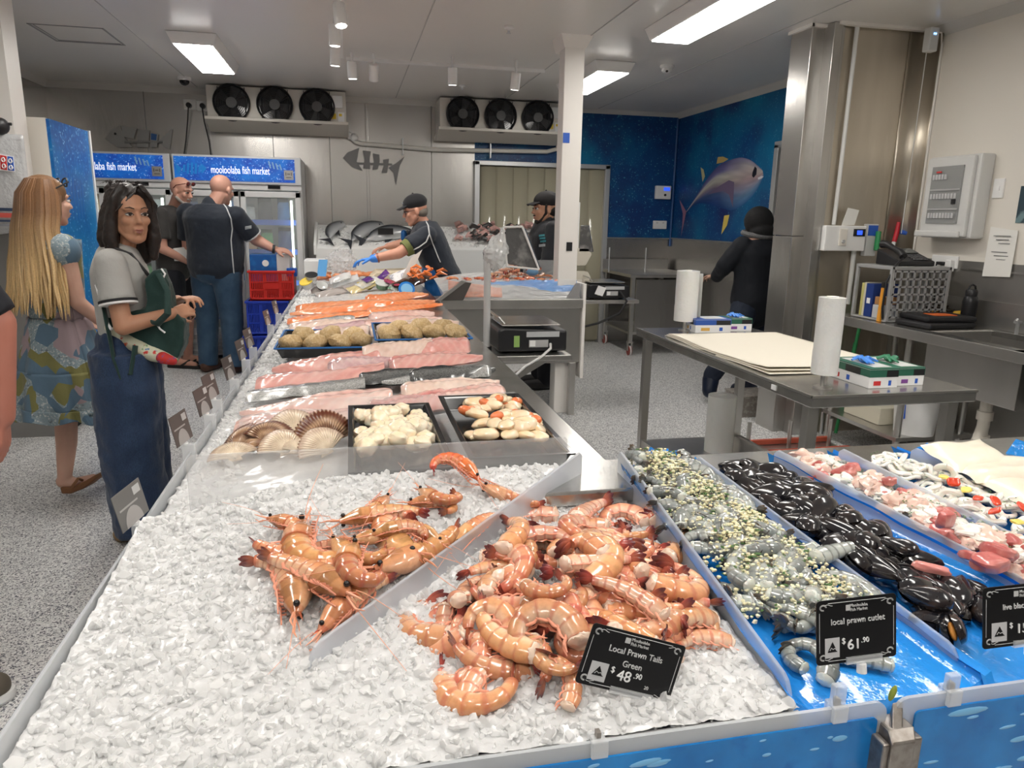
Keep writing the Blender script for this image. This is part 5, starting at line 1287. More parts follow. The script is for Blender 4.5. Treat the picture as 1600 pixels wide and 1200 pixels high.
tub('dark lidded tub at the aisle end behind the yellow one', S(487,437,.02), .05, .05, tubm, black_pl, (.4,0))
def packet(lab, a, b, w, th, m, grp='tubs and packets on ice', band=None):
    a = Vector(a); b = Vector(b); c = (a+b)/2; L = (b-a).length; q = MB()
    for sg in (1,-1): q.grid(lambda u, v, sg=sg: ((u-.5)*L, (v-.5)*w, sg*th*.5*math.sin(PI*u)**.6*max(0,math.sin(PI*v))**.7+.004*nz(u*6,v*6,L*9)), 24, 10)
    t = thing('food_packet', lab, 'packet', (0,0,0), grp); part('pouch', q, m, t)
    if band: part('label', MB().grid(lambda u, v: ((u*.4-.2)*L, (v-.5)*w*.7, th*.5+.002), 8, 4), band, t, solid=.001)
    t.matrix_world = frame(c, b-a, (0,-.35,1)); return t
clr = mat('clear_pouch', (.70,.72,.73), .08, coat=.5, see=.4)
packet('long clear pouch lying across the packet row', S(520,446,.03), S(560,432,.05), .12, .05, clr, band=paper)
packet('clear pouch with pale yellow food, lying next to the yellow tub', S(545,455,.02), S(600,436,.05), .13, .05, mat('yellowish_pouch',(.62,.52,.28),.15,coat=.5), band=yellow_ink)
packet('clear pouch at the aisle side of the packet row', S(495,462,.01), S(540,452,.03), .12, .05, mat('greyish_pouch',(.42,.38,.36),.15,coat=.5))
packet('purple labelled packet standing in the packet row', S(588,440,.04), S(606,424,.09), .10, .03, mat('purple_pack',(.10,.03,.18),.2,coat=.4))
packet('dark red packet leaning behind the green dip', S(600,436,.03), S(624,446,.05), .07, .03, mat('maroon_pack',(.30,.03,.06),.2,coat=.4))
packet('black vacuum bag beside the blue lidded tub', S(622,448,.04), S(668,430,.07), .17, .07, mat('black_bag',(.02,.015,.014),.12,coat=.6,noise=(9,(.10,.06,.05),.5,.7)))
packet('clear pouch with greyish fish behind the yellow tub', S(515,440,.03), S(548,428,.05), .12, .05, clr)
packet('white patterned paper wrap in the packet row', S(610,436,.05), S(640,424,.08), .16, .04, mat('wrap_paper',(.74,.74,.76),.4,noise=(30,(.35,.36,.42),.55,.6)))
def sheetpaper(lab, P4, m=paper, nm='paper_sheet', cat='paper'):
    o = MB().prism([Vector(p) for p in P4], (0,.0015,0)).build(nm, m, smooth=False); return tag(o, lab, cat)
p0 = S(625,440,.06); sheetpaper('folded white paper note standing among the packets', [p0, p0+Vector((.09,.02,.05)), p0+Vector((.20,.06,.27)), p0+Vector((.10,.04,.20))])
crab_m = mat('crab_orange', (.80,.20,.04), .3, coat=.3, vary=.12)
crab = []
for k in range(16):
    q = Vector((.60+r_.uniform(-.10,.12), 6.2+r_.uniform(-.2,.2), .98+r_.uniform(0,.10))); a = r_.uniform(0,6.3)
    m = MB().tube([q, q+Vector((.05*math.cos(a),.05*math.sin(a),.02)), q+Vector((.09*math.cos(a+.6),.09*math.sin(a+.6),.0))],[.014,.020,.006],10,.7)
    crab.append(tag(m.build('crab_claw', crab_m), '', 'crab claw', 'orange crab claws')); crab[-1]['label'] = f'orange crab claw, {ORD[k]} in the small orange pile beside the packets'
for o in crab: o['label'] = 'orange crab claw in the small pile beside the packets'
packet('clear pouch with a dark label on top of the packet row', S(560,448,.05), S(590,434,.06), .11, .05, clr, band=mat('purple_pack'))
packet('small white and green packet leaning on the black vacuum bag', S(612,452,.02), S(628,444,.04), .09, .03, mat('white_green_pack',(.62,.68,.62),.3,noise=(12,(.08,.28,.14),.55,.6)))
packet('grey fish pouch at the aisle end of the packet row', S(486,456,.01), S(512,446,.03), .10, .05, mat('greyish_pouch'))
# salmon portions under a plastic bag, cream board
r_ = random.Random(5); sp = []
for k in range(22):
    x, y = r_.uniform(-.35,.22), r_.uniform(7.0,7.5); q = Vector((x,y,ZM(x,y)+.06+.05*r_.random()))
    sp.append(chunk('salmon_portion', q, (.11,.07,.035), mat('salmon_cut',(.86,.30,.12),.28,sss=.2,coat=.4,noise=(40,(.90,.45,.25),.4,.7),vary=.08), 'salmon portions', 'salmon', r_.uniform(0,.6)))
row_labels(sp, 'orange salmon portion', 3, 'of the far salmon pile')
o = MB().bb((-.40,6.75,.86),(.36,7.55,.925)).build('salmon_tray', acry_clear, smooth=False, bevel=.004); tag(o, 'clear tray under the far salmon portions', 'tray')
o = crumple((-.08,7.35,1.06), .16, 'clear plastic bag puffed up over the salmon portions', mat('bag_clear', (.85,.86,.88), .06, coat=.6, see=.70), 21, .8)
o = MB().prism([(.14,6.80,.93),(.60,6.80,.95),(.60,6.80,1.01),(.24,6.80,1.00)],(0,.5,0)).build('cutting_board', mat('cream_board',(.72,.62,.45),.5), smooth=False, bevel=.008); tag(o, 'cream cutting board beside the far salmon portions', 'board')
o = MB().bb((-.42,7.10,.95),(-.22,7.45,1.09)).build('foam_tray', mat('foam_white',(.82,.83,.82),.6), smooth=False, bevel=.01); tag(o, 'white foam tray at the aisle end of the counter', 'tray')
o = MB().prism([(-.30,6.98,.95),(-.22,6.98,.95),(-.20,7.02,1.10),(-.28,7.02,1.10)],(0,.004,0)).build('blue_card', mat('card_blue',(.10,.35,.70),.4), smooth=False); tag(o, 'small blue card standing by the far salmon portions', 'card')

# ---------------------------------------------------------------- return limb of the counter, seen from behind
YB = 5.30
t = thing('return_counter', 'steel return counter with a clear back sheet behind the black scale', 'counter', (1.18,YB+.3,0))
part('front_rim', MB().bb((.635,YB-.02,.845),(1.74,YB+.02,.915)), steel, t, smooth=False, bevel=.004)
part('back_panel', MB().bb((.64,YB+.01,.42),(1.72,YB+.03,.845)), steel_wall, t, smooth=False)
part('deck', MB().bb((.64,YB+.02,.84),(1.73,YB+.78,.86)), steel, t, smooth=False)
for x in (.70,1.64): part('leg', MB().bb((x,YB,0),(x+.05,YB+.05,.42)), steel, t, smooth=False, bevel=.003)
part('end_panel', MB().bb((1.72,YB-.02,.30),(1.745,YB+.7,1.03)), white_paint, t, smooth=False, bevel=.003)
part('clear_back', MB().prism([(.66,YB,.915),(1.72,YB,.915),(1.72,YB+.03,1.06),(.60,YB+.03,1.06)], (0,.006,0)), mat('hazy_back', (.78,.80,.82), .12, see=.86), t, smooth=False)
part('end_support', MB().prism([(.62,YB-.04,.915),(.80,YB-.04,.915),(.86,YB-.04,1.04),(.80,YB-.04,1.045)], (0,.03,0)), mat('support_dark', (.10,.09,.085), .4, .3), t, smooth=False)
part('support_edge', MB().prism([(.60,YB-.05,.915),(.64,YB-.05,.915),(.82,YB-.05,1.05),(.79,YB-.05,1.055)], (0,.04,0)), steel, t, smooth=False)
part('end_support', MB().prism([(1.60,YB+.008,.918),(1.70,YB+.008,.918),(1.71,YB+.03,1.03),(1.68,YB+.03,1.03)], (0,.02,0)), mat('support_dark'), t, smooth=False)
part('side_sheet', MB().bb((1.40,YB+.62,1.0),(1.72,YB+.63,1.17)), acry_clear, t, smooth=False)
def zin(v, back): return (YB+.045+back*v, .92+.125*v)
o = MB().grid(lambda u, v: (1.02+.68*u, YB+.045+.05*v+.010*nz(u*9,v*5), .925+.125*v-.03*max(0,.5-u)*v), 26, 10).build('blue_liner', blue_film, solid=.002); tag(o, 'blue liner film behind the clear back sheet of the return counter', 'liner')
o = MB().grid(lambda u, v: (.66+1.05*u, YB+.022+.018*v+.008*nz(u*16,v*9), .915+(.05+.05*math.sin(PI*min(1,u*1.25)))*v+.006*nz(u*22,v)), 60, 8).grid(lambda u, v: (.66+1.05*u, YB+.05+.6*v, .965+.05*math.sin(PI*min(1,u*1.25))+.05*v+.008*nz(u*22,v*16)), 60, 30).build('ice_bed', snow_m); tag(o, 'bed of ice behind the clear back sheet of the return counter', 'ice', kind='stuff')
o = MB().grid(lambda u, v: (.70+.40*u, YB+.012+.03*v+.006*nz(u*5,v*5), .93+.12*v*(1-.45*u)), 20, 12).build('salmon_half', mat('salmon_side_m',(.80,.30,.18),.35,noise=(14,(.86,.50,.38),.4,.7)), solid=.012); tag(o, 'side of salmon pressed against the clear back sheet', 'fish')
r_ = random.Random(13); pl = []
for k in range(44):
    x = 1.30+r_.gauss(0,.12); x = min(1.60,max(1.04,x)); q = Vector((x, YB+.35+r_.uniform(-.12,.12), 1.06+.12*max(0,1-((x-1.32)/.22)**2)*r_.random()))
    yaw = r_.uniform(0,6.3); o = place(r_.choice(tails[:4]), 'cooked_prawn', 'prawn', 'cooked prawns on the return counter', frame(q,(math.cos(yaw),math.sin(yaw),.1),(r_.uniform(-.6,.6),r_.uniform(-.6,.6),1),.72)); o['category'] = 'prawn'; o['label'] = 'small cooked prawn in the pile behind the plastic wrapped monitor'; o['group'] = 'cooked prawns on the return counter'
for k in range(9):
    q = Vector((.74+.10*k, YB+.12, 1.055)); yaw = r_.uniform(0,6.3); o = place(wholer, 'cooked_prawn', 'prawn', 'cooked prawns along the clear sheet', frame(q,(math.cos(yaw),math.sin(yaw),.1),(0,-.4,1),.75)); o['label'] = f'orange cooked prawn, {ORD[k]} from left behind the clear back sheet'
o = MB().ell((1.38,YB+.22,1.10),(.05,.03,.03),None,14,8).build('blue_wrapper', mat('wrap_blue',(.12,.26,.42),.3)); tag(o, 'grey blue wrapped packet lying on the cooked prawns', 'packet')
# ---------------------------------------------------------------- scale, monitor and things by the worktop edge
t = thing('scale_shelf', 'steel bracket shelf fixed to the counter under the black scale', 'shelf', (.9,3.7,.8))
part('shelf', MB().bb((.632,3.50,.800),(1.09,3.95,.828)), steel, t, smooth=False, bevel=.003)
part('brace', MB().prism([(.66,3.66,.56),(.66,3.66,.60),(1.02,3.66,.80),(1.07,3.66,.80)], (0,.05,0)), steel, t, smooth=False)
def scale(c, w, d, h, lab):
    x, y, z = c; t = thing('weighing_scale', lab, 'scale', c, 'black shop scales')
    part('body', MB().prism([(x-w/2,y-d/2,z),(x+w/2,y-d/2,z),(x+w/2,y-d/2,z+h*.86),(x-w/2+.03,y-d/2,z+h),(x-w/2,y-d/2,z+h*.9)], (0,d,0)), black_pl, t, smooth=False, bevel=.012)
    p = part('pan', MB().bb((x-w/2+.015,y-d/2-.01,z+h+.008),(x+w/2-.04,y+d/2,z+h+.016)), steel_flat, t, smooth=False, bevel=.004)
    part('pan_rail', MB().tube([(x-w/2+.03,y-d/2,z+h+.02),(x-w/2+.005,y-d/2+.02,z+h+.05),(x-w/2,y,z+h+.055),(x-w/2+.01,y+d/2-.02,z+h+.05),(x-w/2+.04,y+d/2,z+h+.02)], .005, 8), steel, p)
    part('front_label', MB().bb((x-w*.10,y-d/2-.003,z+h*.60),(x+w*.38,y-d/2,z+h*.82)), mat('label_grey', (.50,.51,.52), .4), t, smooth=False)
    part('port_plate', MB().bb((x-w*.06,y-d/2-.003,z+h*.18),(x+w*.22,y-d/2,z+h*.48)), grey_pl, t, smooth=False)
    part('port', MB().bb((x-w*.05,y-d/2-.006,z+h*.22),(x+w*.03,y-d/2-.002,z+h*.46)), white_pl, t, smooth=False)
    part('green_label', MB().bb((x-w*.28,y-d/2-.003,z+h*.20),(x-w*.20,y-d/2,z+h*.66)), mat('label_green', (.30,.48,.14), .4), t, smooth=False)
    for q in (-1,1): part('foot', MB().cyl((x+q*w*.36,y-d*.3,z-.012),(x+q*w*.36,y-d*.3,z+.002),.018,n=12), dark_rub, t)
    return t
s1 = scale((.90,3.72,.840), .36, .34, .125, 'black scale with a steel pan on the bracket shelf by the worktop')
part('lead', MB().tube([(.99,3.545,.88),(.985,3.52,.86),(.93,3.50,.82),(.84,3.47,.78),(.78,3.46,.73),(.76,3.46,.66)], .007, 8), lgrey_pl, s1)
t = thing('monitor_stand', 'plastic wrapped scale monitor on a grey pole at the worktop edge', 'monitor', (.665,3.62,.8))
part('pole', MB().cyl((.672,3.62,.80),(.672,3.62,1.315),.0175,n=20), mat('pole_grey', (.60,.60,.60), .35, .3), t)
part('clamp', MB().cyl((.672,3.62,.79),(.672,3.62,.86),.026,n=16), black_pl, t)
part('neck', MB().cyl((.672,3.62,1.31),(.672,3.62,1.345),.022,n=14), black_pl, t)
Ms = Matrix.Rotation(math.radians(-38),3,'Y') @ Matrix.Rotation(math.radians(8),3,'Z')
scrn = [PY(x, y, 3.60) for x, y in ((789,357),(816,356),(840,420),(793,413))]
part('screen', MB().prism(scrn, (.03,.05,.0)), mat('wrapped_screen', (.10,.10,.10), .10, coat=.8, bump=(16,.5), noise=(7,(.34,.33,.32),.5,.68)), t, smooth=False, bevel=.006)
rim_ = [PY(x, y, 3.595) for x, y in ((786,355),(816,354),(842,421),(792,416))]
fm = MB()
for k in range(4): fm.tube([rim_[k], rim_[(k+1)%4]], .006, 6)
part('bag_edge', fm, mat('bag_edge', (.75,.75,.74), .15, coat=.6), t)
wrapm = mat('wrap_film', (.74,.75,.75), .10, coat=.7, see=.28, bump=(18,.6))
q = MB().ell(PY(777,394,3.64), (.062,.07,.105), Matrix.Rotation(.35,3,'Y'), 32, 22, lambda d: .82+.30*abs(nz(d.x*2.5,d.y*2.5,d.z*2.5))+.16*abs(nz(d.x*7,d.y*7,d.z*7)))
q.ell(PY(765,398,3.62), (.036,.045,.05), None, 24, 16, lambda d: .85+.35*abs(nz(d.x*4,d.y*4+3,d.z*4)))
part('plastic_wrap', q, wrapm, t, flat_angle=20)
# second weighing place behind the white post
s2 = scale((2.13,6.0,.86), .36, .32, .12, 'black scale further back, right of the white post')
tag(MB().bb((1.86,5.82,.815),(2.40,6.24,.845)).build('scale_shelf', steel, smooth=False, bevel=.004), 'steel shelf under the far scale right of the white post', 'shelf')
part('lead', MB().tube([(2.22,5.82,.92),(2.27,5.78,.84),(2.20,5.76,.74),(2.02,5.76,.66),(1.86,5.78,.62)], .010, 8), black_pl, s2)
part('tag', MB().prism([(1.99,5.80,.90),(2.06,5.80,.88),(2.09,5.80,.95),(2.02,5.80,.97)],(0,.004,0)), white_ink, s2, smooth=False)
t = thing('paper_bag_holder', 'pair of cream paper bag bundles hanging beside the white post', 'bag', (1.9,6.05,1.1))
for (z0, z1) in ((1.12,1.27),(.93,1.07)): part('bundle', MB().prism([(1.82,6.0,z0),(1.97,6.0,z0),(2.02,6.0,(z0+z1)/2+.02),(1.99,6.0,z1),(1.82,6.0,z1)], (0,.10,0)), mat('cream_paper', (.66,.62,.53), .6), t, smooth=False, bevel=.008)
part('hook_rail', MB().bb((1.80,6.02,.85),(1.83,6.08,1.40)), alu, t, smooth=False)
t = thing('display_screen', 'dark plastic wrapped screen with a white edge, right of the white post', 'monitor', (1.95,6.0,1.3))
p4 = [PY(x, y, 6.0) for x, y in ((907,352),(920,352),(927,394),(904,394))]
part('screen', MB().prism(p4,(.02,.05,0)), mat('wrapped_screen'), t, smooth=False, bevel=.006)
part('back_edge', MB().prism([PY(x, y, 5.99) for x, y in ((902,316),(907,316),(904,388),(898,388))],(.0,.05,0)), white_pl, t, smooth=False, bevel=.004)
part('bracket', MB().bb((1.80,6.02,1.22),(1.90,6.06,1.30)), alu, t, smooth=False)

# foam display box with whole fish against the back wall
foam = mat('foam_white', (.82,.83,.82), .6)
t = thing('foam_display_box', 'long white foam display box of whole fish against the steel back wall', 'box', (.97,8.1,1.0))
part('box', MB().prism([(-.34,7.86,.70),(-.34,7.86,1.17),(-.34,7.90,1.19),(-.34,8.40,1.40),(-.34,8.44,1.40),(-.34,8.44,.70)], (2.64,0,0)), foam, t, smooth=False, bevel=.01)
part('stand', MB().bb((-.30,7.92,0),(2.26,8.42,.70)), steel, t, smooth=False)
part('end_cheek', MB().prism([(-.36,7.85,1.10),(-.36,7.85,1.20),(-.36,8.42,1.43),(-.36,8.42,1.10)], (.03,0,0)), foam, t, smooth=False, bevel=.006)
part('joint_strip', MB().bb((1.42,7.85,.95),(1.50,7.862,1.17)), grey_pl, t, smooth=False)
def ZF(x, y): return 1.185+(y-7.9)*.42
ice_field('crushed_ice', 'crushed ice under the whole fish in the white foam box', -.30, 2.24, 7.92, 8.38, ZF, 1500, .010, .024, 9)
fish_m = mat('whole_fish', (1,1,1), .2, vcol=True, coat=.6, metal=.1, bump=(90,.1))
def whole_fish(lab, a, b, r, seed):
    a = Vector(a); b = Vector(b); d = (b-a).normalized(); n_ = Vector((0,-.9,.42)).normalized(); s = d.cross(n_).normalized(); L = (b-a).length
    t = thing('whole_fish', lab, 'fish', a, 'whole silver fish on ice')
    m = MB(); k = 26; P = [a+d*L*q/(k-1)+s*.05*math.sin(PI*q/(k-1)) for q in range(k)]
    rr = [r*(.25+.75*math.sin(PI*min(1,(q/(k-1)*.92+.10)))**.75)*(1 if q < 20 else max(.2,1-(q-20)/7)) for q in range(k)]
    m.tube(P, rr, 16, .55, up=tuple(n_), colf=lambda u, an: mixc((.03,.035,.045),(.62,.64,.66), min(1,max(0,(1-math.cos(an))*.75-.25))))
    part('body', m, fish_m, t); e = P[-1]
    q = MB().col(.04,.045,.055); q.prism([e-d*.02, e+d*.10+s*.09, e+d*.06, e+d*.10-s*.09], n_*.006); part('tail_fin', q, fish_m, t, smooth=False)
    q = MB().col(.04,.045,.055); c = P[12]-s*rr[12]*.9; q.prism([c-d*.05, c+d*.06, c+d*.08-s*.06], n_*.006); part('dorsal_fin', q, fish_m, t, smooth=False)
    part('eye', MB().ell(P[2]+n_*rr[2]*.5, .012), eye_m, t)
FY = lambda x, y, lf=.04: Vector((x, y, ZF(x,y)+lf))
whole_fish('dark backed whole fish nearest the fridge, standing up on the ice', FY(-.06,8.36), FY(-.20,7.98), .065, 1)
whole_fish('large dark backed whole fish, second from the fridge', FY(.36,8.30,.05), FY(.02,7.94), .085, 2)
whole_fish('silver whole fish in front, behind the older worker', FY(.66,8.12,.05), FY(.16,7.96), .085, 3)
tag(MB().prism([FY(.30,7.97,.10),FY(.46,7.97,.10),FY(.46,8.0,.15),FY(.30,8.0,.15)],(0,.003,.002)).build('price_card', tag_m, smooth=False), 'small black price card lying on the silver whole fish', 'price tag')
for (x, lab) in ((.60,'yellow lemon half in the foam box beside the older worker'),(1.63,'yellow lemon half among the pink seafood at the right of the foam box')):
    tag(MB().ell(FY(x,7.93,.03),(.045,.03,.03)).build('lemon', lem), lab, 'lemon')
pk = mat('octopus_pink', (.55,.33,.30), .3, sss=.1, coat=.4, vary=.35, noise=(30,(.30,.17,.16),.5,.7)); r_ = random.Random(3)
pks = []
for k in range(60):
    x, y = r_.uniform(1.16,2.18), r_.uniform(7.94,8.34); q = FY(x,y,.02+.05*r_.random()); a = r_.uniform(0,6.3); m = MB()
    m.tube([q+Vector((.0,0,0)), q+Vector((.05*math.cos(a),.03*math.sin(a),.02)), q+Vector((.10*math.cos(a+.5),.06*math.sin(a+.5),.0)), q+Vector((.13*math.cos(a+1.2),.08*math.sin(a+1.2),.02))],[.026,.030,.020,.006],8)
    o = m.build('octopus', pk if k % 3 else mat('octopus_dark', (.05,.045,.045), .25, coat=.5)); tag(o, 'small pink or dark octopus in the heap at the right of the foam box', 'octopus', 'octopus heap in the foam box'); pks.append(o)

# wheeled steel bench along the back right
def castor(x, y, parent, r=.055):
    w = MB().cyl((x-.016,y,r),(x+.016,y,r),r,n=20); q = part('castor', w, mat('castor_red', (.32,.06,.045), .45), parent)
    part('tyre', MB().tube([(x+.0,y+math.cos(a)*r*.92,r+math.sin(a)*r*.92) for a in [2*PI*k/20 for k in range(21)]], .012, 8), lgrey_pl, q)
    part('fork', MB().bb((x-.028,y-.02,r),(x-.020,y+.02,.15)).bb((x+.020,y-.02,r),(x+.028,y+.02,.15)).bb((x-.03,y-.03,.145),(x+.03,y+.03,.16)), steel, q, smooth=False)
t = thing('wheeled_bench', 'wheeled steel bench with red castors against the blue wall', 'bench', (3.45,8.1,0))
part('worktop', MB().bb((3.04,7.66,.885),(3.90,8.62,.92)), steel, t, smooth=False, bevel=.004)
part('upstand', MB().bb((3.04,8.60,.92),(3.90,8.62,1.04)), steel, t, smooth=False)
part('shelf', MB().bb((3.08,7.70,.24),(3.88,8.60,.265)), steel, t, smooth=False)
for (x, y) in ((3.09,7.71),(3.80,7.71),(3.09,8.55),(3.80,8.55)):
    part('leg', MB().bb((x-.022,y-.022,.15),(x+.022,y+.022,.885)), steel, t, smooth=False, bevel=.003); castor(x, y, t)
part('door_panel', MB().bb((3.13,7.70,.27),(3.80,7.715,.86)), steel_wall, t, smooth=False)
for (px_, z0) in ((952,1.20),(1009,1.19)):
    p = PY(px_, 400, 8.05); part('post', MB().cyl((p.x,8.05,.92),(p.x,8.05,1.20),.008,n=8), alu, t)
t = thing('wall_thermostat', 'white wall controller with a blue display beside the tuna corner', 'controller', (3.80,8.68,1.85))
part('case', MB().bb((3.70,8.64,1.77),(3.90,8.69,1.93)), white_pl, t, smooth=False, bevel=.008)
part('display', MB().bb((3.80,8.637,1.87),(3.88,8.642,1.91)), mat('blue_screen', (.03,.10,.9), .3, emit=1.2), t, smooth=False)
part('knob', MB().cyl((3.82,8.63,1.82),(3.82,8.642,1.82),.015,n=12), black_pl, t)
t = thing('power_outlet', 'white double power outlet below the wall controller', 'power outlet', (3.79,8.68,1.46))
part('plate', MB().bb((3.70,8.665,1.41),(3.88,8.69,1.51)), white_pl, t, smooth=False, bevel=.006)
for x in (3.75,3.83): part('switch', MB().bb((x-.012,8.660,1.475),(x+.012,8.667,1.495)), lgrey_pl, t, smooth=False)

# wrapping table
t = thing('packing_table', 'steel packing table with paper, bag rolls and glove boxes on it', 'table', (1.9,3.06,0))
part('tabletop', MB().bb((1.60,2.23,.855),(2.30,3.90,.90)), steel_flat, t, smooth=False, bevel=.005)
part('top_edge', MB().bb((1.598,2.228,.893),(2.302,2.240,.902)).bb((1.598,2.23,.893),(1.606,3.90,.902)), steel, t, smooth=False)
for (x, y) in ((1.64,2.29),(2.24,2.29),(1.64,3.82),(2.24,3.82)): part('leg', MB().bb((x-.022,y-.022,0),(x+.022,y+.022,.856)), steel, t, smooth=False, bevel=.003)
part('lower_shelf', MB().bb((1.64,2.30,.23),(2.24,3.82,.25)), steel, t, smooth=False)
part('shelf_rail', MB().bb((1.625,2.30,.215),(1.645,3.82,.262)).bb((2.235,2.30,.215),(2.255,3.82,.262)), steel, t, smooth=False)
part('sticker', MB().bb((1.596,2.46,.868),(1.600,2.49,.888)), white_ink, t, smooth=False)
rollm = mat('bag_roll', (.82,.82,.80), .30, sss=.1, coat=.25, bump=[(14,.5),(50,.15)])
def roll(lab, x, y, z, r, h, spin=True, loose=False, nm='bag_roll'):
    t = thing(nm, lab, 'roll', (x,y,z), 'rolls of plastic bags'); z0 = z+(.055 if spin else 0)
    m = MB().lathe([(.016,z0),(r,z0),(r*1.01,z0+h*.3),(r*.985,z0+h*.33),(r,z0+h*.66),(r*.99,z0+h),(.022,z0+h),(.020,z0+h-.02),(.016,z0+h-.02)], (x,y,0), 32); part('film', m, rollm, t)
    part('core', MB().lathe([(.012,z0+h-.03),(.021,z0+h-.03),(.021,z0+h+.004),(.012,z0+h+.004)], (x,y,0), 20), paper, t)
    if spin:
        part('spindle', MB().cyl((x,y,z),(x,y,z0+h*.5),.010,n=12), steel, t); part('base_plate', MB().cyl((x,y,z),(x,y,z+.006),.035,n=20), steel, t)
    if loose:
        part('loose_sheet', MB().grid(lambda u, v: (x+r*1.02+.012*v*(1-u)+.006*math.sin(v*9), y-.05+.10*v, z0+h*(.02+.93*u)), 10, 10), rollm, t, solid=.001)
roll('white roll of plastic bags on its spindle at the far end of the packing table', 1.845, 3.79, .90, .064, .28, True, True)
roll('tall white roll of plastic bags at the near end of the packing table', 1.725, 2.355, .90, .048, .285)
roll('white roll of plastic bags standing on the shelf under the packing table', 1.99, 3.56, .25, .078, .32, False)
def glovebox(lab, x, y, z, w, d, h, yaw, top, mid, glove):
    M = Matrix.Rotation(yaw,3,'Z'); c = Vector((x,y,z)); t = thing('glove_box', lab, 'box', c, 'glove boxes on the packing table')
    P = lambda a, b2, e: c + M @ Vector((a*w/2, b2*d/2, e*h))
    q = MB().box(c+Vector((0,0,h/2)), (w,d,h), M); part('carton', q, white_ink, t, smooth=False, bevel=.002)
    part('lid_print', MB().box(c+Vector((0,0,h*.99)), (w*1.004,d*1.004,h*.05), M).box(c+Vector((0,0,h*.76)), (w*1.006,d*1.006,h*.38), M), top, t, smooth=False)
    part('top_panel', MB().box(c+M@Vector((w*.08,0,h*1.016)), (w*.62,d*.80,h*.02), M), mat('carton_grey', (.62,.63,.62), .5), t, smooth=False)
    for q in (MB().box(c+M@Vector((w*.28,-d/2-.0008,h*.74)), (w*.40,.0015,h*.34), M), MB().box(c+M@Vector((-w/2-.0008,-d*.1,h*.74)), (.0015,d*.36,h*.34), M)): part('dark_print', q, black_pl, t, smooth=False)
    part('side_print', MB().box(c+M@Vector((-w*.22,-d/2-.0008,h*.26)), (w*.24,.0015,h*.22), M).box(c+M@Vector((-w/2-.0008,d*.28,h*.26)), (.0015,d*.12,h*.22), M), mid, t, smooth=False)
    for q in (MB().box(c+M@Vector((w*.22,-d/2-.0008,h*.26)), (w*.09,.0015,h*.26), M), MB().box(c+M@Vector((-w/2-.0008,.0,h*.26)), (.0015,d*.07,h*.26), M)): part('small_print', q, blue_ink, t, smooth=False)
    if glove is not None:
        g = MB(); r_ = random.Random(int(x*100))
        for k in range(7):
            a = r_.uniform(0,6.3); b = c+Vector((0,0,h*1.02)); g.tube([b, b+Vector((.02*math.cos(a),.03*math.sin(a),.018)), b+Vector((.045*math.cos(a+.4),.06*math.sin(a+.4),.008))],[.012,.012,.005],8,.6)
        part('glove', g, glove, t)
gg = mat('box_green', (.03,.14,.09), .4); bb_ = mat('box_blue', (.03,.10,.42), .4); glv = mat('glove_blue', (.05,.24,.75), .35)
glovebox('green and white glove box with a blue glove poking out, nearest on the packing table', 1.955, 2.435, .90, .125, .24, .075, .0, gg, red_ink, glv)
glovebox('green and white glove box on the outer side of the packing table', 2.095, 2.46, .90, .120, .24, .070, .0, gg, mat('box_purple', (.25,.08,.35), .4), mat('glove_green', (.03,.20,.10), .4))
glovebox('blue and white glove box at the far end of the packing table', 1.97, 3.75, .90, .21, .13, .075, -.05, bb_, mat('box_orange', (.75,.45,.10), .4), None)
glovebox('green striped glove box at the far right of the packing table', 2.16, 3.80, .90, .15, .13, .070, -.05, gg, mat('box_purple'), glv)
t = thing('wrapping_paper', 'stack of cream wrapping paper sheets lying on the packing table', 'paper', (1.95,3.08,.9))
for k in range(3):
    w0 = 1.64+.006*k; part('sheet', MB().grid(lambda u, v, k=k, w0=w0: (w0+(.62+.01*k)*u, 2.58+.02*k+(1.02-.03*k)*v, .902+.006*k+.010*max(0,1-v*7)*(1-u)*(k+1)*.5+.004*math.sin(v*9)*max(0,1-u*5)), 20, 30), mat('cream_sheet', (.80,.75,.64), .7), t, solid=.002)

# sink bench along the right wall
bx = 3.23
t = thing('sink_bench', 'long steel sink bench along the right wall with a deep sink', 'sink bench', (3.55,3.4,0))
ys1, ys0 = 3.62, 2.98
part('worktop', MB().bb((bx,ys1,.865),(3.84,4.44,.90)).bb((bx,1.8,.865),(bx+.10,ys1,.90)).bb((3.76,1.8,.865),(3.84,ys1,.90)).bb((bx,2.86,.865),(3.84,ys0,.90)), steel_flat, t, smooth=False, bevel=.003)
part('front_edge', MB().bb((bx-.006,1.8,.845),(bx+.006,4.44,.902)), steel, t, smooth=False, bevel=.002)
part('upstand', MB().bb((3.825,1.8,.90),(3.843,4.44,1.06)), mat('splash_steel'), t, smooth=False)
def basin(y0, y1): 
    m = MB(); x0, x1, z0, z1 = bx+.09, 3.77, .58, .895
    m.bb((x0,y0,z0),(x1,y1,z0+.006)).bb((x0,y0,z0),(x0+.006,y1,z1)).bb((x1-.006,y0,z0),(x1,y1,z1)).bb((x0,y0,z0),(x1,y0+.006,z1)).bb((x0,y1-.006,z0),(x1,y1,z1)); part('sink_bowl', m, steel, t, smooth=False, bevel=.003)
basin(ys0, ys1); basin(2.2, 2.84)
for y in (4.38, 3.72): part('leg', MB().cyl((bx+.06,y,0),(bx+.06,y,.865),.021,n=14).cyl((3.75,y,0),(3.75,y,.865),.021,n=14), steel, t)
part('shelf', MB().bb((bx+.02,3.68,.20),(3.80,4.42,.225)), steel, t, smooth=False)
w = thing('waste_pipe', 'white waste pipe with a trap under the sink', 'pipe', (3.35,3.3,.3))
wp = mat('pipe_cream', (.66,.62,.55), .4)
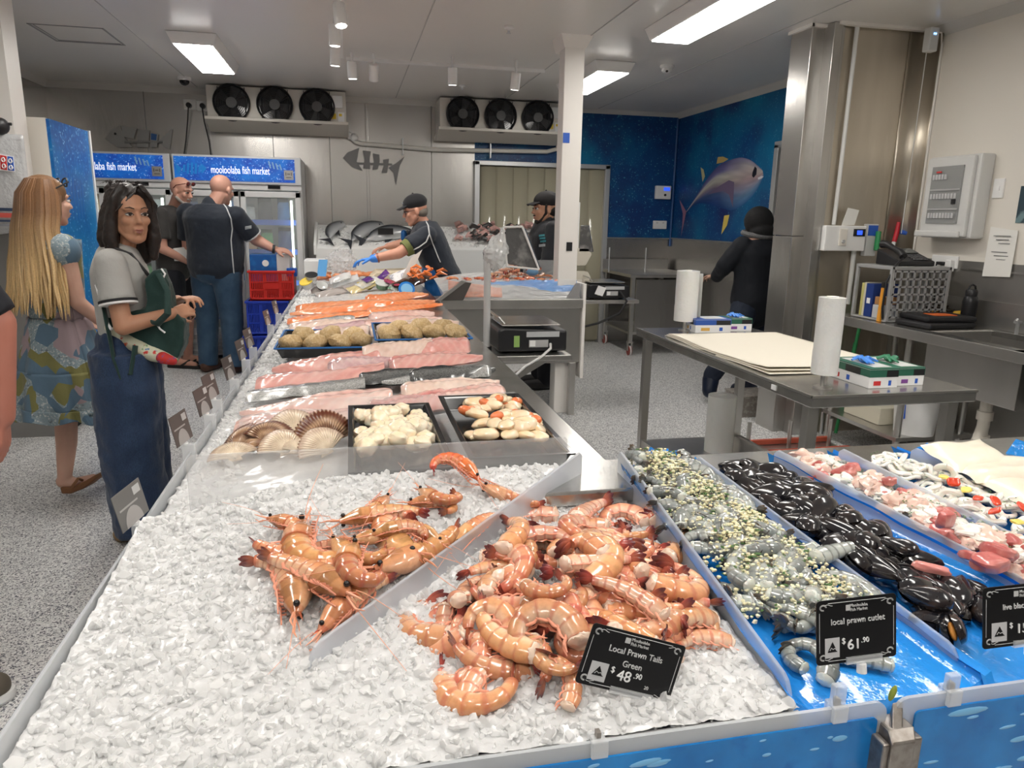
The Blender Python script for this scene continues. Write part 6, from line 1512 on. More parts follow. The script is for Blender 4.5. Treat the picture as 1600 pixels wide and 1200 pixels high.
part('pipe', MB().tube([(3.48,3.30,.58),(3.48,3.30,.40),(3.46,3.30,.32),(3.42,3.28,.28),(3.40,3.20,.30),(3.40,3.0,.32),(3.42,2.4,.33)], .032, 14).cyl((3.48,3.30,.42),(3.48,3.30,.14),.030,n=14), wp, w)
for z in (.44,.30): part('collar', MB().cyl((3.48,3.30,z),(3.48,3.30,z+.05),.042,n=16), wp, w)
t = thing('bucket', 'white bucket with a blue label under the sink bench', 'bucket', (3.45,3.62,.0))
part('pail', MB().lathe([(0,.225),(.115,.225),(.135,.47),(.142,.48),(.128,.48),(.11,.24)],(3.46,3.78,0),28), white_pl, t)
part('label', MB().bb((3.335,3.735,.33),(3.345,3.80,.42)), blue_ink, t, smooth=False)
o = MB().bb((3.34,3.95,.226),(3.70,4.30,.34)).build('cardboard_box', mat('cream_board2', (.66,.62,.50), .6), smooth=False, bevel=.006); tag(o, 'low cream carton on the shelf under the bench', 'box')
for (x, c_, lab, l2) in ((3.30, blue_ink, 'mop handle with a blue sleeve leaning under the bench', .0),(3.42, green_ink, 'green broom handle leaning under the bench', .14)):
    t = thing('broom_handle', lab, 'broom', (x,4.49,0)); part('shaft', MB().cyl((x,4.46,.02),(x+l2,4.50,.95),.012,n=10), alu if c_ is blue_ink else green_ink, t); part('sleeve', MB().cyl((x+l2*.5,4.482,.46),(x+l2*.7,4.49,.68),.015,n=10), c_, t)
t = thing('floor_tray', 'red edged steel rack on the floor behind the packing table', 'rack', (2.75,3.9,0))
part('rail', MB().bb((2.42,3.98,.05),(3.18,4.01,.08)).bb((2.42,4.20,.05),(3.18,4.23,.08)), mat('rail_red', (.45,.09,.05), .45), t, smooth=False)
part('frame', MB().bb((2.42,3.98,.02),(3.18,4.23,.045)), steel, t, smooth=False)
for x in (2.5,2.8,3.1): part('post', MB().cyl((x,4.1,.04),(x,4.1,.24),.014,n=10), steel, t)
t = thing('step_stool', 'grey checker plate step beside the hooded worker', 'step', (3.12,5.1,0))
part('block', MB().bb((2.98,5.02,0),(3.26,5.30,.17)), mat('checker_plate', (.32,.29,.26), .45, .6, noise=(30,(.46,.43,.39),.5,.56)), t, smooth=False, bevel=.006)
part('tread', MB().bb((2.975,5.015,.165),(3.265,5.305,.175)), mat('checker_plate'), t, smooth=False, bevel=.004)

# grey crate lying on its side with books and the phone on top
cx0, cx1, cy0, cy1, cz = 3.30, 3.74, 3.96, 4.30, .902; ch = .35
cg = mat('crate_grey', (.34,.34,.34), .45)
t = thing('grey_crate', 'grey mesh crate turned on its side, used as a shelf on the bench', 'crate', (3.5,4.1,.9))
m = MB().bb((cx0,cy0,cz+ch-.022),(cx1,cy1,cz+ch)).bb((cx0,cy0,cz),(cx0+.022,cy0+.022,cz+ch)).bb((cx1-.022,cy0,cz),(cx1,cy0+.022,cz+ch)).bb((cx0,cy1-.022,cz),(cx0+.022,cy1,cz+ch)).bb((cx0,cy0,cz),(cx1,cy1,cz+.012)).bb((cx1-.02,cy1-.022,cz),(cx1,cy1,cz+ch))
part('frame', m, cg, t, smooth=False, bevel=.004)
m = MB()
for k in range(9): x = cx0+.03+k*(cx1-cx0-.06)/8; m.bb((x-.006,cy0+.004,cz+.02),(x+.006,cy0+.014,cz+ch-.02))
for k in range(7): z = cz+.03+k*(ch-.06)/6; m.bb((cx0+.02,cy0+.004,z-.006),(cx1-.02,cy0+.014,z+.006))
part('side_mesh', m, cg, t, smooth=False)
m = MB()
for k in range(7): y = cy0+.03+k*(cy1-cy0-.06)/6; m.bb((cx1-.014,y-.005,cz+.02),(cx1-.004,y+.005,cz+ch-.02))
for k in range(6): z = cz+.03+k*(ch-.06)/5; m.bb((cx1-.014,cy0+.02,z-.005),(cx1-.004,cy1-.02,z+.005))
part('base_mesh', m, cg, t, smooth=False)
def book(lab, y0, y1, h, m, d=.19):
    o = MB().bb((cx0+.012,y0,cz+.013),(cx0+.012+d,y1,cz+.013+h)).build('notebook', m, smooth=False, bevel=.003); tag(o, lab, 'book', 'books in the grey crate')
book('dark blue notebook with a white label in the grey crate', 4.12, 4.19, .215, mat('book_navy', (.012,.04,.20), .5))
book('cream book beside the dark blue notebook', 4.192, 4.21, .22, mat('book_cream', (.62,.58,.45), .6)); book('yellow book at the wall end of the grey crate', 4.212, 4.235, .215, mat('book_yellow', (.55,.50,.18), .6))
o = MB().bb((cx0+.009,4.14,cz+.10),(cx0+.012,4.17,cz+.135)).build('label', white_ink, smooth=False); o.parent = bpy.data.objects['notebook']
o = MB().bb((cx0+.01,4.03,cz+.013),(cx0+.12,4.11,cz+.10)).build('plastic_box', mat('box_clear', (.65,.66,.68), .2, see=.2), smooth=False, bevel=.006); tag(o, 'small clear plastic box in the grey crate', 'box')
o = MB().bb((cx0+.02,4.04,cz+.103),(cx0+.13,4.105,cz+.15)).build('cardboard_box', mat('carton_brown', (.40,.20,.08), .6), smooth=False); tag(o, 'brown carton on the clear plastic box in the grey crate', 'box')
t = thing('box_cutter', 'orange box cutter standing at the mouth of the grey crate', 'knife', (cx0-.01,4.0,cz)); part('body', MB().prism([(cx0-.012,4.0,cz),(cx0-.012,4.03,cz),(cx0-.008,4.028,cz+.215),(cx0-.008,4.002,cz+.215)],(.012,0,0)), mat('cutter_orange', (.75,.32,.03), .4), t, smooth=False); part('tip', MB().bb((cx0-.012,4.002,cz+.215),(cx0-.002,4.024,cz+.25)), black_pl, t, smooth=False)
# phone
pz_ = cz+ch+.001; t = thing('desk_phone', 'black desk phone with its handset on top of the grey crate', 'phone', (3.5,4.12,pz_))
part('base', MB().prism([(3.36,4.02,pz_),(3.62,4.02,pz_),(3.62,4.24,pz_+.10),(3.36,4.24,pz_+.10),(3.36,4.24,pz_)][:0] or [(3.38,4.00,pz_),(3.38,4.22,pz_),(3.38,4.22,pz_+.10),(3.38,4.00,pz_+.03)], (.26,0,0)), black_pl, t, smooth=False, bevel=.006)
part('screen', MB().prism([(3.50,4.13,pz_+.076),(3.62,4.13,pz_+.076),(3.62,4.205,pz_+.100),(3.50,4.205,pz_+.100)],(0,0,.004)), mat('phone_screen', (.09,.10,.10), .15), t, smooth=False)
ky = MB()
for a in range(4):
    for b2 in range(4): ky.box((3.51+.028*a, 4.025+.024*b2, pz_+.043+.0076*b2), (.018,.013,.006))
part('keys', ky, mat('key_grey', (.16,.16,.165), .5), t, smooth=False)
part('handset', MB().tube([(3.40,4.00,pz_+.06),(3.405,4.03,pz_+.085),(3.41,4.10,pz_+.105),(3.41,4.17,pz_+.13),(3.405,4.21,pz_+.13)],[.024,.022,.016,.022,.026],12), black_pl, t)
part('cord', MB().tube([(3.40,4.0,pz_+.05),(3.33,3.97,pz_+.01),(3.285,3.98,pz_-.10),(3.28,3.98,pz_-.26),(3.30,3.99,pz_-.33)],.007,8), black_pl, t)
# laptop bag, cable mess, bottle
t = thing('laptop_bag', 'black laptop bag with an orange patch lying flat on the bench', 'bag', (3.50,3.80,.9))
part('lower_case', MB().box((3.52,3.80,.918),(.36,.27,.034),Matrix.Rotation(.1,3,'Z')), mat('bag_black', (.015,.015,.017), .55), t, smooth=False, bevel=.012)
part('upper_case', MB().box((3.55,3.82,.953),(.34,.26,.034),Matrix.Rotation(-.06,3,'Z')), mat('bag_black'), t, smooth=False, bevel=.012)
part('orange_patch', MB().box((3.55,3.80,.9715),(.15,.11,.004),Matrix.Rotation(-.1,3,'Z')), mat('patch_orange', (.65,.13,.02), .5), t, smooth=False, bevel=.002)
cm = MB(); r_ = random.Random(4)
for k in range(5): cm.tube([Vector((3.74+r_.uniform(-.05,.07), 4.04+r_.uniform(-.10,.10), .93+r_.uniform(0,.08))) for q in range(7)], .006, 6)
tag(cm.build('cable_bundle', mat('cable_dark', (.05,.04,.03), .5)), 'tangle of dark cables behind the laptop bag', 'cables')
for (x, y, lab) in ((3.70,4.05,'yellow tape measure among the cables'),(3.74,3.93,'orange handled tool beside the cables')):
    tag(MB().tube([(x,y,.92),(x+.03,y-.02,.96),(x+.06,y-.04,.97),(x+.08,y-.06,.94)],[.014,.020,.016,.008],10).build('hand_tool', mat('tool_yellow', (.70,.42,.03), .4)), lab, 'tool')
t = thing('drink_bottle', 'black drink bottle standing at the back of the bench', 'bottle', (3.75,3.80,.9))
part('flask', MB().lathe([(0,.902),(.040,.902),(.043,.91),(.043,1.05),(.038,1.075),(.030,1.085),(0,1.085)],(3.755,3.80,0),26), mat('bottle_black', (.012,.012,.014), .35), t)
part('cap', MB().lathe([(0,1.085),(.033,1.085),(.034,1.115),(.028,1.125),(0,1.125)],(3.755,3.80,0),22), black_pl, t)
part('carry_loop', MB().tube([(3.725,3.80,1.115),(3.735,3.80,1.145),(3.755,3.80,1.155),(3.775,3.80,1.145),(3.785,3.80,1.115)],.006,8), black_pl, t)
t = thing('tap_spout', 'small bent tap spout at the back of the sink', 'tap', (3.74,3.42,.9)); part('spout', MB().tube([(3.76,3.45,.90),(3.76,3.45,.96),(3.74,3.44,.985),(3.71,3.42,.975)],.010,10), alu, t); part('handle', MB().box((3.76,3.45,.97),(.05,.012,.012)), alu, t, smooth=False)

# fixtures on end wall and right wall
t = thing('control_box', 'white control box with a socket and blue display on the steel end wall', 'controller', (3.33,4.53,1.41))
part('case', MB().bb((3.17,4.48,1.325),(3.485,4.565,1.495)), white_pl, t, smooth=False, bevel=.006)
part('switch_plate', MB().bb((3.275,4.472,1.36),(3.335,4.482,1.475)), cream, t, smooth=False, bevel=.003)
part('knob', MB().cyl((3.305,4.462,1.39),(3.305,4.475,1.39),.012,n=12), grey_pl, t)
part('screen_bezel', MB().bb((3.385,4.475,1.425),(3.475,4.482,1.475)), black_gl, t, smooth=False)
part('display', MB().bb((3.41,4.472,1.435),(3.45,4.477,1.465)), mat('blue_screen'), t, smooth=False)
t = thing('conduit', 'white conduit pipe running down the steel end wall to the control box', 'pipe', (3.28,4.55,2)); part('tube', MB().tube([(3.27,4.545,1.50),(3.275,4.545,1.8),(3.28,4.545,2.78)],.014,12), white_pl, t); part('lower_tube', MB().cyl((3.46,4.55,.95),(3.46,4.55,1.325),.016,n=12), white_pl, t)
tag(MB().prism([(3.30,4.50,1.495),(3.40,4.50,1.50),(3.425,4.50,1.60),(3.335,4.50,1.615)],(0,.002,0)).build('note_card', paper, smooth=False), 'white card propped on top of the control box', 'card')
t = thing('wall_dispenser', 'blue and white dispenser with a green bottle on the steel end wall', 'dispenser', (3.57,4.55,1.4))
part('case', MB().bb((3.525,4.52,1.29),(3.61,4.565,1.51)), lgrey_pl, t, smooth=False, bevel=.004); part('label', MB().bb((3.53,4.516,1.43),(3.605,4.522,1.50)), blue_ink, t, smooth=False); part('bottle', MB().cyl((3.59,4.49,1.33),(3.60,4.50,1.46),.018,n=12), mat('green_bottle', (.03,.30,.10), .3), t)
t = thing('fish_knife', 'red handled knife standing up behind the desk phone', 'knife', (3.76,4.54,1.3)); part('handle', MB().tube([(3.75,4.52,1.39),(3.765,4.525,1.45),(3.775,4.53,1.525)],[.016,.017,.013],10), mat('handle_red', (.60,.02,.04), .35), t); part('ferrule', MB().cyl((3.742,4.52,1.345),(3.75,4.52,1.39),.014,n=10), white_pl, t); part('blade', MB().bb((3.73,4.518,1.25),(3.75,4.521,1.35)), steel, t, smooth=False)
tag(MB().cyl((3.80,4.53,1.46),(3.83,4.50,1.45),.018,n=10).build('wall_hook', blue_ink), 'small blue hook on the wall right of the red knife', 'hook')
t = thing('alarm_sensor', 'small white sensor high in the corner above the end wall', 'sensor', (3.745,4.40,2.72)); part('case', MB().bb((3.70,4.38,2.61),(3.77,4.44,2.755)), lgrey_pl, t, smooth=False, bevel=.008); part('indicator', MB().bb((3.725,4.377,2.71),(3.745,4.382,2.72)), mat('led_blue', (.2,.5,1), .3, emit=4), t, smooth=False); part('lead', MB().cyl((3.74,4.45,1.45),(3.74,4.44,2.61),.003,n=6), lgrey_pl, t)
X = 3.85
t = thing('breaker_box', 'white electrical breaker box with a clear door on the cream wall', 'breaker box', (X,4.08,1.68))
bw = mat('breaker_white', (.68,.68,.665), .4)
part('case', MB().bb((X-.10,3.87,1.43),(X,4.29,1.94)), bw, t, smooth=False, bevel=.012)
part('front_hood', MB().prism([(X-.10,3.885,1.45),(X-.10,4.28,1.45),(X-.125,4.25,1.475),(X-.125,3.91,1.475)],(0,0,.0)) if False else MB().bb((X-.125,3.90,1.44),(X-.095,4.275,1.93)), bw, t, smooth=False, bevel=.010)
part('lower_lip', MB().bb((X-.14,3.93,1.435),(X-.12,4.30,1.475)), bw, t, smooth=False, bevel=.008)
d_ = part('door_window', MB().bb((X-.135,3.965,1.52),(X-.125,4.215,1.875)), mat('smoke_window', (.30,.31,.31), .08, see=.45), t, smooth=False)
for z in (1.57,1.69,1.81):
    sw_ = MB()
    for k in range(9 if z < 1.8 else 5): sw_.bb((X-.140,4.20-.024*k-.018,z-.016),(X-.134,4.20-.024*k,z+.016))
    part('breaker_row', sw_, mat('breaker_pale', (.55,.55,.56), .4), t, smooth=False)
part('rail', MB().bb((X-.138,3.97,1.605),(X-.133,4.21,1.615)).bb((X-.138,3.97,1.725),(X-.133,4.21,1.735)), grey_pl, t, smooth=False)
part('red_switch', MB().bb((X-.143,4.13,1.835),(X-.138,4.17,1.845)), red_ink, t, smooth=False); part('meter', MB().bb((X-.141,3.99,1.64),(X-.134,4.02,1.67)), black_pl, t, smooth=False)
t = thing('light_switch', 'white light switch right of the breaker box', 'switch', (X,3.81,1.73)); part('plate', MB().bb((X-.012,3.775,1.675),(X,3.85,1.79)), white_pl, t, smooth=False, bevel=.003); part('rocker', MB().bb((X-.016,3.80,1.72),(X-.010,3.825,1.745)), white_ink, t, smooth=False)
t = thing('power_outlet', 'white double power outlet with a black plug below the breaker box', 'power outlet', (X,4.15,1.27)); part('plate', MB().bb((X-.014,4.03,1.235),(X-.003,4.25,1.315)), white_pl, t, smooth=False, bevel=.003)
part('plug', MB().bb((X-.05,4.10,1.255),(X-.012,4.17,1.275)), black_pl, t, smooth=False, bevel=.004); part('adapter', MB().bb((X-.045,4.05,1.215),(X-.012,4.10,1.29)), white_pl, t, smooth=False, bevel=.004); part('lead', MB().tube([(X-.04,4.17,1.26),(X-.05,4.18,1.20),(X-.04,4.16,1.08),(X-.07,4.10,.98)],.005,8), black_pl, t)
t = thing('notice_sheets', 'two printed white notice sheets hanging on the right wall', 'notice', (X,3.72,1.36)); part('sheet', MB().prism([(X-.020,3.62,1.215),(X-.018,3.82,1.205),(X-.012,3.82,1.505),(X-.012,3.625,1.485)],(.002,0,0)), paper, t, smooth=False)
pr2 = MB()
for k in range(6): pr2.bb((X-.0215+.001*k,3.66+.01*(k%2),1.45-.022*k-.03*(k>2)),(X-.0195+.001*k,3.78-.02*(k%3),1.455-.022*k-.03*(k>2)))
part('print', pr2, mat('print_grey', (.25,.25,.25), .6), t, smooth=False)
tag(MB().bb((X-.006,3.30,1.53),(X,3.66,1.74)).build('wall_poster', mat('poster_dark', (.03,.06,.08), .4, noise=(12,(.18,.28,.30),.5,.62)), smooth=False), 'dark sea coloured poster cut off by the right edge', 'poster')

# hanging clear bag on the left post
t = thing('ice_bag', 'clear printed plastic ice bag hanging on the white post at the left edge', 'bag', (-2.0,4.9,1.6))
yb = 4.6; P0 = lambda x, y, k=0: PY(x, y, yb-k)
pl_m = mat('bag_silver', (.55,.56,.57), .16, coat=.6, see=.25, bump=[(5,.7),(16,.4)])
part('bag', MB().grid(lambda u, v: P0((-70)*(1-u)+ (36+v*18)*u, 203+8*u+ v*(172-24*u), .03*math.sin(PI*u)*math.sin(PI*v)), 18, 18), pl_m, t, solid=.004)
part('hook', MB().tube([P0(-20,192), P0(18,194)], .008, 8), dark_rub, t); part('hook_block', MB().ell(P0(0,197), .045), black_pl, t)
def quad(nm, L, m, k=.04): part(nm, MB().prism([P0(x, y, k) for x, y in L], (0,.001,0)), m, t, smooth=False)
quad('logo_white', [(-2,240),(21,244),(24,269),(-1,266)], white_ink, .040); quad('logo_red', [(0,242),(10,244),(11,266),(1,264)], red_ink, .043); quad('logo_blue', [(11.5,244),(20,245.5),(22.5,267),(12.5,266)], blue_ink, .043)
sq = MB()
for (cx, cy) in ((5,249),(6,259),(16,251),(17,261)): sq.tube([P0(cx+3.2*math.cos(a)*(1-.5*k/14), cy+4*math.sin(a)*(1-.5*k/14), .046) for k, a in enumerate([.55*q for q in range(14)])], .003, 4)
part('logo_swirl', sq, white_ink, t)
quad('bag_print', [(-70,322),(42,326),(43,331),(-70,327)], mat('bag_navy_print', (.03,.05,.10), .5), .040); quad('bag_print', [(-70,330),(46,334),(46,341),(-70,338)], mat('bag_red_print', (.60,.10,.08), .5), .040); quad('bag_print', [(-70,342),(48,344),(48,347),(-70,346)], mat('bag_navy_print'), .040); quad('bag_print', [(-70,350),(50,350),(50,353),(-70,354)], mat('bag_grey_print', (.25,.26,.28), .5), .040)

# plastic crates by the fridges
def crate(lab, x0, x1, y0, y1, z0, z1, m, full=0):
    t = thing('plastic_crate', lab, 'crate', ((x0+x1)/2,(y0+y1)/2,z0), 'stacked plastic crates')
    b_ = MB().bb((x0,y0,z0),(x1,y1,z0+.015)); th = .012
    for (a, b2) in (((x0,y0),(x1,y0+th)),((x0,y1-th),(x1,y1)),((x0,y0),(x0+th,y1)),((x1-th,y0),(x1,y1))):
        b_.bb((*a,z1-.03),(*b2,z1)); b_.bb((*a,z0),(*b2,z0+.03))
    b_.bb((x0-.012,y0-.012,z1-.02),(x1+.012,y0,z1)).bb((x0-.012,y1,z1-.02),(x1+.012,y1+.012,z1)).bb((x0-.012,y0,z1-.02),(x0,y1,z1)).bb((x1,y0,z1-.02),(x1+.012,y1,z1))
    part('rim', b_, m, t, smooth=False, bevel=.003)
    sl = MB(); n = 26; zm0, zm1 = z0+(z1-z0)*.36, z0+(z1-z0)*.62
    for k in range(n+1):
        x = x0+(x1-x0)*k/n; w = .0045 if k % 9 else .010
        sl.bb((max(x0,x-w),y0+.002,z0+.02),(min(x1,x+w),y0+th,z1-.02))
    sl.bb((x0,y0+.001,zm0-.006),(x1,y0+th,zm0+.006)).bb((x0,y0+.001,zm1-.006),(x1,y0+th,zm1+.006))
    if full: sl.bb((x0+.14,y0+.001,zm0),(x1-.14,y0+th,zm1))
    part('slatted_front', sl, m, t, smooth=False)
    part('sides', MB().bb((x0,y0,z0),(x0+th,y1,z1-.02)).bb((x1-th,y0,z0),(x1,y1,z1-.02)).bb((x0,y1-th,z0),(x1,y1,z1-.02)), m, t, smooth=False)
rc = mat('crate_red', (.62,.022,.015), .38); bc = mat('crate_blue', (.012,.045,.44), .38)
YC = 7.15
cr = lambda x, y: PY(x, y, YC)
z2, z3 = cr(390,470).z, cr(390,423).z; z1_ = cr(385,525).z
crate('red plastic crate on top of the blue crates behind the big man', cr(388,422).x, cr(458,422).x, YC, YC+.36, z2, z3, rc, 1)
crate('upper blue plastic crate under the red one', cr(384,470).x, cr(449,470).x, YC, YC+.36, z1_+.005, z2-.004, bc, 1)
crate('lowest blue plastic crate standing on the floor', cr(381,525).x, cr(446,525).x, YC, YC+.36, .0, z1_, bc, 1)
t = thing('shopping_tub', 'blue printed tub of goods sitting in the red crate', 'tub', (-.8,7.3,1.0)); a = cr(388,398); b_ = cr(432,424)
part('body', MB().bb((a.x,YC+.06,z3-.12),(b_.x,YC+.32,a.z)), mat('tub_blue', (.01,.10,.36), .35, noise=(9,(.02,.20,.55),.5,.7)), t, smooth=False, bevel=.006)
part('emblem', MB().lathe([(0,0),(.03,0),(.03,.002),(0,.002)],(a.x+.14,YC+.058,a.z-.08),20,Matrix.Rotation(PI/2,3,'X')), white_pl, t)
part('side_panel', MB().prism([(b_.x,YC+.06,z3-.1),(b_.x+.10,YC+.10,z3-.1),(b_.x+.12,YC+.10,a.z+.01),(b_.x,YC+.06,a.z)],(0,.2,0)), lgrey_pl, t, smooth=False, bevel=.004)
tag(MB().bb((cr(446,410).x,YC+.08,z3-.06),(cr(462,410).x,YC+.2,z3+.02)).build('blue_pack', blue_rail, smooth=False, bevel=.006), 'blue pack at the end of the red crate near the counter', 'pack')
# blue box on the floor behind the blonde woman is the base of the cabinet
# ---------------------------------------------------------------- people
skin = lambda n, c: mat('skin_'+n, c, .48, sss=.12, noise=(25,(c[0]*.97,c[1]*.93,c[2]*.92),.4,.75), bump=(180,.08))
eyew = mat('eye_white', (.70,.68,.65), .2); iris = mat('iris_dark', (.02,.012,.008), .1)
class Fig:
    """a figure standing at loc, facing along f; P() turns right, forward, up metres into the place"""
    def __init__(s, lab, loc, f, skinm, H=1.75):
        f = Vector((f[0],f[1],0)).normalized(); s.f = f; s.r = Vector((f.y,-f.x,0)); s.L = Vector((loc[0],loc[1],0)); s.k = H/1.75
        s.t = thing('person', lab, 'person', s.L); s.skin = skinm; s.B = MB()
        s.M = Matrix(((s.r.x,s.f.x,0),(s.r.y,s.f.y,0),(0,0,1)))
    def P(s, x, y, z): return s.L + s.r*(x*s.k) + s.f*(y*s.k) + Vector((0,0,z*s.k))
    def ell(s, m, c, r, M=None): m.ell(s.P(*c), tuple(q*s.k for q in r), s.M @ M if M else s.M, 20, 14)
    def limb(s, m, pts, rr): m.limb([s.P(*p) if not isinstance(p, Vector) else p for p in pts], [q*s.k for q in rr])
    def head(s, c, hf, tilt=0, g=1.0, w=1.0, hscale=1.0):
        """c: head centre (world); hf: facing; g<1 slimmer neck"""
        hf = Vector(hf).normalized(); up = Vector((0,0,1)); hr = hf.cross(up).normalized(); up = hr.cross(hf)
        M = Matrix(((hr.x,hf.x,up.x),(hr.y,hf.y,up.y),(hr.z,hf.z,up.z))); s.hM = M; s.hc = c = Vector(c); k = s.k*hscale; s.hk = k
        Q = s.Q = lambda x, y, z: c + M @ Vector((x*k*w, y*k, z*k))
        b = s.B
        E = lambda p, r: b.ell(Q(*p), tuple(q*k for q in r), M, 20, 14)
        E((0,-.016,.030),(.074*w,.094,.086)); E((0,.026,-.030),(.058*w,.062,.080)); E((0,.056,-.092),(.030*w,.026,.022))
        for sg in (-1,1):
            b.cap(Q(sg*.052,.004,-.045), Q(sg*.020,.052,-.088), .020*k, .020*k); E((sg*.036,.060,-.018),(.024*w,.022,.022)); E((sg*.078,-.008,-.008),(.010,.019,.031))
            b.cap(Q(sg*.011,.086,-.026), Q(sg*.013,.084,-.026), .0085*k); b.cap(Q(sg*.012,.078,.031), Q(sg*.046,.064,.029), .010*k, .008*k)
        b.cap(Q(0,.078,.016), Q(0,.101,-.020), .008*k, .0115*k)
        b.cap(Q(-.014,.084,-.052), Q(.014,.084,-.052), .008*k); b.cap(Q(-.012,.082,-.064), Q(.012,.082,-.064), .008*k)
    def face(s, lipc=(.42,.16,.14), browc=(.02,.015,.012), squint=.6):
        Q, M, k = s.Q, s.hM, s.hk
        for sg in (-1,1):
            e = MB().ell(Q(sg*.031,.0735,.008), (.0160*k,.012*k,.0105*k*squint), M, 16, 10); o = part('eye', e, eyew, s.t)
            part('iris', MB().ell(Q(sg*.031,.0842,.008), (.0068*k,.0030*k,.0068*k*min(1,squint*1.25)), M, 14, 8), iris, o)
            part('eyelid', MB().tube([Q(sg*(.031-.0165),.081,.0065), Q(sg*.027,.0862,.0085+.0085*squint), Q(sg*.036,.0852,.0085+.0085*squint), Q(sg*(.031+.0175),.0755,.009)], [.0014*k,.0030*k,.0030*k,.0014*k], 6), mat('lash', (.02,.012,.01), .6), s.t)
            part('eyebrow', MB().tube([Q(sg*.014,.0875,.031), Q(sg*.030,.0845,.037), Q(sg*.048,.073,.033)], [.0034*k,.0034*k,.0015*k], 8, .6), mat('brow_'+str(browc), browc, .8), s.t)
        lm = mat('lips_'+str(lipc), lipc, .4)
        l = MB().tube([Q(-.022,.082,-.0575), Q(-.009,.0925,-.0530), Q(0,.0935,-.0545), Q(.009,.0925,-.0530), Q(.022,.082,-.0575)], [.0012*k,.0042*k,.0038*k,.0042*k,.0012*k], 8, .8)
        l.tube([Q(-.021,.082,-.0585), Q(0,.0925,-.0645), Q(.021,.082,-.0585)], [.0012*k,.0050*k,.0012*k], 8, .9); part('lips', l, lm, s.t)
    def neck(s, base, r): s.B.cap(s.Q(0,-.022,-.050), base if isinstance(base, Vector) else s.P(*base), r*s.k*.93, r*s.k)
    def hand(s, wrist, d, n, thumb, curl=.5, sc=1.0, splay=.06):
        d = Vector(d).normalized(); n = Vector(n); n = (n-d*n.dot(d)).normalized(); x = d.cross(n)*thumb; b = s.B; k = s.k*sc
        for i, off in enumerate((.030,.010,-.010,-.028)):
            kn = wrist + d*(.088-.006*abs(i-1))*k + x*off*k
            b.cap(wrist + x*off*.55*k + d*.01, kn, .0135*k, .0105*k); ln = (.040,.045,.042,.033)[i]; a = 0; p = kn
            for j, (q, rr) in enumerate(((1,.0092),(.62,.0084),(.5,.0074))):
                a += curl*(.55,.95,.7)[j]*(1+.1*i); dd = (d*math.cos(a) + n*math.sin(a) + x*splay*(1.5-i)*.6).normalized()
                e = p + dd*ln*q*k; b.cap(p, e, rr*k, rr*.9*k, 10); p = e
        p = wrist + d*.028*k + x*.026*k; dd = (d*.70 + x*.62 + n*.35).normalized(); e = p+dd*.042*k; b.cap(p, e, .0125*k, .0105*k, 10)
        dd = (d*.88+x*.2+n*.42).normalized(); b.cap(e, e+dd*.030*k, .0098*k, .0085*k, 10)
    def finish(s, vox=.007): return part('body', s.B, s.skin, s.t, remesh=vox, smoothit=1)
    def torso(s, m, wide=1.0, deep=1.0, zhip=.93, lean=(0,0), belly=0, grow=0):
        lx, ly = lean; g = grow; secs = []
        for (z, rx, ry, bl, ln) in ((-.13,.10,.07,0,0),(-.09,.150,.100,0,0),(0,.172,.120,.15,.05),(.08,.165,.116,.55,.2),(.16,.155,.110,.9,.4),(.25,.158,.112,.8,.6),(.34,.170,.117,.35,.8),(.42,.183,.116,.1,.95),(.475,.178,.098,0,1),(.515,.140,.078,0,1),(.545,.085,.060,0,1)):
            secs.append((s.P(lx*ln, ly*ln+belly*bl*.5, zhip+z), s.r*((rx*wide+g+belly*bl*.4)*s.k), s.f*((ry*deep+g+belly*bl*.6)*s.k)))
        m.loft(secs)
def sleeve(m, a, b, r0, r1): m.ell(a, (r0*1.04,)*3); m.tube([a, a+(b-a)*.5, b], [r0, (r0+r1)/2, r1], 18)
def flat_limb(m, a, b, r0, r1, n=18): m.tube([a, a+(b-a)*.5, b], [r0, (r0+r1)/2, r1], n)
def hair_strands(name, fig, m, n, fn, seed, r0=.004, sides=5):
    r_ = random.Random(seed); b = MB()
    for k in range(n): fn(b, r_, k/n)
    return part(name, b, m, fig.t)
from mathutils.bvhtree import BVHTree
def cast(o):
    """points of a garment's finished surface under photo pixels, a little proud of the cloth"""
    bpy.context.view_layer.update(); bv = BVHTree.FromObject(o, bpy.context.evaluated_depsgraph_get()); L0 = o.parent.location
    def f(x, y, off=.003):
        d = ray(x, y).normalized(); h = bv.ray_cast(CAM-L0, d); return (h[0]+L0-d*off) if h[0] is not None else None
    return f
def piping(o, runs, m, parent, r=.006):
    f = cast(o)
    for run in runs:
        P = []
        for k in range(len(run)-1):
            for q in range(6): t = q/6; P.append((run[k][0]*(1-t)+run[k+1][0]*t, run[k][1]*(1-t)+run[k+1][1]*t))
        pts = [p for p in (f(*q) for q in P+[run[-1]]) if p is not None]
        if len(pts) > 2: part('piping', MB().tube(pts, r, 6), m, parent)
def patch(nm, o, poly, m, parent):
    f = cast(o); pts = [f(*q, .002) for q in poly]
    if all(p is not None for p in pts): part(nm, MB().prism(pts, -CF*.003), m, parent, smooth=False)

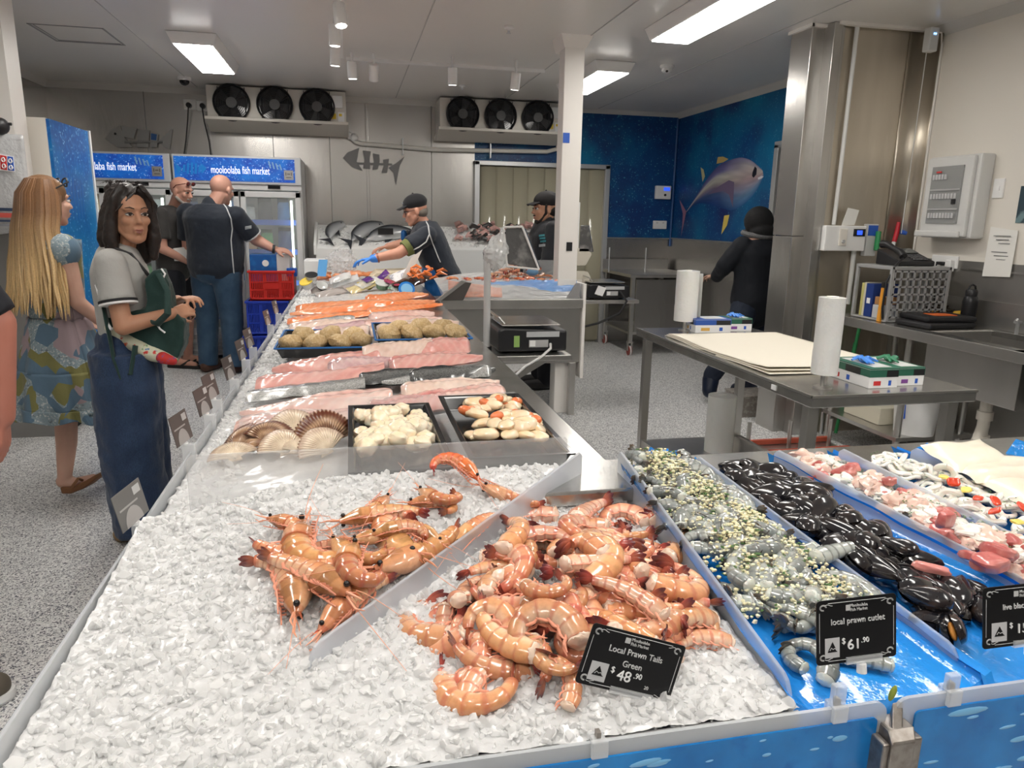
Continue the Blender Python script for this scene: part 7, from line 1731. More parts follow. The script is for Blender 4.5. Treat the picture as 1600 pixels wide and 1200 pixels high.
# the waiting woman
wm = Fig('woman in a grey T-shirt and wide dark jeans hugging a green bag, looking towards us', (-1.00,3.56), (1,.10), skin('tan', (.47,.245,.15)), 1.65)
wm.head(PY(203,336,3.52), (.55,-.80,-.06), hscale=1.10, w=.95)
wm.face((.34,.12,.10), (.05,.03,.022), .66)
wm.neck((-.0,.02,1.40), .050)
b = wm.B; wm.torso(b, .80, .85, .885)
rs, re, rw = wm.P(.165,-.005,1.365), wm.P(.225,.030,1.085), wm.P(.150,.225,1.130)
ls, le, lw = wm.P(-.165,-.005,1.385), wm.P(-.215,.06,1.10), wm.P(-.03,.235,1.17)
b.limb([rs, re, rw], [.046,.038,.027]); b.limb([ls, le, lw], [.046,.038,.027])
wm.hand(rw, rw-re+Vector((.02,.08,.0)), Vector((.1,.9,-.3)), -1, .85, .92, .03); wm.hand(lw, lw-le, Vector((0,0,-1)), 1, .6, .95)
for sg in (-1,1): b.limb([wm.P(sg*.08,0,.90), wm.P(sg*.085,0,.48), wm.P(sg*.09,-.01,.085)], [.085,.055,.038]); b.limb([wm.P(sg*.09,-.03,.05), wm.P(sg*.10,.12,.03)], [.038,.026])
wm.finish(.0055)
tee = mat('tee_grey', (.40,.395,.375), .8, sheen=.2, bump=[(30,.25),(400,.2)])
m = MB(); wm.torso(m, .84, .95, .895, grow=.012)
for (a_, e_) in ((rs,re),(ls,le)): flat_limb(m, a_+(e_-a_)*.02, a_+(e_-a_)*.60, .062, .074); m.ell(a_, (.064,.064,.062))
m.cap(wm.P(0,.01,1.43), wm.P(0,0,1.38), .056, .075)
part('tshirt', m, tee, wm.t, remesh=.008, smoothit=5, disp=(.08,.010))
e = rs+(re-rs)*.585; d = (re-rs).normalized()
m = MB().tube([e, e+d*.012], [.0765,.077], 22); part('sleeve_trim', m, mat('trim_black', (.012,.012,.014), .7), wm.t)
m = MB().tube([e+d*.012, e+d*.020], [.0765,.076], 22); part('sleeve_band', m, white_ink, wm.t)
jean = mat('wide_jean', (.018,.040,.095), .75, sheen=.15, noise=[(14,(.028,.060,.13),.4,.7),(300,(.012,.028,.07),.4,.7)], bump=[(12,.3),(500,.25)], stretch=(1,1,.35))
m = MB(); wm.ell(m, (0,0,.99), (.165,.135,.11))
for sg in (-1,1): flat_limb(m, wm.P(sg*.078,-.01,.95), wm.P(sg*.082,-.01,.50), .135, .140); flat_limb(m, wm.P(sg*.082,-.01,.55), wm.P(sg*.09,0,.035), .140, .118)
part('jeans', m, jean, wm.t, remesh=.011, smoothit=5, disp=(.11,.030))
for sg in (-1,1): m = MB().cap(wm.P(sg*.09,-.09,.035), wm.P(sg*.10,.12,.028), .040, .032); part('shoe', m, mat('shoe_tan', (.30,.20,.11), .6), wm.t)
hairb = mat('hair_black', (.014,.010,.009), .42, noise=(90,(.035,.018,.012),.5,.75), spec=.6)
Q = wm.Q; k = wm.hk
m = MB(); m.ell(Q(0,-.030,.046), (.085*k,.095*k,.086*k), wm.hM, 20, 14); m.ell(Q(0,-.055,-.03), (.078*k,.062*k,.10*k), wm.hM, 20, 14)
for sg in (-1,1):
    m.limb([Q(sg*.040,.026,.112), Q(sg*.072,.030,.070), Q(sg*.086,.016,-.01), Q(sg*.090,.010,-.10), Q(sg*.084,.014,-.170)], [.018*k,.018*k,.024*k,.032*k,.020*k]); m.limb([Q(sg*.070,-.03,.0), Q(sg*.080,-.04,-.10), Q(sg*.072,-.04,-.185)], [.042*k,.046*k,.026*k])
m.ell(Q(0,-.07,-.12),(.07*k,.05*k,.075*k), wm.hM); m.ell(Q(.02,-.085,.10),(.045*k,.035*k,.028*k), wm.hM)
part('hair', m, hairb, wm.t, remesh=.006, smoothit=3, disp=(.02,.006))
def strand(b, r_, u):
    sg = 1 if r_.random() < .5 else -1; a = r_.uniform(-.5,1.15); y0 = -.10+.13*max(0,a)*.9; x = sg*(.060+.028*r_.random())
    p = [Q(sg*.018, .00+.04*max(0,a)-.04*(a<0), .126), Q(sg*.064, .018*max(0,a)+y0*.25+.008, .104), Q(sg*.094, y0*.55+.016*max(0,a), .03), Q(sg*.098+r_.uniform(-.004,.006), y0*.6+.015, -.07), Q(x+sg*.012, y0*.6+r_.uniform(-.01,.02), -.165-.03*r_.random())]
    b.tube(p, [.0012,.0026,.0032,.0032,.0008], 5)
hair_strands('hair_strands', wm, hairb, 150, strand, 4)
def fringe(b, r_, u):
    sg = 1 if u > .35 else -1; a = (u-.35)/.65 if sg > 0 else u/.35
    p = [Q(-.022, .030+.02*r_.random(), .122), Q(-.022+sg*(.018+.02*a), .066-.012*a, .098-.006*a), Q(-.022+sg*(.052+.032*a), .058-.028*a, .062-.02*a), Q(sg*(.084+.008*a), .034-.012*a, .005-.03*a), Q(sg*.094, .024-.01*a, -.09)]
    b.tube(p, [.0012,.0030,.0038,.0034,.0015], 5)
hair_strands('hair_fringe', wm, hairb, 60, fringe, 9)
def stray(b, r_, u):
    a = r_.uniform(0,2*PI); q = Q(.05*math.cos(a),-.06+.05*math.sin(a),.115); b.tube([q, q+Vector((r_.uniform(-.02,.02),r_.uniform(-.02,.02),.022)), q+Vector((r_.uniform(-.05,.05),r_.uniform(-.04,.04),.008))],[.0016,.0014,.0005],5)
hair_strands('loose_bun', wm, hairb, 40, stray, 6)
# her bag
green = mat('bag_green_cloth', (.010,.040,.034), .75, sheen=.15, bump=[(10,.3),(300,.2)])
bt_ = thing('tote_bag', 'dark green cloth tote bag with a bright flower print base, hugged by the waiting woman', 'bag', (-.93,3.40,.8))
pq = lambda x, y, Y=3.36: PY(x, y, Y)
m = MB()
pgs = [[(226,436),(240,424),(254,420),(262,440),(268,470),(272,500),(250,505),(228,500)], [(160,500),(200,488),(240,480),(275,488),(288,500),(286,540),(272,570),(232,562),(196,542),(168,528)], [(150,446),(172,442),(190,500),(186,545),(168,530),(158,505)]]
for pg, (y0_, th_) in zip(pgs, ((3.435,.09),(3.425,.13),(3.47,.06))): m.prism([pq(x, y, y0_) for x, y in pg], (0,th_,0))
part('body', m, green, bt_, remesh=.009, smoothit=7, disp=(.06,.018))
m = MB(); m.limb([pq(172,512,3.445), pq(205,536,3.440), pq(240,553,3.435), pq(270,562,3.435)], [.024,.034,.036,.024]); part('print_base', m, mat('print_cream', (.62,.62,.47), .7, noise=[(16,(.66,.10,.03),.58,.62),(26,(.60,.05,.04),.60,.64),(19,(.10,.28,.10),.60,.66),(23,(.05,.16,.38),.63,.68)], bump=(30,.2)), bt_, remesh=.008, smoothit=3)
m = MB().limb([pq(254,559,3.415), pq(270,564,3.420)], [.028,.020]); part('flower_print', m, mat('print_red', (.55,.035,.03), .7, noise=(60,(.06,.10,.30),.55,.7)), bt_, remesh=.006, smoothit=2)
m = MB().tube([pq(155,445,3.42), pq(166,500,3.38), pq(178,560,3.37), pq(190,592,3.37), pq(205,585,3.37), pq(212,540,3.40)], [.020,.022,.022,.020,.020,.022], 10, .35); part('strap', m, green, bt_)
m = MB().tube([pq(248,428,3.41), pq(262,455,3.36), pq(262,490,3.33), pq(246,506,3.36), pq(226,500,3.40)], [.014,.014,.015,.015,.013], 10, .5); part('handle', m, green, bt_)
m = MB().tube([pq(150,445,3.44), pq(160,478,3.42), pq(168,505,3.38), pq(174,515,3.36)], .006, 8); part('white_cord', m, white_ink, bt_)
m = MB().tube([pq(252,420,3.42), pq(258,428,3.41), pq(254,436,3.41)], .004, 8).tube([pq(246,508,3.385), pq(250,514,3.38), pq(258,520,3.38)], .004, 8); part('toggle', m, white_ink, bt_)
m = MB(); m.prism([pq(150,446,3.45), pq(168,440,3.45), pq(186,500,3.42), pq(170,516,3.42)], (.02,.03,0)); part('back_flap', m, green, bt_, bevel=.008)
m = MB().tube([wm.P(.12,-.02,1.44), wm.P(.10,.07,1.40), wm.P(.06,.13,1.30), wm.P(.05,.16,1.20)], .008, 8); part('shoulder_strap', m, black_pl, bt_)

# the blonde woman
bl = Fig('woman with very long blonde hair in a tiered patchwork dress, walking away from us', (-1.47,4.13), (.75,.66), skin('fair', (.62,.38,.29)), 1.65)
bl.head(bl.P(.0,.02,1.635), (.72,.70,-.05), hscale=1.08); bl.face((.5,.25,.22), (.25,.16,.08), .8); bl.neck((0,0,1.44), .05)
b = bl.B; bl.torso(b, .86, .9, .93)
for sg in (-1,1): b.limb([bl.P(sg*.17,0,1.40), bl.P(sg*.20,.02,1.12), bl.P(sg*.19,.16,.98)], [.045,.038,.028]); bl.hand(bl.P(sg*.19,.16,.98), bl.f+Vector((0,0,-.3)), -bl.r*sg, sg, .6)
hl = PY(100,752,4.13); b.limb([bl.P(.07,0,.88), PY(103,655,4.13), PY(104,690,4.12), PY(101,748,4.10)], [.085,.056,.052,.034])
ft = Vector((bl.f.x,bl.f.y,0)); b.limb([PY(99,752,4.10), PY(118,755,4.10), PY(146,746,4.12)], [.036,.030,.020])
b.limb([bl.P(-.07,.05,.88), bl.P(-.10,.26,.50), bl.P(-.12,.30,.12)], [.085,.055,.036]); b.limb([bl.P(-.12,.30,.06), bl.P(-.12,.45,.035)], [.034,.022])
bl.finish(.007)
m = MB(); m.prism([PY(x, y, 4.055) for x, y in ((93,762),(96,772),(110,772),(130,764),(150,748),(149,742),(132,752),(112,762))], (.03,.09,0)); part('sandal', m, mat('sandal_tan', (.22,.10,.045), .6), bl.t, bevel=.006)
m = MB().tube([PY(112,762,4.04), PY(122,748,4.05), PY(134,752,4.12)], .008, 8); part('sandal_strap', m, mat('sandal_tan'), bl.t)
dress = mat('patch_dress', (.23,.30,.33), .8, speck=[(9,(.20,.19,.065),.70),(7,(.34,.26,.28),.76),(10,(.10,.17,.24),.70)], noise=[(95,(.50,.52,.52),.54,.62),(60,(.13,.15,.17),.60,.68)], bump=[(20,.3)], sheen=.1)
def tier(nm, z0, z1, r0, r1, sq=.78, amp=.045, c0=(0,0)):
    m = MB()
    def f(u, v):
        a = 2*PI*u; rr = (r0+(r1-r0)*v)*(1+amp*(.3+.7*v)*math.sin(a*15+2*math.sin(a*3))+.04*math.sin(a*4+1)*v); return bl.P(rr*math.cos(a)+c0[0]*v, rr*sq*math.sin(a)+c0[1]*v, z0+(z1-z0)*v+.012*math.sin(a*9)*v)
    m.grid(f, 120, 14); return part(nm, m, dress, bl.t, solid=.004)
tier('bodice', 1.44, 1.02, .19, .175, .72, .012); tier('skirt_tier', 1.03, .74, .175, .270); tier('skirt_tier', .755, .545, .275, .325, .8, .06, (.0,.02)); tier('hem_frill', .56, .495, .322, .345, .8, .07, (.0,.02))
for sg in (-1,1): part('dress_sleeve', MB().ell(bl.P(sg*.165,0,1.385), (.072,.075,.085)), dress, bl.t)
blond = mat('hair_blonde', (1,1,1), .40, vcol=True, noise=(150,(.80,.76,.70),.45,.75), spec=.5)
Qb = bl.Q
def lock(b, r_, u):
    a = PI*(.02+1.14*u)+PI*.93; s_ = math.cos(a); c_ = math.sin(a); jit = r_.uniform(-.012,.012); ln = r_.uniform(.40,.50); rr0 = r_.uniform(.009,.016)
    top = Qb(.018*s_,-.02+.02*c_,.118); p = [top, Qb(.062*s_+jit*.3,-.022+.070*c_,.098), Qb(.094*s_+jit*.5,-.024+.108*c_,.030), Qb(.104*s_+jit,-.03+.112*c_,-.06)]
    wv = r_.uniform(0,6)
    for q in range(1,8):
        f_ = q/7; p.append(Qb((.104+.105*f_)*s_+jit*(1+2.6*f_)+.013*math.sin(wv+f_*10)*f_, -.045-.02*f_+(.105+.012*f_)*c_, -.06-ln*f_))
    sh = r_.uniform(.75,1.2)
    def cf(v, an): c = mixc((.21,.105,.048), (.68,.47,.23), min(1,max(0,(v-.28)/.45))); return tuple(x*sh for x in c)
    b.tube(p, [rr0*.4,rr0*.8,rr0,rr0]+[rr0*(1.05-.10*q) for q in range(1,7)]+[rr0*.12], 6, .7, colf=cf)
def hairfill(b, r_, u): lock(b, r_, u)
hair_strands('hair', bl, blond, 170, hairfill, 3)
m = MB(); m.ell(Qb(0,-.022,.040), (.085,.102,.088), bl.hM, 20, 14)
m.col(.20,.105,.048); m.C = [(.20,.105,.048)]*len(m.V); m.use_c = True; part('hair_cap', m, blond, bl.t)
m = MB()
for sg in (-1,1): m.tube([Qb(sg*.036+.024*math.cos(q),.070-.01*abs(math.cos(q)),.098+.020*math.sin(q)) for q in [2*PI*k/16 for k in range(17)]], .004, 6); m.tube([Qb(sg*.060,.068,.100), Qb(sg*.088,-.01,.06)], .004, 6)
part('sunglasses', m, black_pl, bl.t)
m = MB(); m.ell(bl.P(.0,.0,1.60),(.01,.01,.01)) if False else None

# man in charcoal T-shirt by the fridge
gm = Fig('bald man with a white beard in a charcoal T-shirt and dark shorts, holding paper', (-1.66,7.72), (.93,-.30), skin('pink', (.58,.31,.23)), 1.82)
gm.head(PY(284,299,7.62), (.86,-.42,-.28), hscale=1.06); gm.face((.45,.22,.18), (.25,.2,.18), .6); gm.neck((0,.02,1.46), .058)
b = gm.B; gm.torso(b, 1.0, 1.0, .93)
rs, re, rw = gm.P(.19,0,1.42), gm.P(.235,.02,1.12), gm.P(.11,.22,.99); ls, le, lw = gm.P(-.19,0,1.42), gm.P(-.23,.06,1.13), gm.P(-.03,.25,1.04)
b.limb([rs,re,rw],[.055,.046,.032]); b.limb([ls,le,lw],[.055,.046,.032]); gm.hand(rw, rw-re, Vector((-.2,.3,1)), 1, .5); gm.hand(lw, lw-le, Vector((0,0,1)), -1, .4)
for sg in (-1,1): b.limb([gm.P(sg*.09,0,.90), gm.P(sg*.10,.02,.49), gm.P(sg*.10,-.01,.09)], [.095,.062,.044]); b.limb([gm.P(sg*.10,-.03,.055), gm.P(sg*.115,.17,.035)], [.040,.030])
gm.finish(.008)
m = MB(); gm.torso(m, 1.06, 1.12, .96, grow=.014); sleeve(m, rs, rs+(re-rs)*.72, .070, .078); sleeve(m, ls, ls+(le-ls)*.72, .070, .078); m.cap(gm.P(0,.01,1.46), gm.P(0,.0,1.40), .066, .09)
part('tshirt', m, mat('tee_charcoal', (.040,.037,.035), .85, sheen=.15, bump=[(20,.25)]), gm.t, remesh=.011, smoothit=4, disp=(.07,.010))
m = MB(); gm.ell(m, (0,0,.95), (.18,.135,.13))
for sg in (-1,1): flat_limb(m, gm.P(sg*.09,0,.92), gm.P(sg*.105,.01,.53), .120, .122)
part('shorts', m, mat('shorts_navy', (.010,.011,.016), .85, bump=(20,.2)), gm.t, remesh=.011, smoothit=4, disp=(.07,.010))
m = MB(); Q = gm.Q; m.ell(Q(0,.062,-.085),(.036,.034,.030), gm.hM); m.cap(Q(-.022,.086,-.045), Q(.022,.086,-.045), .009)
for sg in (-1,1): m.cap(Q(sg*.055,.005,-.05), Q(sg*.028,.052,-.085), .021)
part('beard', m, mat('beard_grey', (.42,.39,.36), .8, noise=(200,(.25,.22,.2),.5,.7)), gm.t, remesh=.006, smoothit=2, disp=(.01,.006))
m = MB()
for sg in (-1,1): m.ell(Q(sg*.033,.075,.085),(.028,.010,.020), gm.hM); m.tube([Q(sg*.058,.068,.085), Q(sg*.085,.0,.05), Q(sg*.086,-.02,.02)], .004, 6)
part('sunglasses', m, mat('glasses_maroon', (.10,.015,.015), .15), gm.t)
m = MB()
for sg in (-1,1): m.cap(gm.P(sg*.10,-.07,.012), gm.P(sg*.117,.20,.012), .042, .045)
m.V = [(x, y, min(z, .030)) for x, y, z in m.V]; part('flip_flops', m, mat('flip_black', (.02,.018,.017), .7), gm.t)
for sg in (-1,1):
  m = MB().tube([gm.P(sg*.115-.05,.06,.03), gm.P(sg*.115,.12,.075), gm.P(sg*.115+.05,.06,.03)], .010, 8)
  part('flip_strap', m, mat('flip_black'), gm.t)
o = MB().prism([PY(x, y, 7.50) for x, y in ((270,388),(288,386),(295,392),(296,408),(272,408))], (.02,.06,0)).build('paper_packet', paper, smooth=False, bevel=.004); tag(o, 'white paper packet held by the man in the charcoal T-shirt', 'paper')

# the big man in navy polo and jeans, seen from behind
bm = Fig('large bald man seen from behind in navy polo and blue jeans', (-1.24,7.36), (.42,.90), skin('pinker', (.60,.33,.25)), 1.84)
bm.head(PY(347,297,7.42), (.55,.82,-.25), hscale=1.10, w=1.05); bm.face((.45,.22,.18), (.12,.08,.05), .7); bm.neck((0,.0,1.46), .072)
b = bm.B; bm.torso(b, 1.25, 1.35, .94, belly=.06)
rs, re, rw = bm.P(.24,0,1.40), bm.P(.34,.14,1.20), PY(428,389,7.25); ls, le, lw = bm.P(-.24,0,1.42), bm.P(-.30,.06,1.12), bm.P(-.16,.30,1.05)
b.limb([rs,re,rw],[.072,.058,.036]); b.limb([ls,le,lw],[.072,.058,.036]); bm.hand(rw, Vector((1,-.1,-.12)), Vector((0,.4,-1)), -1, .45, 1.1); bm.hand(lw, lw-le, Vector((.2,0,-1)), 1, .5, 1.1)
for sg in (-1,1): b.limb([bm.P(sg*.11,0,.90), bm.P(sg*.125,.02,.49), bm.P(sg*.13,-.02,.09)], [.11,.075,.05]); b.limb([bm.P(sg*.13,-.04,.055), bm.P(sg*.14,.18,.04)], [.045,.035])
bm.finish(.008)
navy = mat('polo_navy', (.008,.014,.026), .75, sheen=.2, bump=[(16,.3)])
m = MB(); bm.torso(m, 1.30, 1.42, .96, belly=.07, grow=.016); bm.ell(m, (0,.02,.95), (.245,.215,.14)); sleeve(m, rs, rs+(re-rs)*.80, .095, .088); sleeve(m, ls, ls+(le-ls)*.75, .095, .095); m.cap(bm.P(0,0,1.50), bm.P(0,-.01,1.44), .080, .10)
bshirt = part('polo_shirt', m, navy, bm.t, remesh=.011, smoothit=4, disp=(.07,.010))
pip = mat('piping_white', (.60,.61,.62), .7)
pp = lambda x, y, Y: PY(x, y, Y)
piping(bshirt, [[(341,308),(354,325),(361,342),(363,358),(361,375),(363,400),(366,432)]], pip, bm.t)
e = rs+(re-rs)*.79; d = (re-rs).normalized(); m = MB().tube([e, e+d*.010], [.0905,.0905], 20); part('sleeve_piping', m, pip, bm.t)
patch('sleeve_logo', bshirt, [(383,354),(393,352),(393,357),(383,359)], mat('logo_pale', (.35,.38,.40), .6), bm.t)
m = MB(); bm.ell(m, (0,0,.93), (.215,.185,.14))
for sg in (-1,1): flat_limb(m, bm.P(sg*.108,0,.92), bm.P(sg*.125,.01,.48), .138, .105); flat_limb(m, bm.P(sg*.125,.01,.50), bm.P(sg*.13,-.02,.06), .104, .088)
part('jeans', m, mat('jeans_blue', (.025,.062,.115), .8, noise=[(6,(.05,.10,.165),.45,.75)], bump=[(14,.3),(400,.2)], sheen=.1), bm.t, remesh=.011, smoothit=4, disp=(.07,.010))
for sg in (-1,1): m = MB().cap(bm.P(sg*.13,-.06,.05), bm.P(sg*.145,.20,.04), .056, .046); part('shoe', m, mat('shoe_brown', (.075,.030,.018), .5), bm.t)
m = MB().tube([rw+Vector((-.012,.0,.0)), rw+Vector((.012,0,-.003))], [.041,.041], 18); part('wrist_watch', m, black_pl, bm.t)

# older worker in cap
ow = Fig('older worker in navy cap and blue apron, reaching over the counter, one blue glove', (.90,6.86), (-1,.02), skin('ruddy', (.60,.31,.22)), 1.74)
ow.head(PY(648,330,6.84), (-.96,-.02,-.25), hscale=1.10); ow.face((.45,.2,.17), (.25,.22,.2), .55); ow.neck((0,.19,1.40), .062)
b = ow.B; ow.torso(b, 1.05, 1.15, .92, (0,.20), belly=.03)
ls, le, lw = ow.P(-.19,.21,1.35), PY(622,396,6.60), PY(583,404,6.62); rs, re, rw = ow.P(.19,.21,1.36), PY(632,380,7.02), PY(606,385,7.05)
b.limb([ls,le,lw],[.062,.050,.034]); b.limb([rs,re,rw],[.060,.048,.032]); ow.hand(rw, Vector((-1,0,-.2)), Vector((0,0,-1)), -1, .5, 1.05)
for sg in (-1,1): b.limb([ow.P(sg*.10,0,.90), ow.P(sg*.10,0,.48), ow.P(sg*.10,-.02,.09)], [.095,.065,.045]); b.limb([ow.P(sg*.10,-.03,.05), ow.P(sg*.11,.17,.04)], [.045,.034])
sb = ow.B; ow.B = MB(); ow.hand(lw, Vector((-1,.05,-.12)), Vector((0,0,-1)), 1, .45, 1.12); ow.B.cap(lw+Vector((.03,0,.004)), lw, .040, .036); part('glove', ow.B, glv, ow.t, remesh=.006, smoothit=1); ow.B = sb; ow.finish(.008)
m = MB(); ow.torso(m, 1.10, 1.22, .93, (0,.20), belly=.04, grow=.016); sleeve(m, ls, ls+(le-ls)*.62, .082, .090); sleeve(m, rs, rs+(re-rs)*.72, .082, .086); m.cap(ow.P(0,.20,1.42), ow.P(0,.18,1.36), .075, .10)
oshirt = part('polo_shirt', m, navy, ow.t, remesh=.011, smoothit=4, disp=(.07,.010))
piping(oshirt, [[(661,337),(669,352),(671,366),(666,378),(655,386),(645,391)],[(671,366),(676,380),(683,398),(688,410)]], pip, ow.t)
m = MB(); d = le-ls; flat_limb(m, ls+d*.60, ls+d*.78, .080, .072); part('undershirt_sleeve', m, mat('olive_sleeve', (.16,.18,.06), .8), ow.t)
patch('sleeve_logo', oshirt, [(630,374),(640,371),(641,376),(631,379)], mat('logo_pale'), ow.t)
ap = mat('apron_blue', (.012,.11,.34), .5, bump=(12,.2)); m = MB(); ow.ell(m, (0,.14,1.02), (.19,.11,.20)); ow.ell(m, (0,.08,.80), (.21,.15,.30)); part('apron', m, ap, ow.t, remesh=.012, smoothit=3, disp=(.07,.010))
part('collar_towel', MB().limb([PY(632,372,6.98), PY(631,364,6.98)], [.035,.028]), ap, ow.t)
for sg in (-1,1): part('shoe', MB().cap(ow.P(sg*.10,-.06,.05), ow.P(sg*.11,.18,.045), .055, .046), dark_rub, ow.t)
part('trousers', MB().limb([ow.P(-.1,0,.92),ow.P(-.1,0,.10)],[.12,.085]).limb([ow.P(.1,0,.92),ow.P(.1,0,.10)],[.12,.085]), mat('trouser_dark', (.010,.011,.016), .8), ow.t, remesh=.014)
m = MB().tube([lw+Vector((.035,0,.005)), lw+Vector((.05,0,.008))], [.043,.043], 16); part('bracelet', m, mat('copper', (.30,.10,.06), .4), ow.t)
def cap_hat(fg, c, lab='cap'):
    Q, M, k = fg.Q, fg.hM, fg.hk; m = MB(); m.ell(Q(0,-.020,.062), (.088*k,.105*k,.078*k), M, 24, 16, lambda d: 1 if d.z > -.1 else .96)
    m.V = [tuple(v) for v in m.V]; cp = part('cap', m, c, fg.t)
    v = MB(); v.grid(lambda u, w: Q((u-.5)*.145*(1-.30*w*w), .060+.085*w*(1-((u-.5)*1.1)**2), .066-.020*w-.05*(u-.5)**2), 16, 8); part('visor', v, c, cp, solid=.005)
    part('button', MB().ell(Q(0,-.02,.141), .008), c, cp)
    return cp
capm = mat('cap_navy', (.008,.009,.013), .8, sheen=.2, bump=(300,.2)); cp = cap_hat(ow, capm); part('cap_mark', MB().ell(ow.Q(-.01,.082,.085),(.012,.004,.010), ow.hM), mat('logo_pale'), cp)
m = MB(); Q = ow.Q; m.ell(Q(0,-.045,-.02),(.076,.070,.055), ow.hM); part('hair', m, mat('hair_grey', (.16,.14,.12), .8, noise=(200,(.28,.26,.24),.5,.7)), ow.t, disp=(.01,.006))
m = MB()
for sg in (-1,1): m.tube([Q(sg*.032+.020*math.cos(q),.088-.006*abs(math.cos(q)),.008+.015*math.sin(q)) for q in [2*PI*k/14 for k in range(15)]], .0018, 5); m.tube([Q(sg*.052,.080,.012), Q(sg*.080,.0,.010)], .002, 5)
part('glasses', m, black_pl, ow.t)

# young worker in cap
yw = Fig('young bearded worker in a black cap and high collared jacket beside the white post', (1.70,6.30), (-1,-.05), skin('olive', (.46,.25,.16)), 1.76)
yw.head(PY(851,327,6.28), (-.98,-.08,-.08), hscale=1.10); yw.face((.36,.17,.14), (.012,.01,.009), .75); yw.neck((0,.0,1.44), .058)
b = yw.B; yw.torso(b, 1.0, 1.0, .93)
for sg in (-1,1): b.limb([yw.P(sg*.19,0,1.40), yw.P(sg*.22,.05,1.12), yw.P(sg*.16,.24,1.02)], [.055,.046,.032]); yw.hand(yw.P(sg*.16,.24,1.02), yw.f, Vector((0,0,-1)), -sg, .5)
for sg in (-1,1): b.limb([yw.P(sg*.09,0,.90), yw.P(sg*.10,0,.48), yw.P(sg*.10,-.02,.09)], [.095,.065,.045]); b.limb([yw.P(sg*.10,-.03,.05), yw.P(sg*.11,.17,.04)], [.045,.034])
yw.finish(.008)
jk = mat('jacket_black', (.006,.008,.013), .7, sheen=.15, bump=(18,.25)); m = MB(); yw.torso(m, 1.08, 1.15, .93, grow=.02)
for sg in (-1,1): m.limb([yw.P(sg*.19,0,1.40), yw.P(sg*.22,.05,1.12), yw.P(sg*.17,.21,1.035)], [.085,.072,.055])
m.cap(yw.P(0,.015,1.50), yw.P(0,.0,1.40), .074, .10); yjack = part('jacket', m, jk, yw.t, remesh=.011, smoothit=3, disp=(.07,.010))
for sg in (-1,1): part('shoe', MB().cap(yw.P(sg*.10,-.06,.05), yw.P(sg*.11,.18,.045), .055, .046), dark_rub, yw.t)
part('trousers', MB().limb([yw.P(-.1,0,.92),yw.P(-.1,0,.10)],[.12,.085]).limb([yw.P(.1,0,.92),yw.P(.1,0,.10)],[.12,.085]), mat('trouser_dark'), yw.t, remesh=.014)
for q in range(3): patch('chest_logo', yjack, [(842+q,367+q*4.5),(851+q,366+q*4.5),(851+q,369+q*4.5),(842+q,370+q*4.5)], mat('logo_teal', (.03,.20,.24), .5), yw.t)
patch('chest_text', yjack, [(842,382),(852,381),(852,385),(842,386)], mat('logo_pale'), yw.t)
cap_hat(yw, mat('cap_black', (.010,.009,.010), .8, bump=(300,.2)))
m = MB(); Q = yw.Q; m.ell(Q(0,-.05,-.010),(.078,.068,.060), yw.hM); m.ell(Q(0,.060,-.090),(.033,.030,.026), yw.hM); m.cap(Q(-.020,.088,-.043), Q(.020,.088,-.043), .006)
for sg in (-1,1): m.cap(Q(sg*.062,.008,-.03), Q(sg*.026,.055,-.090), .014, .017); m.cap(Q(sg*.070,.01,.03), Q(sg*.064,.012,-.03), .012)
part('hair_and_beard', m, mat('hair_dark', (.012,.009,.008), .7), yw.t, remesh=.005, smoothit=2, disp=(.01,.004))

# hooded worker walking off behind the pillar
hw = Fig('worker in dark hooded clothes seen from behind, stepping away behind the steel pillar', (3.36,5.62), (-.30,.95), skin('plain', (.45,.27,.20)), 1.66)
hw.head(hw.P(.0,.05,1.56), (-.3,.9,-.35)); hw.neck((0,.02,1.42), .055)
b = hw.B; hw.torso(b, 1.0, 1.0, .93)
ls, le, lw = hw.P(-.19,.02,1.38), PY(1134,414,5.66), hw.P(-.16,.32,1.10)
b.limb([ls,le,lw],[.055,.046,.032]); b.limb([hw.P(.19,.02,1.38), hw.P(.24,.06,1.10), hw.P(.16,.26,1.05)],[.055,.046,.032]); hw.hand(lw, hw.f, Vector((0,0,-1)), 1, .6); hw.hand(hw.P(.16,.26,1.05), hw.f, Vector((0,0,-1)), -1, .6)
fl_ = PY(1108,602,5.55); fr_ = PY(1172,600,5.62)
b.limb([hw.P(-.09,0,.90), PY(1142,545,5.45), fl_+Vector((.01,0,.06))], [.10,.065,.05]); b.limb([hw.P(.09,0,.90), PY(1180,545,5.66), fr_+Vector((0,0,.10))], [.10,.065,.05])
hw.finish(.009)
dk = mat('work_navy', (.005,.007,.012), .8, bump=(18,.25)); m = MB(); hw.torso(m, 1.12, 1.25, .90, grow=.03); m.limb([ls,le,lw],[.088,.075,.055]); m.limb([hw.P(.19,.02,1.38), hw.P(.24,.06,1.10), hw.P(.16,.26,1.05)],[.088,.075,.055]); hw.ell(m,(0,0,.86),(.21,.17,.22)); m.cap(hw.P(0,.0,1.44), hw.P(0,0,1.40), .09, .11)
part('coat', m, dk, hw.t, remesh=.012, smoothit=3, disp=(.07,.010))
m = MB(); m.limb([hw.P(-.09,0,.88), PY(1142,545,5.45), fl_+Vector((.02,0,.09))], [.125,.088,.075]); m.limb([hw.P(.09,0,.88), PY(1180,545,5.66), fr_+Vector((0,0,.12))], [.125,.088,.075]); part('trousers', m, mat('work_trouser', (.008,.014,.030), .8, bump=(14,.3)), hw.t, remesh=.012, smoothit=3, disp=(.07,.010))
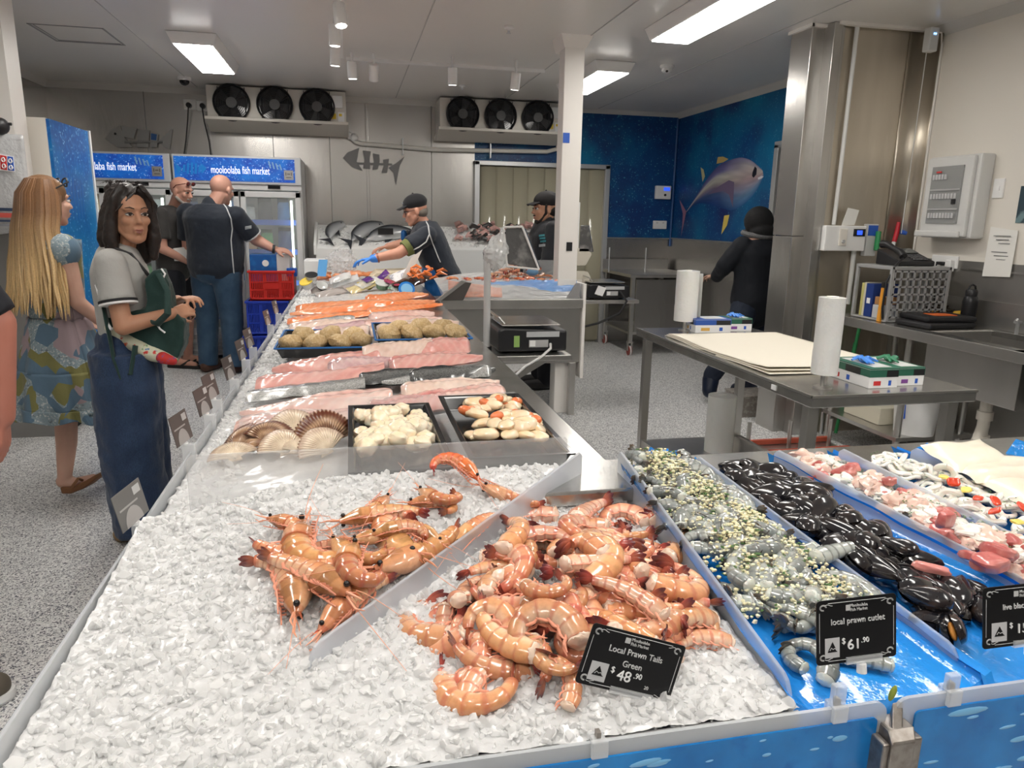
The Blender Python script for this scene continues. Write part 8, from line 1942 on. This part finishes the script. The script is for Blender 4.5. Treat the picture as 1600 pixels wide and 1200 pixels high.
m = MB(); m.limb([fl_+Vector((.01,.0,.05)), fl_+Vector((-.01,-.03,-.04)), fl_+Vector((.05,.06,-.065))], [.072,.062,.05]); part('boot', m, mat('boot_navy', (.006,.012,.030), .35), hw.t, remesh=.01, smoothit=2); m = MB(); m.limb([fr_+Vector((0,0,.04)), Vector((fr_.x,fr_.y,.06)), Vector((fr_.x-.04,fr_.y+.16,.05))], [.068,.060,.05]); part('boot', m, mat('boot_navy'), hw.t, remesh=.01, smoothit=2)
m = MB(); hw.hc = hw.P(0,.05,1.56); m.ell(hw.P(0,.03,1.60), (.115,.125,.125), hw.hM); m.ell(hw.P(0,-.02,1.50),(.11,.10,.08), hw.hM); hd_ = part('hood', m, mat('hood_black', (.008,.008,.009), .85, bump=(40,.3)), hw.t, remesh=.010, smoothit=2)
m = MB().tube([hw.P(.122*math.cos(q),.03+.125*math.sin(q),1.485+.02*math.sin(q)) for q in [2*PI*k/24 for k in range(25)]], .022, 8); part('hood_trim', m, mat('trim_grey', (.16,.16,.165), .9, noise=(120,(.09,.09,.09),.4,.7), bump=(120,.6)), hd_)

# figure cut off by the left edge
ed = Fig('person at the left edge of whom only a bare forearm under a dark sleeve shows', (-1.31,2.26), (.10,1), skin('sunburnt', (.55,.22,.16)), 1.75)
ed.head(ed.P(0,.03,1.64), (0,1,0)); ed.neck((0,0,1.46), .06); b = ed.B; ed.torso(b, 1.05, 1.05, .93)
rs, re, rw = ed.P(.20,0,1.42), PY(-8,505,2.26), PY(2,650,2.27)
b.limb([rs,re,rw],[.060,.052,.036]); ed.hand(rw, rw-re, Vector((-1,0,0)), 1, .5, 1.05); b.limb([ed.P(-.2,0,1.42), ed.P(-.23,.02,1.12), ed.P(-.22,.08,.86)],[.058,.048,.034]); ed.hand(ed.P(-.22,.08,.86), Vector((0,.1,-1)), Vector((1,0,0)), -1, .5)
for sg in (-1,1): b.limb([ed.P(sg*.09,0,.90), ed.P(sg*.10,0,.48), ed.P(sg*.11,-.02,.09)], [.10,.065,.045])
b.limb([ed.P(.11,-.03,.05), ed.P(.12,.03,.04)],[.045,.034]); b.limb([ed.P(-.11,-.03,.05), ed.P(-.12,.15,.04)],[.045,.034]); ed.finish(.008)
m = MB(); ed.torso(m, 1.1, 1.2, .93, grow=.014); sleeve(m, rs, rs+(re-rs)*.97, .085, .072); sleeve(m, ed.P(-.2,0,1.42), ed.P(-.225,.01,1.15), .085, .08); part('tshirt', m, mat('tee_black', (.012,.013,.018), .85, bump=(18,.25)), ed.t, remesh=.011, smoothit=3, disp=(.07,.010))
m = MB(); ed.ell(m,(0,0,.93),(.18,.14,.14)); flat_limb(m, ed.P(.09,0,.92), ed.P(.10,.0,.52), .12, .12); flat_limb(m, ed.P(-.09,0,.92), ed.P(-.10,.0,.52), .12, .12); part('shorts', m, mat('shorts_navy'), ed.t, remesh=.012, smoothit=3)
m = MB().cap(ed.P(.105,-.06,.05), Vector((-1.125,2.30,.045)), .052, .046); m.cap(ed.P(-.11,-.06,.05), ed.P(-.12,.2,.045), .052, .046); part('shoes', m, mat('shoe_olive', (.13,.11,.085), .6), ed.t, remesh=.01, smoothit=1)
m = MB().cap(ed.P(.105,-.06,.012), Vector((-1.120,2.30,.012)), .056, .050).cap(ed.P(-.11,-.06,.012), ed.P(-.12,.2,.012), .056, .05); m.V = [(x,y,max(0,min(z,.030))) for x,y,z in m.V]; part('soles', m, white_pl, ed.t)
